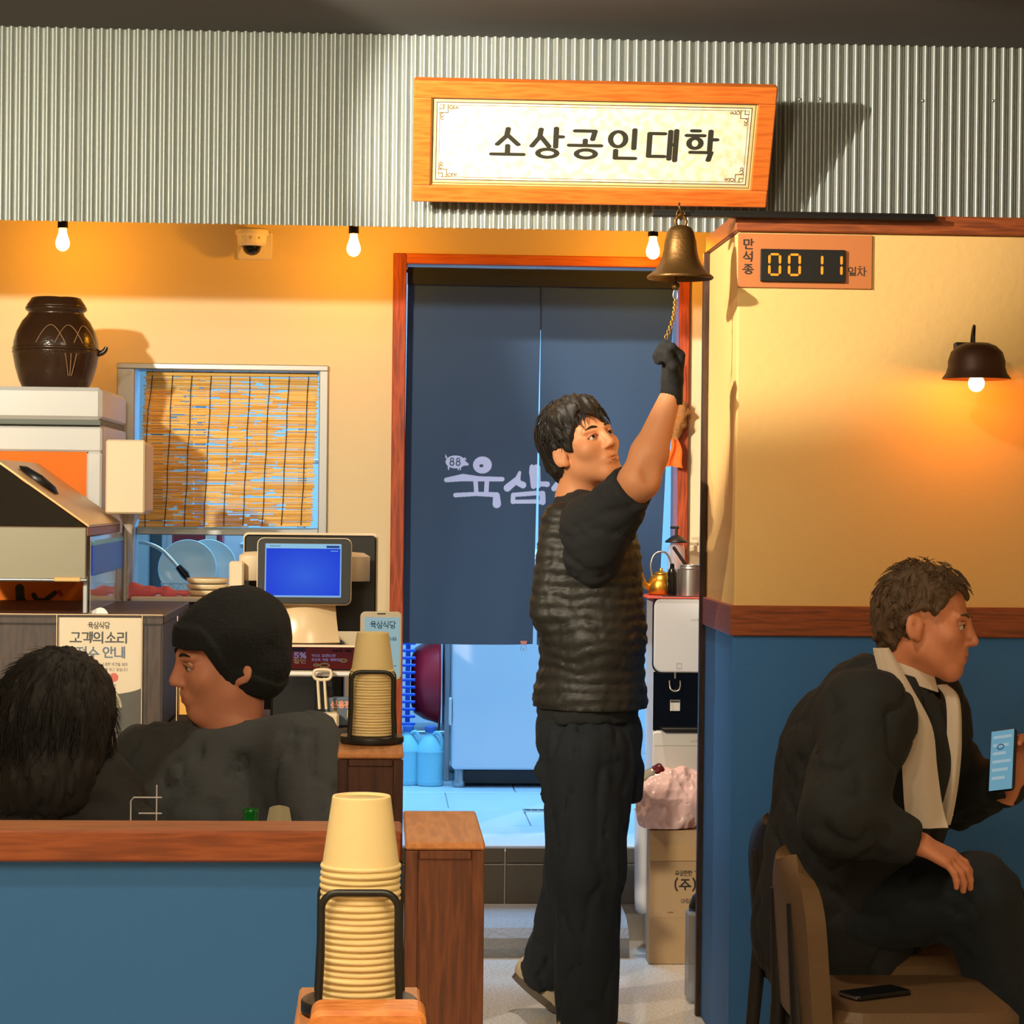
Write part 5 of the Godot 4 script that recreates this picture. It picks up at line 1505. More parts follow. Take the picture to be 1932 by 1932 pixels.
	obj("seam", Geo.new().tube([Vector3(0.533, 2.19, zc + 0.004), Vector3(0.533, 2.046, zc + 0.004)], 0.002, 6), M.dark_navy, cu)
	var cp := Vector3(0.487, 0.994, -7.97)
	var pc := thing("binder_clip", "small pink clip pinching the curtain's lower edge", "clip", Vector3(cp.x, cp.y, zc + 0.008))
	obj("jaw", Geo.new().prism(PackedVector2Array(V2([-0.012, 0.008, 0.012, 0.008, 0.009, -0.004, -0.009, -0.004])), 0.012, Transform3D(Basis.IDENTITY, Vector3(0, 0, -0.004)), 0.001), mat("clip_pink", c8(176, 120, 124), 0.5), pc)
	obj("wire_handle", Geo.new().tube(smooth([Vector3(-0.006, -0.004, 0), Vector3(-0.01, -0.02, 0), Vector3(-0.002, -0.024, 0), Vector3(0, -0.014, 0), Vector3(0.002, -0.024, 0), Vector3(0.01, -0.02, 0), Vector3(0.006, -0.004, 0)], 4), 0.0008, 5), M.steel, pc)
	# dried-fish charm on the door frame
	var ch := thing("door_charm", "brown dried fish with an orange cloth tail hung on the door frame", "charm", Vector3(0.996, 1.733, -7.9))
	var g := Geo.new()
	var fd := Field.new(Vector3(-0.05, -0.07, -0.035), Vector3(0.06, 0.09, 0.03), 0.004)
	fd.cap(Vector3(0.008, 0.065, 0), Vector3(-0.004, 0.0, 0), 0.014, 0.02, 0.02).cap(Vector3(-0.004, 0, 0), Vector3(-0.016, -0.05, 0), 0.02, 0.012, 0.02).cap(Vector3(0.008, 0.05, 0), Vector3(0.034, 0.036, 0), 0.013, 0.006, 0.01)
	var nn := FastNoiseLite.new()
	nn.frequency = 40.0
	fd.warp(func(p): return nn.get_noise_3dv(p) * 0.006)
	fd.into(g)
	obj("fish", g, mat("dried_fish", c8(150, 100, 48), 0.7, 0.0, 0.1, 12.0), ch)
	obj("cloth_tail", Geo.new().sheet(10, 10, func(u, v): return Vector3(-0.018 + (u - 0.5) * (0.02 + 0.045 * v) + 0.006 * sin(v * 5.0), -0.045 - 0.095 * v - 0.012 * absf(u - 0.4), 0.01 + 0.006 * sin(u * 9.0)), 0.002), mat("orange_cloth", c8(236, 104, 28), 0.8), ch)
	obj("thread", Geo.new().tube([Vector3(0.006, 0.08, 0), Vector3(0.01, 0.2, -0.012)], 0.0012, 5), M.white_plastic, ch)
	# water dispenser
	var DZ := 7.66
	var a := Vector3(0.884, 1.16, -7.655)
	var wd := thing("water_dispenser", "tall white water dispenser with a black dispensing recess beside the doorway", "dispenser", Vector3(a.x + 0.14, 0, -7.78))
	var yt := 1.164
	var yb := 0.924
	var yc := 0.732
	obj("cabinet", Geo.new().span(Vector3(-0.134, 0.0, 0.108), Vector3(0.134, yt - 0.004, -0.12), 0.012), M.white_plastic, wd)
	obj("dark_surround", Geo.new().prism(rrect(0.276, yt - yb + 0.012, 0.03), 0.02, Transform3D(Basis.IDENTITY, Vector3(-0.001, (yt + yb) / 2, 0.1)), 0.003), M.black_plastic, wd)
	obj("upper_door", Geo.new().prism(rrect(0.272, yt - yb, 0.028, 8), 0.016, Transform3D(Basis.IDENTITY, Vector3(0.0, (yt + yb) / 2, 0.115)), 0.004), M.white_gloss, wd)
	obj("recess", Geo.new().span(Vector3(-0.134, yc + 0.002, 0.1095), Vector3(0.134, yb, 0.102), 0.002), M.black_gloss, wd)
	obj("lower_door", Geo.new().prism(rrect(0.272, yc - 0.05, 0.012), 0.016, Transform3D(Basis.IDENTITY, Vector3(0, (yc + 0.05) / 2, 0.108)), 0.004), M.white_plastic, wd)
	obj("door_seam", Geo.new().span(Vector3(-0.13, yc - 0.046, 0.1238), Vector3(0.13, yc - 0.0445, 0.1246), 0.0), mat("seam_grey", c8(170, 164, 158), 0.6), wd)
	obj("drip_tray", Geo.new().span(Vector3(-0.11, yc + 0.004, 0.15), Vector3(0.11, yc + 0.014, 0.1), 0.003), M.black_plastic, wd)
	for k in 2:
		var lx := 0.959 - a.x - 0.14 + 0.098 * k
		obj("lever", Geo.new().tube(smooth([Vector3(lx - 0.018, yb - 0.028, 0.118), Vector3(lx - 0.016, yb - 0.052, 0.128), Vector3(lx - 0.004, yb - 0.06, 0.132), Vector3(lx + 0.01, yb - 0.058, 0.132), Vector3(lx + 0.016, yb - 0.045, 0.126), Vector3(lx + 0.017, yb - 0.028, 0.118)], 4), 0.0028, 8), M.steel, wd)
		obj("spout", Geo.new().tube([Vector3(lx, yb + 0.002, 0.122), Vector3(lx, yb - 0.02, 0.122)], 0.0045, 8), M.steel, wd)
	obj("switch_mark", Geo.new().tube([Vector3(-0.062, yb + 0.03, 0.1315), Vector3(-0.046, yb + 0.03, 0.1315), Vector3(-0.046, yb + 0.014, 0.1315), Vector3(-0.062, yb + 0.014, 0.1315)], 0.0009, 5, true), M.seam_grey, wd)
	var sx2 := 0.961 - a.x - 0.14
	obj("sticker", Geo.new().span(Vector3(sx2 - 0.016, yc + 0.066, 0.1105), Vector3(sx2 + 0.016, yc + 0.101, 0.1096), 0.0), M.white_plastic, wd)
	obj("sticker_band", Geo.new().span(Vector3(sx2 - 0.015, yc + 0.093, 0.1109), Vector3(sx2 + 0.015, yc + 0.1, 0.1104), 0.0), mat("sticker_ink", c8(60, 62, 64), 0.6), wd)
	for k in 2:
		var tm := TextMesh.new()
		tm.text = "cuckoo"
		var sf := SystemFont.new()
		sf.font_names = PackedStringArray(["Droid Sans"])
		tm.font = sf; tm.font_size = 16; tm.pixel_size = [0.00085, 0.0007][k]; tm.depth = 0.0006
		var mo := obj_mesh("logo", tm, M.seam_grey, wd)
		mo.position = Vector3(0.0 + 1.02 - a.x - 0.14 + 0.008, [1.094, yc - 0.03][k], [0.1312, 0.1242][k])
	# things on top of the dispenser
	var ty2 := yt + 0.001
	var mt := thing("red_mat", "thin red mat on top of the water dispenser", "mat", Vector3(a.x + 0.13, yt - 0.003, -7.78))
	obj("mat", Geo.new().span(Vector3(-0.15, 0.0, 0.135), Vector3(0.13, 0.006, -0.11), 0.002), mat("mat_red", c8(204, 84, 72), 0.7), mt)
	ty2 = yt + 0.0035
	var ka := 0.912
	var ke := thing("brass_kettle", "yellow brass kettle with a spout, half hidden by the standing man", "kettle", Vector3(ka + 0.014, ty2, -7.8))
	obj("belly", Geo.new().lathe(V2([0.0, 0.0, 0.038, 0.0, 0.043, 0.006, 0.046, 0.025, 0.043, 0.045, 0.034, 0.062, 0.022, 0.068, 0.02, 0.072, 0.0, 0.076]), Vector3.ZERO, 32), M.gold, ke)
	obj("lid", Geo.new().lathe(V2([0.024, 0.069, 0.022, 0.074, 0.006, 0.079, 0.006, 0.088, 0.0, 0.09]), Vector3.ZERO, 20), M.gold, ke)
	obj("spout", Geo.new().tube(smooth([Vector3(-0.03, 0.02, 0.01), Vector3(-0.055, 0.035, 0.01), Vector3(-0.068, 0.07, 0.01), Vector3(-0.078, 0.088, 0.01)], 4), [0.013, 0.012, 0.011, 0.011, 0.01, 0.01, 0.009, 0.009, 0.008, 0.008, 0.008, 0.008, 0.008], 10), M.gold, ke)
	obj("handle", Geo.new().tube(smooth([Vector3(-0.03, 0.06, 0), Vector3(-0.034, 0.1, 0), Vector3(-0.02, 0.135, 0), Vector3(0.012, 0.14, 0), Vector3(0.032, 0.11, 0), Vector3(0.034, 0.062, 0)], 5), 0.0035, 8), M.steel, ke)
	var ba := 0.976
	var bt := thing("pump_bottle", "clear pump bottle with a black pump head on the dispenser", "bottle", Vector3(ba + 0.002, ty2, -7.82))
	obj("bottle", Geo.new().lathe(V2([0.0, 0.0, 0.026, 0.0, 0.028, 0.004, 0.028, 0.15, 0.024, 0.162, 0.012, 0.17, 0.012, 0.18]), Vector3.ZERO, 28), glass("bottle_clear", 0.25, c8(230, 226, 220)), bt)
	obj("liquid", Geo.new().lathe(V2([0.0, 0.003, 0.0255, 0.003, 0.0265, 0.006, 0.0265, 0.085, 0.0, 0.085]), Vector3.ZERO, 24), mat("dark_liquid", c8(30, 24, 22), 0.2), bt)
	obj("collar", Geo.new().lathe(V2([0.0, 0.196, 0.01, 0.196, 0.02, 0.19, 0.036, 0.178, 0.038, 0.172, 0.03, 0.172, 0.014, 0.176, 0.0, 0.176]), Vector3.ZERO, 24), M.black_plastic, bt)
	obj("pump_head", Geo.new().tube([Vector3(0, 0.19, 0), Vector3(0, 0.222, 0)], 0.005, 8).tube([Vector3(0.008, 0.222, 0), Vector3(-0.02, 0.222, 0)], 0.0045, 8), M.black_plastic, bt)
	var gb := 0.956
	var db := thing("dark_bottle", "dark slim bottle standing between the kettle and the steel canister", "bottle", Vector3(gb - 0.0, ty2, -7.745))
	obj("bottle", Geo.new().lathe(V2([0.0, 0.0, 0.014, 0.0, 0.0155, 0.004, 0.0155, 0.075, 0.008, 0.09, 0.007, 0.104, 0.0, 0.106]), Vector3.ZERO, 20), M.black_gloss, db)
	var ca := 1.012
	var cn := thing("steel_canister", "shiny steel canister with a banded rim on the dispenser", "canister", Vector3(ca + 0.004, ty2, -7.74))
	obj("can", Geo.new().lathe(V2([0.0, 0.0, 0.034, 0.0, 0.035, 0.002, 0.035, 0.086, 0.035, 0.086, 0.0365, 0.088, 0.0365, 0.092, 0.035, 0.094, 0.035, 0.099, 0.0365, 0.101, 0.034, 0.103, 0.033, 0.1, 0.033, 0.004, 0.0, 0.004]), Vector3.ZERO, 40), M.steel, cn)
	var tg := thing("tongs", "black-handled tongs leaning in the steel canister", "tongs", Vector3(ca + 0.004, ty2 + 0.005, -7.74))
	obj("handle", Geo.new().box(Vector3(-0.038, 0.125, 0.012), Vector3(0.011, 0.075, 0.008), 0.003, Basis(Vector3(0, 0, 1), 0.62)), M.black_plastic, tg)
	obj("arm", Geo.new().tube([Vector3(-0.02, 0.1, 0.012), Vector3(0.022, 0.01, 0.006)], 0.003, 6), M.steel, tg)
	# carton, slim bin, bag, flask
	var bx := thing("carton", "taped brown cardboard carton with black print below the dispenser", "carton", Vector3(0.871 + 0.11, 0.0, -7.595))
	var ch2 := 0.429
	var cm := mat("cardboard", c8(196, 162, 120), 0.85, 0.0, 0.03, 3.0)
	obj("box", Geo.new().span(Vector3(-0.11, 0.001, 0.045), Vector3(0.11, ch2 - 0.002, -0.048), 0.002), cm, bx)
	obj("flap", Geo.new().box(Vector3(0.0, ch2 - 0.045, 0.047), Vector3(0.222, 0.088, 0.003), 0.001, Basis(Vector3.RIGHT, -0.02)), cm, bx)
	obj("tape", Geo.new().box(Vector3(0.0, ch2 - 0.072, 0.0495), Vector3(0.222, 0.05, 0.0008), 0.0, Basis(Vector3.RIGHT, -0.02)), mat("tape", c8(204, 166, 116), 0.3), bx)
	var im := blank(512, 512, c8(196, 162, 120))
	write(im, "무궁한한 기업", Vector2(170, 130), Vector2(34, 42), Vector2(3, 3), c8(74, 62, 52), 0.04)
	write(im, "(주)아", Vector2(150, 196), Vector2(92, 92), Vector2(7, 6.5), c8(50, 44, 40), 0.02)
	write(im, "아침밥은", Vector2(220, 360), Vector2(36, 36), Vector2(2.6, 2.6), c8(96, 78, 60), 0.04)
	stroke(im, Vector2(120, 470), Vector2(150, 470), Vector2(12, 6), c8(150, 112, 76))
	obj("print", Geo.new().quad_xy(0.2, 0.2, 0.0457, Vector2(0.005, 0.25)), pic("carton_print", im, 0.85), bx)
	var bi := thing("slim_bin", "slim white plastic bin squeezed between the step and the carton", "bin", Vector3(0.882 - 0.008, 0.1275, -7.77))
	obj("bin", Geo.new().lathe(V2([0.0, 0.0, 0.018, 0.002, 0.024, 0.012, 0.026, 0.04, 0.0295, 0.33, 0.031, 0.335, 0.0285, 0.336, 0.025, 0.04, 0.0, 0.01]), Vector3.ZERO, 28, Basis.IDENTITY, 1.0, 2.4), M.white_gloss, bi)
	var bg := Geo.new()
	var bc := Vector3(0.944, 0, -7.595)
	var fy := 0.52
	var bf := Field.new(Vector3(bc.x - 0.13, ch2 - 0.01, -7.68), Vector3(bc.x + 0.13, ch2 + 0.2, -7.52), 0.005)
	bf.cap(Vector3(bc.x - 0.07, fy + 0.02, -7.59), Vector3(bc.x - 0.02, fy + 0.075, -7.6), 0.03, 0.01, 0.02).cap(Vector3(bc.x + 0.06, fy + 0.0, -7.59), Vector3(bc.x + 0.075, fy + 0.07, -7.6), 0.03, 0.008, 0.02).ell(Vector3(bc.x - 0.035, fy - 0.01, -7.595), Vector3(0.062, 0.075, 0.045), 0.03).ell(Vector3(bc.x + 0.045, fy - 0.02, -7.6), Vector3(0.05, 0.062, 0.04), 0.03).cap(Vector3(bc.x - 0.01, fy + 0.03, -7.595), Vector3(bc.x + 0.03, fy + 0.085, -7.6), 0.035, 0.012, 0.03).cap(Vector3(bc.x - 0.06, fy - 0.05, -7.59), Vector3(bc.x + 0.0, fy - 0.07, -7.585), 0.035, 0.03, 0.03)
	var wn := FastNoiseLite.new()
	wn.seed = 8; wn.frequency = 17.0; wn.noise_type = FastNoiseLite.TYPE_CELLULAR
	wn.cellular_return_type = FastNoiseLite.RETURN_DISTANCE2_SUB
	bf.warp(func(p): return wn.get_noise_3dv(Vector3(p.x, p.y * 0.6, p.z)) * 0.034 + 0.014)
	bf.plane(Vector3(0, ch2 + 0.001, 0), Vector3(0, -1, 0))
	bf.into(bg)
	var bag := obj("plastic_bag", bg, mat("pink_film", c8(246, 206, 198), 0.25))
	bag.material_override.backlight_enabled = true
	bag.material_override.backlight = Color(0.4, 0.28, 0.26)
	tag(bag, "crumpled translucent pink plastic bag heaped on the cardboard carton", "bag")
	var fk := thing("flask", "grey flask with a dark red cap lying tilted on the pink bag", "flask", Vector3(0.867, 0.592, -7.6))
	var dirv := Vector3(0.86, 0.5, 0.0).normalized()
	var fb := Basis(dirv.cross(Vector3(0, 0, 1)).normalized(), dirv, Vector3(0, 0, 1))
	obj("flask_body", Geo.new().lathe(V2([0.0, -0.075, 0.02, -0.075, 0.024, -0.07, 0.024, 0.018, 0.021, 0.026]), Vector3.ZERO, 24, fb), mat("flask_grey", c8(166, 158, 140), 0.3, 0.4), fk)
	obj("flask_cap", Geo.new().lathe(V2([0.02, 0.024, 0.0225, 0.028, 0.0225, 0.05, 0.017, 0.058, 0.0, 0.06]), Vector3.ZERO, 24, fb), mat("cap_red", c8(96, 22, 22), 0.2), fk)
	var gl := thing("grey_tub", "narrow grey plastic tub with a black lid against the wall corner", "tub", Vector3(0.945 + 0.03, 0.0, -7.0))
	var gt := 0.27
	obj("tub", Geo.new().span(Vector3(-0.055, 0.001, 0.05), Vector3(0.05, gt, -0.05), 0.01), glass("grey_film", 0.6, c8(150, 160, 172), 0.3), gl)
	obj("lid", Geo.new().lathe(V2([0.0, gt + 0.06, 0.02, gt + 0.058, 0.04, gt + 0.04, 0.05, gt + 0.01, 0.05, gt - 0.004, 0.0, gt - 0.004]), Vector3(0.0, 0, 0), 24), M.black_plastic, gl)

# ---------------------------------------------------------------- chairs on the right
func chair(label: String, at: Vector3, back: Material, frame: Material, bt := 0.738) -> Node3D:                  # faces +x; its back stands at -x
	var t := thing("dining_chair", label, "chair", at)
	obj("seat", Geo.new().prism(rrect(0.41, 0.42, 0.09, 8), 0.06, Transform3D(Basis(Vector3(1, 0, 0), Vector3(0, 0, -1), Vector3(0, 1, 0)), Vector3(0.045, 0.395, 0)), 0.018), M.leather, t)
	var q := []
	obj("backrest", Geo.new().sheet(14, 16, func(u, v):
		var y := lerpf(0.42, bt, v)
		var hw := 0.2 * sqrt(maxf(0.02, 1.0 - pow(maxf(0.0, v - 0.62) / 0.4, 2.0)))
		return Vector3(-0.185 - 0.025 * v + 0.02 * pow((u - 0.5) * 2.0, 2.0), y, (u - 0.5) * 2.0 * hw), 0.042), back, t)
	for s in [-1, 1]:
		obj("leg", Geo.new().tube([Vector3(0.19, 0.395, s * 0.165), Vector3(0.205, 0.0, s * 0.175)], [0.018, 0.012], 10), frame, t)
		obj("leg", Geo.new().tube([Vector3(-0.212, 0.66, s * 0.1), Vector3(-0.2, 0.42, s * 0.12), Vector3(-0.225, 0.0, s * 0.15)], [0.014, 0.018, 0.013], 10), frame, t)
	obj("apron", Geo.new().span(Vector3(-0.19, 0.352, 0.17), Vector3(0.19, 0.394, -0.17), 0.006), frame, t)
	return t

func seats() -> void:
	var a := chair("brown leather chair with a rounded back, empty but for a phone on its seat", Vector3(1.042 + 0.02, 0, -4.92), M.leather, M.black_wood)
	var p := thing("phone", "black phone lying face up on the empty leather chair", "phone", Vector3(1.038, 0.4565, -4.9), deg_to_rad(-62))
	obj("case", Geo.new().prism(rrect(0.07, 0.145, 0.01), 0.009, Transform3D(Basis(Vector3(1, 0, 0), Vector3(0, 0, -1), Vector3(0, 1, 0)), Vector3.ZERO), 0.002), M.black_plastic, p)
	obj("screen", Geo.new().prism(rrect(0.064, 0.139, 0.008), 0.001, Transform3D(Basis(Vector3(1, 0, 0), Vector3(0, 0, -1), Vector3(0, 1, 0)), Vector3(0, 0.0086, 0)), 0.0), M.black_gloss, p)
	obj("edge", Geo.new().span(Vector3(-0.03, 0.002, 0.0715), Vector3(0.03, 0.007, 0.0735), 0.001), M.steel, p)
	var b := chair("dark high-backed wooden chair that the man in the white bib sits on", Vector3(1.124, 0, -5.5), M.black_wood, M.black_wood, 0.735)
	b.rotation.y = deg_to_rad(10)

# ---------------------------------------------------------------- people
func face_basis(yaw: float, pitch: float, roll: float) -> Basis:        # x: the person's left, y: up, z: out of the face
	yaw = deg_to_rad(yaw); pitch = deg_to_rad(pitch); roll = deg_to_rad(roll)
	var f := Vector3(cos(pitch) * sin(yaw), sin(pitch), cos(pitch) * cos(yaw))
	var x0 := Vector3.UP.cross(f).normalized()
	var y0 := f.cross(x0)
	var x := x0 * cos(roll) + y0 * sin(roll)
	return Basis(x, f.cross(x), f)

func pour(g: Geo, f: Field, tf := Transform3D.IDENTITY) -> void:
	var b := g.v.size()
	f.into(g)
	if tf != Transform3D.IDENTITY:
		for i in range(b, g.v.size()):
			g.v[i] = tf * g.v[i]
			g.n[i] = (tf.basis * g.n[i]).normalized()

func head_field(neck: Vector3, cell := 0.0036, jaw := 1.0) -> Field:
	var F := Field.new(Vector3(-0.1, -0.2, -0.125), Vector3(0.1, 0.14, 0.135), cell)
	F.ell(Vector3(0, 0.032, -0.014), Vector3(0.075, 0.086, 0.098), 0.02)
	F.ell(Vector3(0, -0.04, 0.03), Vector3(0.06 * jaw, 0.07, 0.064), 0.03)
	F.cap(Vector3(-0.045 * jaw, -0.06, 0.005), Vector3(-0.014, -0.098, 0.06), 0.02, 0.017, 0.03)
	F.cap(Vector3(0.045 * jaw, -0.06, 0.005), Vector3(0.014, -0.098, 0.06), 0.02, 0.017, 0.03)
	F.cap(Vector3(-0.01, -0.098, 0.064), Vector3(0.01, -0.098, 0.064), 0.019, 0.019, 0.02)
	for s in [-1, 1]:
		F.ell(Vector3(0.042 * s, -0.022, 0.058), Vector3(0.026, 0.026, 0.026), 0.02)
		F.ell(Vector3(0.033 * s, 0.002, 0.098), Vector3(0.017, 0.0105, 0.014), 0.014, Basis.IDENTITY, true)
		F.cap(Vector3(0.014 * s, 0.021, 0.087), Vector3(0.046 * s, 0.022, 0.075), 0.008, 0.007, 0.014)
	F.cap(Vector3(0, 0.014, 0.088), Vector3(0, -0.026, 0.107), 0.008, 0.0105, 0.014)
	F.ell(Vector3(0, -0.031, 0.104), Vector3(0.012, 0.0095, 0.012), 0.008)
	for s in [-1, 1]:
		F.ell(Vector3(0.0125 * s, -0.034, 0.097), Vector3(0.0078, 0.0068, 0.01), 0.006)
		F.ell(Vector3(0.006 * s, -0.0405, 0.103), Vector3(0.0034, 0.003, 0.006), 0.003, Basis.IDENTITY, true)
	F.ell(Vector3(0, -0.064, 0.083), Vector3(0.026, 0.016, 0.014), 0.014)
	F.cap(Vector3(-0.019, -0.0615, 0.089), Vector3(0.019, -0.0615, 0.089), 0.0048, 0.0048, 0.006)
	F.cap(Vector3(-0.016, -0.072, 0.0875), Vector3(0.016, -0.072, 0.0875), 0.0058, 0.0058, 0.006)
	F.cap(Vector3(-0.022, -0.0668, 0.096), Vector3(0.022, -0.0668, 0.096), 0.0022, 0.0022, 0.003, true)
	for s in [-1, 1]:
		var eb := Basis(Vector3(0, 0, 1), 0.22 * s) * Basis(Vector3.UP, -0.5 * s)
		F.ell(Vector3(0.079 * s, -0.008, -0.012), Vector3(0.0085, 0.033, 0.021), 0.005, eb)
		F.ell(Vector3(0.0755 * s, -0.034, -0.004), Vector3(0.007, 0.01, 0.009), 0.006, eb)
		F.ell(Vector3(0.0905 * s, -0.006, -0.005), Vector3(0.0095, 0.0185, 0.0105), 0.003, eb, true)
	F.cap(Vector3(0, -0.055, -0.022), neck, 0.053, 0.06, 0.03)
	return F

func face_parts(root: Node3D, tf: Transform3D, hair: Material, lids := 1.0) -> void:
	for s in [-1.0, 1.0]:
		var eg := Geo.new()
		eg.lathe(V2([0.0, -0.0115, 0.008, -0.008, 0.0115, 0.0, 0.008, 0.008, 0.0, 0.0115]), tf * Vector3(0.0325 * s, 0.0015, 0.0775), 18, tf.basis)
		var e := wobj("eye", eg, mat("eye_white", c8(214, 200, 186), 0.2), root)
		var ig := Geo.new()
		ig.lathe(V2([0.0, 0.0022, 0.003, 0.002, 0.0056, 0.0006, 0.006, 0.0]), tf * Vector3(0.0325 * s, 0.0025, 0.0872), 14, tf.basis * Basis(Vector3.RIGHT, PI / 2 - 0.25))
		wobj("iris", ig, mat("iris_dark", c8(26, 18, 14), 0.15), root)
		var lg := Geo.new()
		lg.tube(smooth([tf * Vector3(0.016 * s, 0.003, 0.0855), tf * Vector3(0.025 * s, 0.0085, 0.0895), tf * Vector3(0.037 * s, 0.0085, 0.088), tf * Vector3(0.049 * s, 0.002, 0.078)], 4), 0.0032 * lids, 6)
		wobj("eyelid", lg, mat("skin_lid", c8(196, 128, 92), 0.6), root)
		var bg := Geo.new()
		bg.tube(smooth([tf * Vector3(0.013 * s, 0.0225, 0.0935), tf * Vector3(0.03 * s, 0.0285, 0.0905), tf * Vector3(0.049 * s, 0.0235, 0.079)], 5), [0.0022, 0.003, 0.0034, 0.0036, 0.0036, 0.0034, 0.003, 0.0026, 0.002, 0.0014, 0.001], 6)
		wobj("eyebrow", bg, hair, root)
	var mg := Geo.new()
	mg.tube(smooth([tf * Vector3(-0.021, -0.0662, 0.0885), tf * Vector3(-0.008, -0.0622, 0.0945), tf * Vector3(0.0, -0.0632, 0.0955), tf * Vector3(0.008, -0.0622, 0.0945), tf * Vector3(0.021, -0.0662, 0.0885)], 4), 0.0026, 6)
	mg.tube(smooth([tf * Vector3(-0.018, -0.0688, 0.089), tf * Vector3(0.0, -0.0722, 0.0955), tf * Vector3(0.018, -0.0688, 0.089)], 6), 0.0032, 6)
	wobj("lips", mg, mat("lip", c8(186, 108, 82), 0.5), root)

func clip(f: Field, fn: Callable, near := 0.06) -> void:
	for z in f.nz:
		for y in f.ny:
			var i := (z * f.ny + y) * f.nx
			for x in f.nx:
				if f.d[i] < near: f.d[i] = maxf(f.d[i], fn.call(f.o + Vector3(x, y, z) * f.h))
				i += 1

var fold := FastNoiseLite.new()
func folds(amp: float, freq: float, sq := Vector3.ONE) -> Callable:
	fold.seed = 21; fold.noise_type = FastNoiseLite.TYPE_SIMPLEX_SMOOTH; fold.fractal_octaves = 3; fold.frequency = 1.0
	return func(p):
		var q: Vector3 = p * sq * freq
		var a := 1.0 - absf(fold.get_noise_3dv(q + Vector3(3, 7, 1)))
		return pow(a, 9.0) * amp * 1.2 + fold.get_noise_3dv(q * 1.6) * amp * 0.3 - amp * 0.4

func hand_into(g: Geo, tf: Transform3D, mir: float, curl: Array, spread: float, thumb_in: float, grow := 0.0, cell := 0.0032) -> void:
	# local axes: y along the fingers from the wrist, z out of the palm, x towards the thumb
	var F := Field.new(Vector3(-0.065, -0.05, -0.035), Vector3(0.085, 0.2, 0.1), cell)
	var xs := [0.028, 0.0095, -0.0095, -0.027]
	var ln := [0.072, 0.08, 0.074, 0.058]
	F.cap(Vector3(0, -0.045, 0), Vector3(0, 0.012, 0), 0.026 + grow, 0.025 + grow, 0.015)
	for i in 4:
		F.cap(Vector3(xs[i] * 0.55, 0.015, 0), Vector3(xs[i], 0.082 - 0.004 * absi(i - 1), 0), 0.0145 + grow, 0.0115 + grow, 0.012)
	F.ell(Vector3(0.018, 0.038, 0.012), Vector3(0.017, 0.028, 0.015), 0.012)
	for i in 4:
		var p := Vector3(xs[i], 0.084 - 0.004 * absi(i - 1), 0)
		var a := 0.0
		for k in 3:
			a += curl[i] * [0.8, 1.1, 0.75][k]
			var sp: float = (xs[i] / 0.028) * spread
			var q: Vector3 = p + Vector3(sin(sp) * cos(a), cos(sp) * cos(a), sin(a)) * ln[i] * [0.46, 0.3, 0.24][k]
			var r: float = [0.0094, 0.0086, 0.0078, 0.0068][k] * (0.88 if i == 3 else 1.0) + grow
			F.cap(p, q, r, [0.0086, 0.0078, 0.0068][k] * (0.88 if i == 3 else 1.0) + grow, 0.004)
			p = q
	var t := [Vector3(0.02, 0.02, 0.006), Vector3(0.042, 0.048, 0.012).lerp(Vector3(0.034, 0.05, 0.03), thumb_in), Vector3(0.054, 0.074, 0.016).lerp(Vector3(0.022, 0.074, 0.042), thumb_in), Vector3(0.06, 0.094, 0.018).lerp(Vector3(0.004, 0.088, 0.044), thumb_in)]
	for k in 3: F.cap(t[k], t[k + 1], [0.014, 0.0112, 0.0098][k] + grow, [0.0112, 0.0098, 0.0078][k] + grow, 0.006)
	var h := Geo.new()
	F.into(h)
	for i in h.v.size():
		h.v[i].x *= mir; h.n[i].x *= mir
		h.v[i] = tf * h.v[i]; h.n[i] = (tf.basis * h.n[i]).normalized()
	if mir < 0:
		for i in range(0, h.ix.size(), 3):
			var q := h.ix[i]
			h.ix[i] = h.ix[i + 1]; h.ix[i + 1] = q
	g.join(h)

func hand_tf(wrist: Vector3, fingers: Vector3, palm: Vector3, mir := 1.0) -> Transform3D:
	var y := fingers.normalized()
	var z := (palm - y * palm.dot(y)).normalized()
	return Transform3D(Basis(y.cross(z), y, z), wrist)

func bounds(ps: Array, m: float) -> Array:
	var lo: Vector3 = ps[0]
	var hi: Vector3 = ps[0]
	for p in ps:
		lo = lo.min(p); hi = hi.max(p)
	return [lo - Vector3.ONE * m, hi + Vector3.ONE * m]

# skin under the clothes: trunk, limbs; head and hands are poured into the same mesh by the callers
func trunk(J: Dictionary, right: Vector3) -> Geo:
	var b := bounds(J.values(), 0.2)
	var F := Field.new(b[0], b[1], 0.0135)
	F.cap(J.pelvis, J.chest, 0.1, 0.105, 0.05).cap(J.chest, J.neck, 0.1, 0.05, 0.05)
	F.cap(J.pelvis - right * 0.05, J.pelvis + right * 0.05, 0.095, 0.095, 0.04)
	for s in ["l", "r"]:
		if J.has(s + "_shoulder"):
			F.cap(J.neck.lerp(J.chest, 0.4), J[s + "_shoulder"], 0.045, 0.048, 0.04)
			F.cap(J[s + "_shoulder"], J[s + "_elbow"], 0.046, 0.038, 0.03).cap(J[s + "_elbow"], J[s + "_wrist"], 0.04, 0.026, 0.02)
		if J.has(s + "_hip"):
			F.cap(J[s + "_hip"], J[s + "_knee"], 0.078, 0.052, 0.04).cap(J[s + "_knee"], J[s + "_ankle"], 0.05, 0.034, 0.03)
	var g := Geo.new()
	F.into(g)
	return g

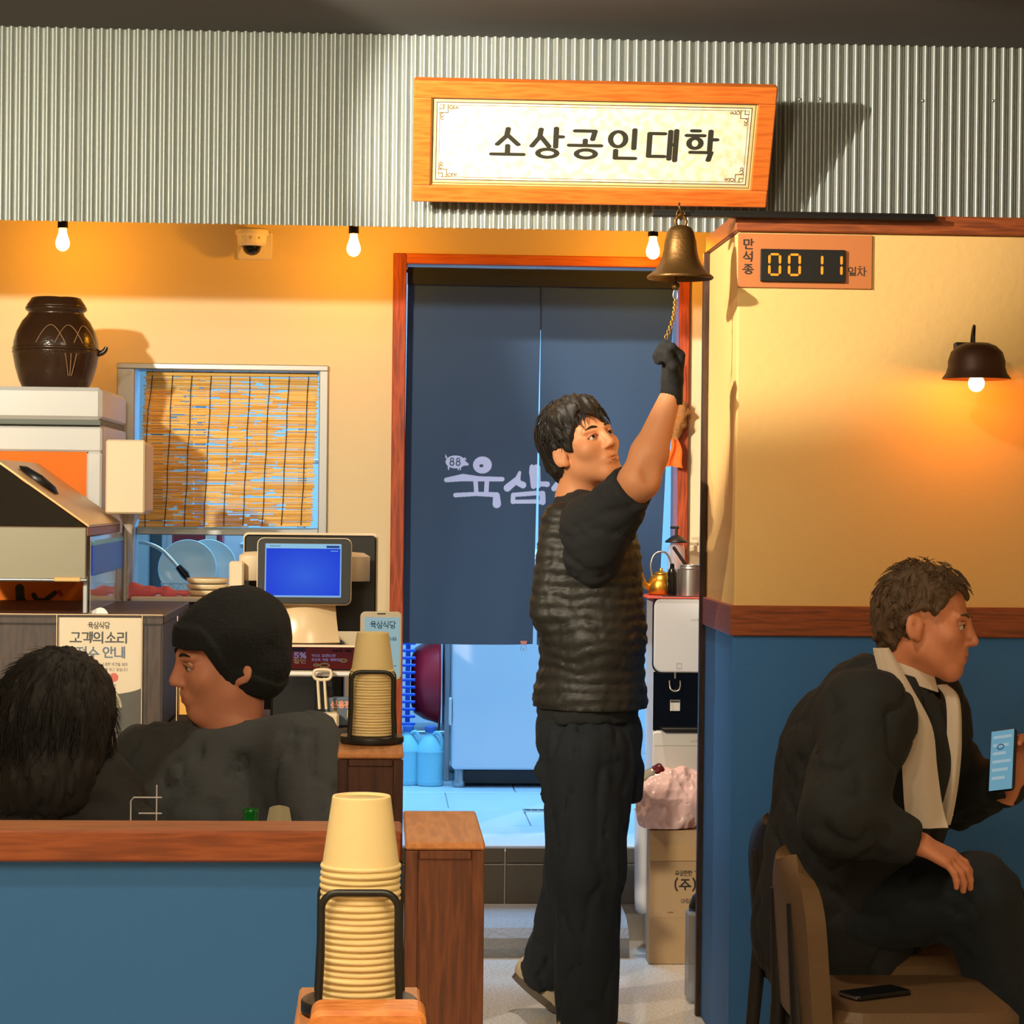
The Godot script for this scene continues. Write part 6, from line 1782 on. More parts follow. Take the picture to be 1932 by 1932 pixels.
func shoe(root: Node3D, heel: Vector3, toe: Vector3, up: Vector3, upper: Material, sole: Material) -> void:
	var z := (toe - heel).normalized()
	var y := (up - z * up.dot(z)).normalized()
	var tf := Transform3D(Basis(y.cross(z), y, z), heel)
	var L := (toe - heel).length()
	var F := Field.new(Vector3(-0.07, -0.03, -0.05), Vector3(0.07, 0.15, L + 0.05), 0.006)
	F.cap(Vector3(0, 0.045, 0.03), Vector3(0, 0.03, L - 0.04), 0.04, 0.032, 0.03).cap(Vector3(0, 0.045, 0.035), Vector3(0, 0.1, 0.04), 0.04, 0.042, 0.02)
	F.cap(Vector3(0, 0.05, 0.08), Vector3(0, 0.045, L * 0.62), 0.04, 0.034, 0.03).ell(Vector3(0, 0.02, L - 0.055), Vector3(0.046, 0.035, 0.06), 0.02)
	F.plane(Vector3(0, 0.016, 0), Vector3(0, -1, 0))
	var g := Geo.new()
	pour(g, F, tf)
	var s := wobj("shoe", g, upper, root)
	var o := PackedVector2Array()
	for k in 28:
		var a := TAU * k / 28
		var zz := L / 2 - cos(a) * L / 2
		o.append(Vector2(sin(a) * (0.043 + 0.007 * (zz / L)) * (1.15 if absf(sin(a)) > 0.9 else 1.08), zz))
	var sg := Geo.new()
	sg.prism(o, 0.02, tf * Transform3D(Basis(Vector3(1, 0, 0), Vector3(0, 0, 1), Vector3(0, -1, 0)), Vector3(0, 0.02, 0)), 0.004)
	wobj("sole", sg, sole, root)

func locks(root: Node3D, tf: Transform3D, c: Vector3, rad: Vector3, n: int, m: Material, ok: Callable, lng: float, thick: float, wild: float, seed_: int) -> void:
	var r := RandomNumberGenerator.new()
	r.seed = seed_
	var g := Geo.new()
	var made := 0
	while made < n:
		var d := Vector3(r.randfn(), r.randfn(), r.randfn()).normalized()
		var p := c + d * rad * 0.985
		if not ok.call(p): continue
		made += 1
		var nrm := (d / rad).normalized()
		var flow := (Vector3(0.3 * signf(p.x) * r.randf(), -0.75, 0.55 if p.z > 0.0 else -0.25) + Vector3(r.randfn(), r.randfn(), r.randfn()) * wild)
		flow = (flow - nrm * flow.dot(nrm)).normalized()
		var q := []
		for k in 5:
			var t := k / 4.0
			q.append(tf * (p + flow * lng * t + nrm * (0.0035 + lng * 0.35 * wild * t - 0.006 * t * t)))
		g.tube(q, [thick, thick, thick * 0.85, thick * 0.6, thick * 0.15], 4, false, false)
	wobj("hair_strands", g, m, root, "stuff")

# ------------------------------------------------ the man reaching for the bell
func man_at_the_bell() -> void:
	var right := Vector3(0.05, 0, 1.0).normalized()
	var J := {
		"pelvis": Vector3(0.571, 0.84, -6.47), "chest": Vector3(0.578, 1.339, -6.45), "neck": Vector3(0.534, 1.482, -6.45),
		"r_shoulder": Vector3(0.562, 1.413, -6.27), "r_elbow": Vector3(0.67, 1.53, -6.13), "r_wrist": Vector3(0.753, 1.753, -6.17),
		"l_shoulder": Vector3(0.585, 1.416, -6.63), "l_elbow": Vector3(0.604, 1.125, -6.68), "l_wrist": Vector3(0.625, 0.854, -6.63),
		"r_hip": Vector3(0.566, 0.8, -6.37), "r_knee": Vector3(0.564, 0.457, -6.34), "r_ankle": Vector3(0.568, 0.074, -6.37),
		"l_hip": Vector3(0.578, 0.779, -6.57), "l_knee": Vector3(0.578, 0.412, -6.66), "l_ankle": Vector3(0.466, 0.123, -6.86)}
	var foot := Vector3(J.r_ankle.x, 0.0, J.r_ankle.z)
	var root := thing("person", "man in a black T-shirt and dark quilted vest reaching up to ring the bell", "person", foot)
	var hb := Transform3D(face_basis(35.7, 19.5, 12.7), Vector3(0.545, 1.623, -6.43))
	var g := trunk(J, right)
	pour(g, head_field(hb.affine_inverse() * J.neck), hb)
	hand_into(g, hand_tf(J.l_wrist, Vector3(0.15, -1, 0.05), Vector3(0.3, 0, 1)), -1.0, [0.3, 0.32, 0.36, 0.4], 0.1, 0.3, 0.0, 0.004)
	# the bare raised forearm, in fine cells
	var fa := Field.new(Vector3(0.6, 1.4, -6.3), Vector3(0.85, 1.8, -6.02), 0.005)
	fa.cap(J.r_elbow, J.r_elbow.lerp(J.r_wrist, 0.3), 0.05, 0.0475, 0.02).cap(J.r_elbow.lerp(J.r_wrist, 0.3), J.r_wrist, 0.0475, 0.027, 0.02).cap(J.r_shoulder.lerp(J.r_elbow, 0.45), J.r_elbow, 0.054, 0.05, 0.02)
	fa.ell(J.r_elbow + Vector3(0.02, 0.02, 0.05), Vector3(0.014, 0.02, 0.008), 0.03, Basis.IDENTITY, true)
	pour(g, fa)
	wobj("body", g, M.skin, root)
	var hair := mat("black_hair", c8(26, 20, 16), 0.62)
	face_parts(root, hb, hair)
	# hair
	var H := Field.new(Vector3(-0.12, -0.12, -0.145), Vector3(0.12, 0.16, 0.125), 0.0042)
	H.ell(Vector3(0, 0.038, -0.02), Vector3(0.088, 0.098, 0.108), 0.01)
	H.ell(Vector3(-0.01, 0.09, 0.03), Vector3(0.066, 0.042, 0.066), 0.03)
	H.ell(Vector3(0.0, -0.02, -0.072), Vector3(0.066, 0.08, 0.048), 0.03)
	clip(H, func(p):
		var hl := -0.098
		if p.z > -0.055: hl = lerpf(-0.098, 0.012, clampf((p.z + 0.055) / 0.035, 0, 1))
		if p.z > 0.0: hl = lerpf(0.012, -0.012, clampf((p.z - 0.004) / 0.012, 0, 1)) if p.z < 0.026 else lerpf(-0.012, 0.058, clampf((p.z - 0.026) / 0.03, 0, 1))
		hl += 0.012 * sin(p.x * 70.0 + p.z * 40.0) * (1.0 if p.z > 0.03 else 0.3) - (0.012 if p.x > 0.02 and p.z > 0.05 else 0.0)
		return (hl - p.y) * 0.8)
	fold.frequency = 1.0
	var hn := FastNoiseLite.new()
	hn.seed = 4; hn.fractal_octaves = 3; hn.frequency = 1.0
	H.warp(func(p): return hn.get_noise_3d(p.x * 55.0, p.y * 14.0 + p.z * 10.0, p.z * 30.0) * 0.012, 0.03)
	var hg := Geo.new()
	pour(hg, H, hb)
	wobj("hair", hg, hair, root)
	locks(root, hb, Vector3(0, 0.042, -0.016), Vector3(0.09, 0.102, 0.108), 420, hair, func(p): return p.y > (0.06 if p.z > 0.03 else (0.03 if p.z > -0.03 else -0.03)), 0.04, 0.0016, 0.35, 31)
	# T-shirt: trunk, collar, near sleeve, far sleeve, tail below the vest
	var sb := bounds([Vector3(0.414, 0.805, -6.45), Vector3(0.691, 1.552, -6.1), J.l_elbow], 0.06)
	var T := Field.new(sb[0], sb[1], 0.009)
	T.ell(Vector3(0.576, 1.31, -6.45), Vector3(0.11, 0.17, 0.17), 0.03).ell(Vector3(0.572, 0.913, -6.46), Vector3(0.138, 0.13, 0.172), 0.04)
	T.cap(J.neck + Vector3(0.005, -0.022, 0), J.r_shoulder + Vector3(-0.005, 0, 0), 0.056, 0.074, 0.04).cap(J.neck + Vector3(0.005, -0.022, 0), J.l_shoulder, 0.056, 0.07, 0.04)
	T.cap(J.r_shoulder + Vector3(0.01, -0.02, 0.0), Vector3(0.658, 1.522, -6.13), 0.088, 0.061, 0.04)
	T.cap(J.r_shoulder + Vector3(0.0, -0.1, -0.01), Vector3(0.62, 1.435, -6.2), 0.06, 0.045, 0.05)
	T.cap(J.l_shoulder, J.l_shoulder.lerp(J.l_elbow, 0.7), 0.07, 0.062, 0.04)
	var ad: Vector3 = (Vector3(0.7, 1.559, -6.12) - J.r_shoulder).normalized()
	clip(T, func(p): return (p - Vector3(0.648, 1.514, -6.14)).dot(ad) if p.x > 0.6 and p.y > 1.36 else -1.0)
	T.ell(hb * Vector3(0, -0.125, -0.01), Vector3(0.066, 0.055, 0.066), 0.01, Basis.IDENTITY, true)
	T.warp(folds(0.009, 8.0, Vector3(0.7, 1.2, 0.7)))
	var hem := 0.88
	clip(T, func(p): return (hem - 0.03 * clampf((0.52 - p.x) / 0.12, 0, 1)) - p.y)
	var tg := Geo.new()
	pour(tg, T)
	wobj("t_shirt", tg, mat("black_cotton", c8(36, 38, 41), 0.9, 0.0, 0.05, 6.0), root)
	# quilted vest
	var vb := bounds([Vector3(0.413, 0.899, -6.45), Vector3(0.746, 1.484, -6.45), J.l_shoulder, J.r_shoulder], 0.07)
	var V := Field.new(vb[0], vb[1], 0.008)
	V.ell(Vector3(0.582, 1.288, -6.45), Vector3(0.132, 0.2, 0.185), 0.04).ell(Vector3(0.581, 1.108, -6.45), Vector3(0.148, 0.2, 0.186), 0.05).ell(Vector3(0.577, 0.928, -6.46), Vector3(0.158, 0.16, 0.184), 0.05)
	V.cap(Vector3(0.537, 1.446, -6.45), Vector3(0.549, 1.419, -6.34), 0.05, 0.052, 0.03).cap(Vector3(0.537, 1.446, -6.45), Vector3(0.569, 1.416, -6.57), 0.05, 0.052, 0.03)
	V.cap(Vector3(0.481, 1.418, -6.38), Vector3(0.463, 1.183, -6.38), 0.05, 0.06, 0.05).cap(Vector3(0.494, 1.416, -6.54), Vector3(0.474, 1.175, -6.54), 0.05, 0.06, 0.05)
	V.ell(J.r_shoulder + Vector3(0.035, -0.05, 0.05), Vector3(0.085, 0.1, 0.09), 0.02, Basis.IDENTITY, true)
	V.ell(J.l_shoulder + Vector3(0.03, -0.05, -0.05), Vector3(0.08, 0.1, 0.09), 0.02, Basis.IDENTITY, true)
	V.ell(hb * Vector3(0, -0.13, 0.0), Vector3(0.08, 0.07, 0.08), 0.02, Basis.IDENTITY, true)
	V.cap(Vector3(0.696, 1.426, -6.45), Vector3(0.742, 0.922, -6.45), 0.01, 0.01, 0.01, true)
	V.warp(func(p):
		var w := fold.get_noise_3dv(p * 6.0) * 2.2
		var q := absf(sin(p.y * PI / 0.032 + w))
		return -0.006 * q + 0.003 + absf(fold.get_noise_3d(p.x * 30, p.y * 12, p.z * 30)) * 0.009)
	var vh := 0.916
	V.plane(Vector3(0, vh, 0), Vector3(0, -1, 0))
	var vg := Geo.new()
	pour(vg, V)
	wobj("vest", vg, mat("vest_nylon", c8(46, 44, 40), 0.5, 0.0, 0.05, 8.0), root)
	# wide trousers
	var pb := bounds([Vector3(0.388, 0.925, -6.4), Vector3(0.73, 0.083, -6.3), J.l_ankle + Vector3(0, -0.05, -0.05)], 0.11)
	var W := Field.new(pb[0], pb[1], 0.0095)
	W.ell(Vector3(0.574, 0.84, -6.47), Vector3(0.146, 0.12, 0.17), 0.04)
	W.cap(J.r_hip + Vector3(0.005, -0.02, 0), Vector3(0.564, 0.492, -6.34), 0.122, 0.096, 0.04).cap(Vector3(0.564, 0.492, -6.34), Vector3(0.569, 0.084, -6.36), 0.092, 0.08, 0.04)
	W.cap(J.l_hip + Vector3(0.0, -0.02, 0), Vector3(0.571, 0.43, -6.64), 0.12, 0.09, 0.04).cap(Vector3(0.571, 0.43, -6.64), Vector3(0.481, 0.114, -6.85), 0.088, 0.064, 0.05)
	W.cap(Vector3(0.455, 0.746, -6.4), Vector3(0.47, 0.682, -6.4), 0.03, 0.03, 0.02)
	W.cap(Vector3(0.688, 0.755, -6.4), Vector3(0.685, 0.683, -6.4), 0.028, 0.028, 0.02)
	W.warp(folds(0.012, 6.0, Vector3(1.1, 0.3, 1.1)))
	var ld: Vector3 = (J.l_ankle - J.l_knee).normalized()
	clip(W, func(p): return (p - Vector3(0.478, 0.091, -6.85)).dot(ld) if p.z < -6.6 else -1.0)
	clip(W, func(p): return 0.035 - p.y)
	var wg := Geo.new()
	pour(wg, W)
	wobj("trousers", wg, mat("dark_trousers", c8(25, 32, 40), 0.85, 0.0, 0.05, 5.0), root)
	# gloved right hand closed round the bell's chain
	var gg := Geo.new()
	hand_into(gg, hand_tf(Vector3(0.756, 1.777, -6.17), Vector3(0.02, 1, 0.05), Vector3(-0.86, 0.1, 0.5)), 1.0, [1.2, 1.25, 1.3, 1.3], 0.02, 0.8, 0.0035)
	gg.tube([Vector3(0.752, 1.749, -6.17), Vector3(0.756, 1.781, -6.17), Vector3(0.757, 1.815, -6.17)], [0.0285, 0.028, 0.027], 20)
	wobj("glove", gg, mat("black_knit", c8(22, 21, 21), 0.85, 0.0, 0.08, 12.0), root, "", "black knitted glove on the raised hand")
	# shoes
	var sh := mat("suede", c8(190, 170, 140), 0.8, 0.0, 0.04, 8.0)
	var so := mat("shoe_sole", c8(96, 86, 74), 0.7)
	shoe(root, Vector3(0.397, 0.107, -6.88) + Vector3(0.0, -0.01, 0), Vector3(0.536, -0.008, -6.84), Vector3(0.75, 0.66, 0.1), sh, so)
	shoe(root, Vector3(J.r_ankle.x - 0.07, 0.0, J.r_ankle.z), Vector3(J.r_ankle.x + 0.2, 0.0, J.r_ankle.z + 0.05), Vector3.UP, sh, so)

# ------------------------------------------------ the man in the knitted cap
func man_in_beanie() -> void:
	var right := Vector3(-0.75, 0, -0.66)
	var J := {
		"pelvis": Vector3(-0.215, 0.58, -5.06), "chest": Vector3(-0.31, 0.865, -5), "neck": Vector3(-0.3, 1.007, -5),
		"r_shoulder": Vector3(-0.475, 0.906, -5.14), "r_elbow": Vector3(-0.51, 0.699, -5), "r_wrist": Vector3(-0.43, 0.77, -4.75),
		"l_shoulder": Vector3(-0.139, 0.952, -4.87), "l_elbow": Vector3(-0.101, 0.743, -4.72), "l_wrist": Vector3(-0.25, 0.76, -4.62),
		"l_hip": Vector3(-0.15, 0.55, -5.0), "l_knee": Vector3(-0.2, 0.55, -4.6), "l_ankle": Vector3(-0.2, 0.08, -4.62),
		"r_hip": Vector3(-0.26, 0.55, -5.12), "r_knee": Vector3(-0.36, 0.55, -4.78), "r_ankle": Vector3(-0.37, 0.08, -4.8)}
	var root := thing("person", "man in a black knitted cap and charcoal sweatshirt seated behind the low partition", "person", Vector3(-0.25, 0, -5.0))
	var hc := Vector3(-0.319, 1.14, -5)
	var hb := Transform3D(face_basis(-72, -9, -6).scaled(Vector3.ONE * 1.04), hc)
	var g := trunk(J, right)
	pour(g, head_field(hb.affine_inverse() * J.neck, 0.004, 1.12), hb)
	hand_into(g, hand_tf(J.l_wrist, Vector3(-0.9, -0.1, 0.3), Vector3(0, -1, 0)), -1.0, [0.2, 0.25, 0.3, 0.3], 0.12, 0.2, 0.0, 0.0045)
	hand_into(g, hand_tf(J.r_wrist, Vector3(-0.2, -0.1, 1.0), Vector3(0, -1, 0)), 1.0, [0.2, 0.25, 0.3, 0.3], 0.12, 0.2, 0.0, 0.0045)
	wobj("body", g, M.skin_pale, root)
	face_parts(root, hb, M.black_hair)
	var hair := Geo.new()
	var hf := Field.new(Vector3(-0.11, -0.11, -0.13), Vector3(0.11, 0.1, 0.06), 0.006)
	hf.ell(Vector3(0, 0.0, -0.03), Vector3(0.08, 0.085, 0.09), 0.01)
	clip(hf, func(p): return maxf(-0.075 - p.y + maxf(0.0, p.z + 0.05) * 1.2, p.z - 0.012))
	pour(hair, hf, hb)
	wobj("hair", hair, M.black_hair, root)
	# knitted cap
	var C := Field.new(Vector3(-0.14, -0.13, -0.165), Vector3(0.14, 0.19, 0.15), 0.005)
	C.ell(Vector3(0, 0.045, -0.02), Vector3(0.097, 0.088, 0.114), 0.01).ell(Vector3(0, 0.062, -0.045), Vector3(0.084, 0.066, 0.082), 0.04).ell(Vector3(0, -0.01, -0.05), Vector3(0.09, 0.085, 0.084), 0.03)
	var band := func(p: Vector3) -> float: return (-0.056 + 0.094 * clampf((p.z - 0.012) / 0.045, 0, 1) - 0.05 * clampf((-p.z) / 0.09, 0, 1)) - p.y
	C.warp(func(p):
		var e: float = -band.call(p)
		return -0.0065 * smoothstep(0.05, 0.043, e) - 0.001 * sin(atan2(p.x, p.z + 0.02) * 56.0) + fold.get_noise_3dv(p * 12.0) * 0.004)
	clip(C, func(p): return band.call(p) * 0.8)
	var cg := Geo.new()
	pour(cg, C, hb)
	wobj("knitted_cap", cg, mat("black_wool", c8(29, 31, 33), 0.95, 0.0, 0.12, 14.0), root)
	# sweatshirt
	var sb := bounds([J.l_shoulder, J.r_shoulder, J.neck, J.pelvis, J.l_elbow, J.r_elbow, J.l_wrist, J.r_wrist], 0.16)
	var S := Field.new(sb[0], sb[1], 0.0095)
	S.cap(J.pelvis, J.chest + Vector3(0, -0.05, 0), 0.2, 0.175, 0.06).cap(J.chest + Vector3(0, -0.04, 0), J.neck + Vector3(0, -0.075, 0), 0.165, 0.095, 0.08)
	for s in ["l", "r"]:
		S.cap(J.neck + Vector3(0, -0.05, 0), J[s + "_shoulder"] + Vector3(0, -0.012, 0), 0.066, 0.082, 0.05)
		S.cap(J[s + "_shoulder"] + Vector3(0, -0.012, 0), J[s + "_elbow"], 0.088, 0.072, 0.05).cap(J[s + "_elbow"], J[s + "_wrist"], 0.07, 0.042, 0.03)
	S.warp(folds(0.015, 6.5, Vector3(1, 0.6, 1)))
	S.ell(J.neck + Vector3(-0.006, 0.02, 0.012), Vector3(0.082, 0.066, 0.08), 0.012, Basis(Vector3(0, 0, 1), -0.1), true)
	var sg := Geo.new()
	pour(sg, S)
	wobj("sweatshirt", sg, mat("charcoal_fleece", c8(72, 74, 77), 0.95, 0.0, 0.08, 8.0), root)
	var rg := Geo.new()
	var q := []
	for k in 25:
		var a := TAU * k / 24.0
		q.append(J.neck + Vector3(-0.006 + cos(a) * 0.08, -0.03 - 0.02 * sin(a) + 0.012 * cos(a), 0.012 + sin(a) * 0.078))
	q.pop_back()
	rg.tube(q, 0.0095, 8, true)
	wobj("collar", rg, M.charcoal_fleece, root)
	var pg := Geo.new()
	var pf := Field.new(Vector3(-0.75, 0.02, -5.3), Vector3(0.05, 0.8, -4.45), 0.016)
	for s in ["l", "r"]: pf.cap(J[s + "_hip"], J[s + "_knee"], 0.105, 0.08, 0.05).cap(J[s + "_knee"], J[s + "_ankle"], 0.078, 0.062, 0.03)
	pour(pg, pf)
	wobj("trousers", pg, M.dark_trousers, root)
	for s in ["l", "r"]:
		var a: Vector3 = J[s + "_ankle"]
		shoe(root, Vector3(a.x + 0.07, 0.0, a.z - 0.02), Vector3(a.x - 0.19, 0.0, a.z + 0.08), Vector3.UP, M.black_wood, M.black_plastic)
	var st := thing("stool", "plain dark stool under the man in the knitted cap", "stool", Vector3(-0.21, 0, -5.08))
	obj("seat", Geo.new().lathe(V2([0.0, 0.437, 0.15, 0.437, 0.165, 0.43, 0.165, 0.41, 0.0, 0.41]), Vector3.ZERO, 28), M.leather, st)
	for k in 4: obj("leg", Geo.new().tube([Vector3(0.1 * [1, -1, 1, -1][k], 0.41, 0.1 * [1, 1, -1, -1][k]), Vector3(0.15 * [1, -1, 1, -1][k], 0.0, 0.15 * [1, 1, -1, -1][k])], 0.013, 8), M.black_metal, st)

# ------------------------------------------------ the guest with dark hair, seen from behind
func guest_with_dark_hair() -> void:
	var right := Vector3(0.8, 0, 0.6)
	var hc := Vector3(-0.59, 1.052, -4.5)
	var J := {
		"pelvis": Vector3(hc.x, 0.56, -4.56), "chest": Vector3(hc.x, 0.86, -4.53), "neck": Vector3(hc.x, hc.y - 0.15, -4.52),
		"r_shoulder": Vector3(hc.x + 0.135, hc.y - 0.225, -4.43), "r_elbow": Vector3(hc.x + 0.2, 0.78, -4.44), "r_wrist": Vector3(hc.x + 0.33, 0.78, -4.56),
		"l_shoulder": Vector3(hc.x - 0.135, hc.y - 0.225, -4.62), "l_elbow": Vector3(hc.x - 0.17, 0.78, -4.68), "l_wrist": Vector3(hc.x, 0.78, -4.78),
		"r_hip": Vector3(hc.x + 0.07, 0.54, -4.54), "r_knee": Vector3(hc.x - 0.02, 0.54, -4.96), "r_ankle": Vector3(hc.x - 0.04, 0.08, -4.92),
		"l_hip": Vector3(hc.x - 0.07, 0.54, -4.6), "l_knee": Vector3(hc.x - 0.26, 0.54, -4.92), "l_ankle": Vector3(hc.x - 0.28, 0.08, -4.9)}
	var root := thing("person", "guest with full dark brown hair seen from behind at the left edge", "person", Vector3(hc.x, 0, -4.56))
	var hb := Transform3D(face_basis(150, -6, 0), hc)
	var g := trunk(J, right)
	pour(g, head_field(hb.affine_inverse() * J.neck, 0.0055), hb)
	for s in [1.0, -1.0]:
		var w: Vector3 = J.r_wrist if s > 0 else J.l_wrist
		hand_into(g, hand_tf(w, Vector3(0.3, -0.1, -1), Vector3(0, -1, 0)), s, [0.3, 0.3, 0.3, 0.3], 0.1, 0.2, 0.0, 0.005)
	wobj("body", g, M.skin, root)
	var H := Field.new(Vector3(-0.14, -0.24, -0.16), Vector3(0.14, 0.16, 0.12), 0.0055)
	H.ell(Vector3(0, 0.03, -0.015), Vector3(0.103, 0.11, 0.118), 0.01).ell(Vector3(0, -0.05, -0.04), Vector3(0.108, 0.12, 0.09), 0.05).cap(Vector3(-0.03, -0.12, -0.05), Vector3(0.03, -0.12, -0.05), 0.075, 0.075, 0.04)
	H.ell(Vector3(0, -0.04, 0.1), Vector3(0.066, 0.1, 0.06), 0.02, Basis.IDENTITY, true)
	var hn := FastNoiseLite.new()
	hn.seed = 9; hn.fractal_octaves = 3
	hn.frequency = 1.0
	H.warp(func(p): return hn.get_noise_3d(p.x * 60.0, p.y * 9.0, p.z * 50.0) * 0.011, 0.03)
	var hg := Geo.new()
	pour(hg, H, hb)
	var hm := mat("dark_brown_hair", c8(24, 18, 14), 0.7)
	wobj("hair", hg, hm, root)
	locks(root, hb, Vector3(0, -0.01, -0.025), Vector3(0.108, 0.136, 0.116), 900, hm, func(p): return p.z < 0.03, 0.07, 0.0009, 0.22, 12)
	var sb := bounds([J.l_shoulder, J.r_shoulder, J.neck, J.pelvis, J.l_elbow, J.r_elbow, J.l_wrist, J.r_wrist], 0.14)
	var S := Field.new(sb[0], sb[1], 0.012)
	S.cap(J.pelvis, J.chest, 0.15, 0.15, 0.06).cap(J.chest, J.neck + Vector3(0, -0.06, 0), 0.14, 0.07, 0.08)
	for s in ["l", "r"]: S.cap(J.neck + Vector3(0, -0.06, 0), J[s + "_shoulder"], 0.06, 0.066, 0.05).cap(J[s + "_shoulder"], J[s + "_elbow"], 0.068, 0.058, 0.04).cap(J[s + "_elbow"], J[s + "_wrist"], 0.056, 0.038, 0.03)
	S.warp(folds(0.009, 6.0))
	var sg := Geo.new()
	pour(sg, S)
	wobj("jacket", sg, mat("black_jacket", c8(34, 32, 31), 0.9, 0.0, 0.06, 8.0), root)
	var pg := Geo.new()
	var pf := Field.new(Vector3(hc.x - 0.42, 0.02, -5.15), Vector3(hc.x + 0.25, 0.8, -4.35), 0.016)
	for s in ["l", "r"]: pf.cap(J[s + "_hip"], J[s + "_knee"], 0.1, 0.075, 0.05).cap(J[s + "_knee"], J[s + "_ankle"], 0.07, 0.055, 0.03)
	pour(pg, pf)
	wobj("trousers", pg, M.dark_trousers, root)
	for s in ["l", "r"]:
		var a: Vector3 = J[s + "_ankle"]
		shoe(root, Vector3(a.x, 0.0, a.z + 0.07), Vector3(a.x + 0.03, 0.0, a.z - 0.18), Vector3.UP, M.black_wood, M.black_plastic)
	var st := thing("stool", "plain dark stool under the guest with dark hair", "stool", Vector3(hc.x, 0, -4.58))
	obj("seat", Geo.new().lathe(V2([0.0, 0.425, 0.15, 0.425, 0.165, 0.418, 0.165, 0.41, 0.0, 0.41]), Vector3.ZERO, 28), M.leather, st)
	for k in 4: obj("leg", Geo.new().tube([Vector3(0.1 * [1, -1, 1, -1][k], 0.41, 0.1 * [1, 1, -1, -1][k]), Vector3(0.15 * [1, -1, 1, -1][k], 0.0, 0.15 * [1, 1, -1, -1][k])], 0.013, 8), M.black_metal, st)

# ------------------------------------------------ the man with the white bib
func man_in_bib() -> void:
	var right := Vector3(-0.25, 0, 0.97)
	var hc := Vector3(1.232, 1.207, -5.3)
	var J := {
		"pelvis": Vector3(1.074, 0.502, -5.46), "chest": Vector3(1.13, 0.885, -5.38), "neck": Vector3(1.18, 1.097, -5.33),
		"r_shoulder": Vector3(1.064, 1.019, -5.16), "r_elbow": Vector3(0.985, 0.806, -5.02), "r_wrist": Vector3(1.143, 0.756, -5.03),
		"l_shoulder": Vector3(1.278, 1.005, -5.54), "l_elbow": Vector3(1.371, 0.786, -5.6), "l_wrist": Vector3(1.46, 0.839, -5.42),
		"r_hip": Vector3(1.072, 0.556, -5.36), "r_knee": Vector3(1.324, 0.616, -5.18), "r_ankle": Vector3(1.434, 0.256, -5.22),
		"l_hip": Vector3(1.118, 0.521, -5.56), "l_knee": Vector3(1.463, 0.505, -5.62), "l_ankle": Vector3(1.497, 0.089, -5.66)}
	var root := thing("person", "man with greying hair in a dark coat and white bib seated on the right", "person", Vector3(J.pelvis.x, 0, J.pelvis.z))
	var hb := Transform3D(face_basis(66, -4, -6), hc)
	var g := trunk(J, right)
	pour(g, head_field(hb.affine_inverse() * J.neck), hb)
	hand_into(g, hand_tf(Vector3(1.148, 0.758, -5.02), Vector3(0.86, -0.42, 0.28), Vector3(-0.42, -0.8, -0.42)), 1.0, [0.38, 0.42, 0.45, 0.42], 0.3, 0.2, 0.0, 0.003)
	hand_into(g, hand_tf(J.l_wrist, Vector3(0.25, 0.9, 0.25), Vector3(-0.3, 0.2, 1.0)), -1.0, [0.7, 0.75, 0.8, 0.85], 0.05, 0.5, 0.0, 0.0035)
	wobj("body", g, mat("skin_warm", c8(222, 140, 100), 0.55), root)
	var hair := mat("grey_brown_hair", c8(92, 68, 46), 0.7)
	face_parts(root, hb, hair)
	var H := Field.new(Vector3(-0.12, -0.12, -0.145), Vector3(0.12, 0.16, 0.12), 0.0045)
	H.ell(Vector3(0, 0.04, -0.018), Vector3(0.088, 0.098, 0.108), 0.01).ell(Vector3(0.0, -0.012, -0.07), Vector3(0.062, 0.075, 0.046), 0.03)
	clip(H, func(p):
		var hl := -0.085
		if p.z > -0.06: hl = lerpf(-0.085, 0.022, clampf((p.z + 0.06) / 0.04, 0, 1))
		if p.z > 0.02: hl = lerpf(0.022, 0.078, clampf((p.z - 0.03) / 0.035, 0, 1))
		return (hl + 0.008 * sin(p.x * 60.0 + p.z * 50.0) - p.y) * 0.8)
	var hn := FastNoiseLite.new()
	hn.seed = 14; hn.fractal_octaves = 3; hn.frequency = 1.0
	H.warp(func(p): return hn.get_noise_3d(p.x * 50.0, p.y * 22.0, p.z * 40.0) * 0.014, 0.03)
	var hg := Geo.new()
	pour(hg, H, hb)
	wobj("hair", hg, hair, root)
	locks(root, hb, Vector3(0, 0.042, -0.016), Vector3(0.089, 0.1, 0.107), 420, hair, func(p): return p.y > (0.085 if p.z > 0.04 else (0.045 if p.z > -0.03 else -0.05)), 0.035, 0.0013, 0.75, 5)
	# coat with a hood lying on the back
	var sb := bounds([J.l_shoulder, J.r_shoulder, J.neck, J.pelvis, J.l_elbow, J.r_elbow, J.l_wrist, J.r_wrist], 0.2)
	var S := Field.new(sb[0], sb[1], 0.0095)
	S.cap(J.pelvis + Vector3(0, -0.02, 0), J.chest, 0.175, 0.175, 0.08).cap(J.chest, J.neck + Vector3(-0.03, -0.09, 0), 0.17, 0.1, 0.08)
	S.cap(J.chest + Vector3(-0.03, 0.02, 0.02), J.pelvis + Vector3(-0.02, 0.0, 0.02), 0.17, 0.17, 0.08)
	S.ell(J.neck + Vector3(-0.085, -0.03, 0.0), Vector3(0.075, 0.06, 0.11), 0.04, Basis(Vector3(0, 0, 1), 0.5))
	for s in ["l", "r"]:
		S.cap(J.neck + Vector3(-0.02, -0.06, 0), J[s + "_shoulder"] + Vector3(0, -0.015, 0), 0.075, 0.095, 0.05)
		S.cap(J[s + "_shoulder"] + Vector3(0, -0.015, 0), J[s + "_elbow"], 0.1, 0.082, 0.05).cap(J[s + "_elbow"], J[s + "_wrist"], 0.078, 0.047, 0.03)
	S.warp(folds(0.013, 5.0, Vector3(1, 0.7, 1)))
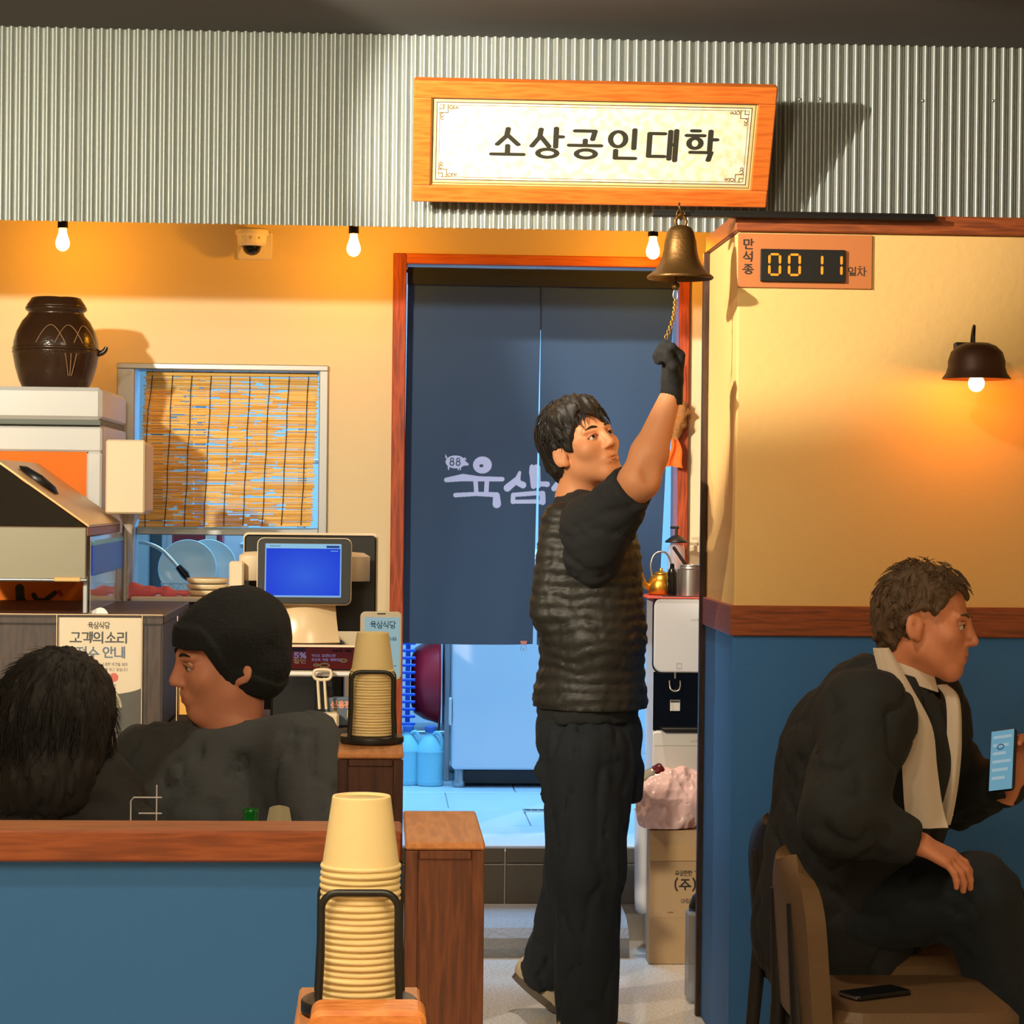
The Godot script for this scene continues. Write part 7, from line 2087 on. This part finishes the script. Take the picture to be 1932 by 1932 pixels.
	S.cap(J.neck + Vector3(0.0, 0.06, 0), J.neck + Vector3(0.02, -0.05, 0.0), 0.066, 0.066, 0.02, true)
	var cutd: Vector3 = (J.r_wrist - J.r_elbow).normalized()
	clip(S, func(p): return (p - Vector3(1.146, 0.758, -5.03)).dot(cutd) if (p - J.r_wrist).length() < 0.11 else -1.0)
	var ld: Vector3 = (J.l_wrist - J.l_elbow).normalized()
	clip(S, func(p): return (p - J.l_wrist).dot(ld) if (p - J.l_wrist).length() < 0.1 else -1.0)
	var sg := Geo.new()
	pour(sg, S)
	wobj("coat", sg, mat("dark_coat", c8(35, 36, 37), 0.85, 0.0, 0.08, 7.0), root)
	# trousers
	var pb := bounds([J.pelvis, J.r_hip, J.l_hip, J.r_knee, J.l_knee, J.r_ankle, J.l_ankle], 0.16)
	var W := Field.new(pb[0], pb[1], 0.011)
	W.cap(J.l_hip, J.r_hip, 0.1, 0.1, 0.05)
	for s in ["l", "r"]: W.cap(J[s + "_hip"], J[s + "_knee"], 0.105, 0.09, 0.05).cap(J[s + "_knee"], J[s + "_ankle"], 0.086, 0.065, 0.03)
	W.warp(folds(0.009, 6.0))
	clip(W, func(p): return 0.05 - p.y)
	var wg := Geo.new()
	pour(wg, W)
	wobj("trousers", wg, M.dark_trousers, root)
	for s in ["l", "r"]:
		var a: Vector3 = J[s + "_ankle"]
		shoe(root, Vector3(a.x - 0.07, 0.0, a.z), Vector3(a.x + 0.2, 0.0, a.z + 0.03), Vector3.UP, M.black_wood, M.black_plastic)
	# white bib: two long folded strips from the neck to the lap, joined by a fold across
	var wm := mat("white_cloth", c8(226, 206, 186), 0.85, 0.0, 0.03, 8.0)
	var bib := Geo.new()
	var near := [Vector3(1.11, 1.158, -5.22), Vector3(1.14, 1.08, -5.2), Vector3(1.179, 0.99, -5.17), Vector3(1.186, 0.898, -5.16), Vector3(1.191, 0.819, -5.14), Vector3(1.198, 0.774, -5.12)]
	var far := [Vector3(1.264, 1.071, -5.3), Vector3(1.284, 1.04, -5.27), Vector3(1.286, 0.946, -5.26), Vector3(1.282, 0.875, -5.26), Vector3(1.269, 0.807, -5.24), Vector3(1.257, 0.767, -5.22)]
	var nw := [0.032, 0.06, 0.07, 0.078, 0.084, 0.086]
	var fw := [0.025, 0.03, 0.034, 0.034, 0.03, 0.026]
	for w in 2:
		var path: Array = [near, far][w]
		var wid: Array = [nw, fw][w]
		bib.sheet(6, 30, func(u, v):
			var t: float = v * 4.999
			var i := int(t)
			var fr := t - i
			var a: Vector3 = path[i]
			var b: Vector3 = path[i + 1]
			var c := a.cubic_interpolate(b, path[maxi(i - 1, 0)], path[mini(i + 2, 5)], fr)
			var ww := lerpf(wid[i], wid[i + 1], fr)
			return c + Vector3((u - 0.5) * ww, 0, 0.012 * sin(u * PI) + 0.004 * sin(u * 9.0 + v * 4.0)), 0.004)
	bib.sheet(8, 6, func(u, v): return Vector3(1.182, 0.987, -5.18).lerp(Vector3(1.291, 0.979, -5.27), u) + Vector3(0, -0.2 * v, -0.012 - 0.01 * sin(u * PI)), 0.003)
	bib.sheet(28, 4, func(u, v):
		var a := lerpf(0.75, TAU - 0.75, u)
		return J.neck + Vector3(0.012 + cos(a) * (0.083 - 0.012 * v), -0.022 + 0.036 * v - 0.026 * cos(a), sin(a) * (0.078 - 0.01 * v)), 0.004)
	wobj("bib", bib, wm, root)
	# phone in his left hand
	var ph := thing("phone", "lit phone held up in the left hand of the man with the bib", "phone", Vector3(1.415, 0.913, -5.36))
	ph.rotation = Vector3(-0.3, -0.95, 0.2)
	obj("case", Geo.new().prism(rrect(0.07, 0.145, 0.01), 0.009, Transform3D(Basis.IDENTITY, Vector3(0.012, -0.02, -0.0045)), 0.002), M.black_plastic, ph)
	var im := blank(140, 290, c8(150, 214, 240))
	for k in 6: im.fill_rect(Rect2i(14, 24 + 40 * k, 112 - 16 * (k % 3), 14), c8(214, 240, 250))
	poly(im, ring(Vector2(60, 80), Vector2(20, 12)), Vector2.ZERO, Vector2.ONE, Vector2(3, 3), c8(70, 120, 160))
	obj("screen", Geo.new().quad_xy(0.064, 0.139, 0.0052, Vector2(0.012, -0.02)), pic("phone_screen", im, 0.3, 0.45), ph)
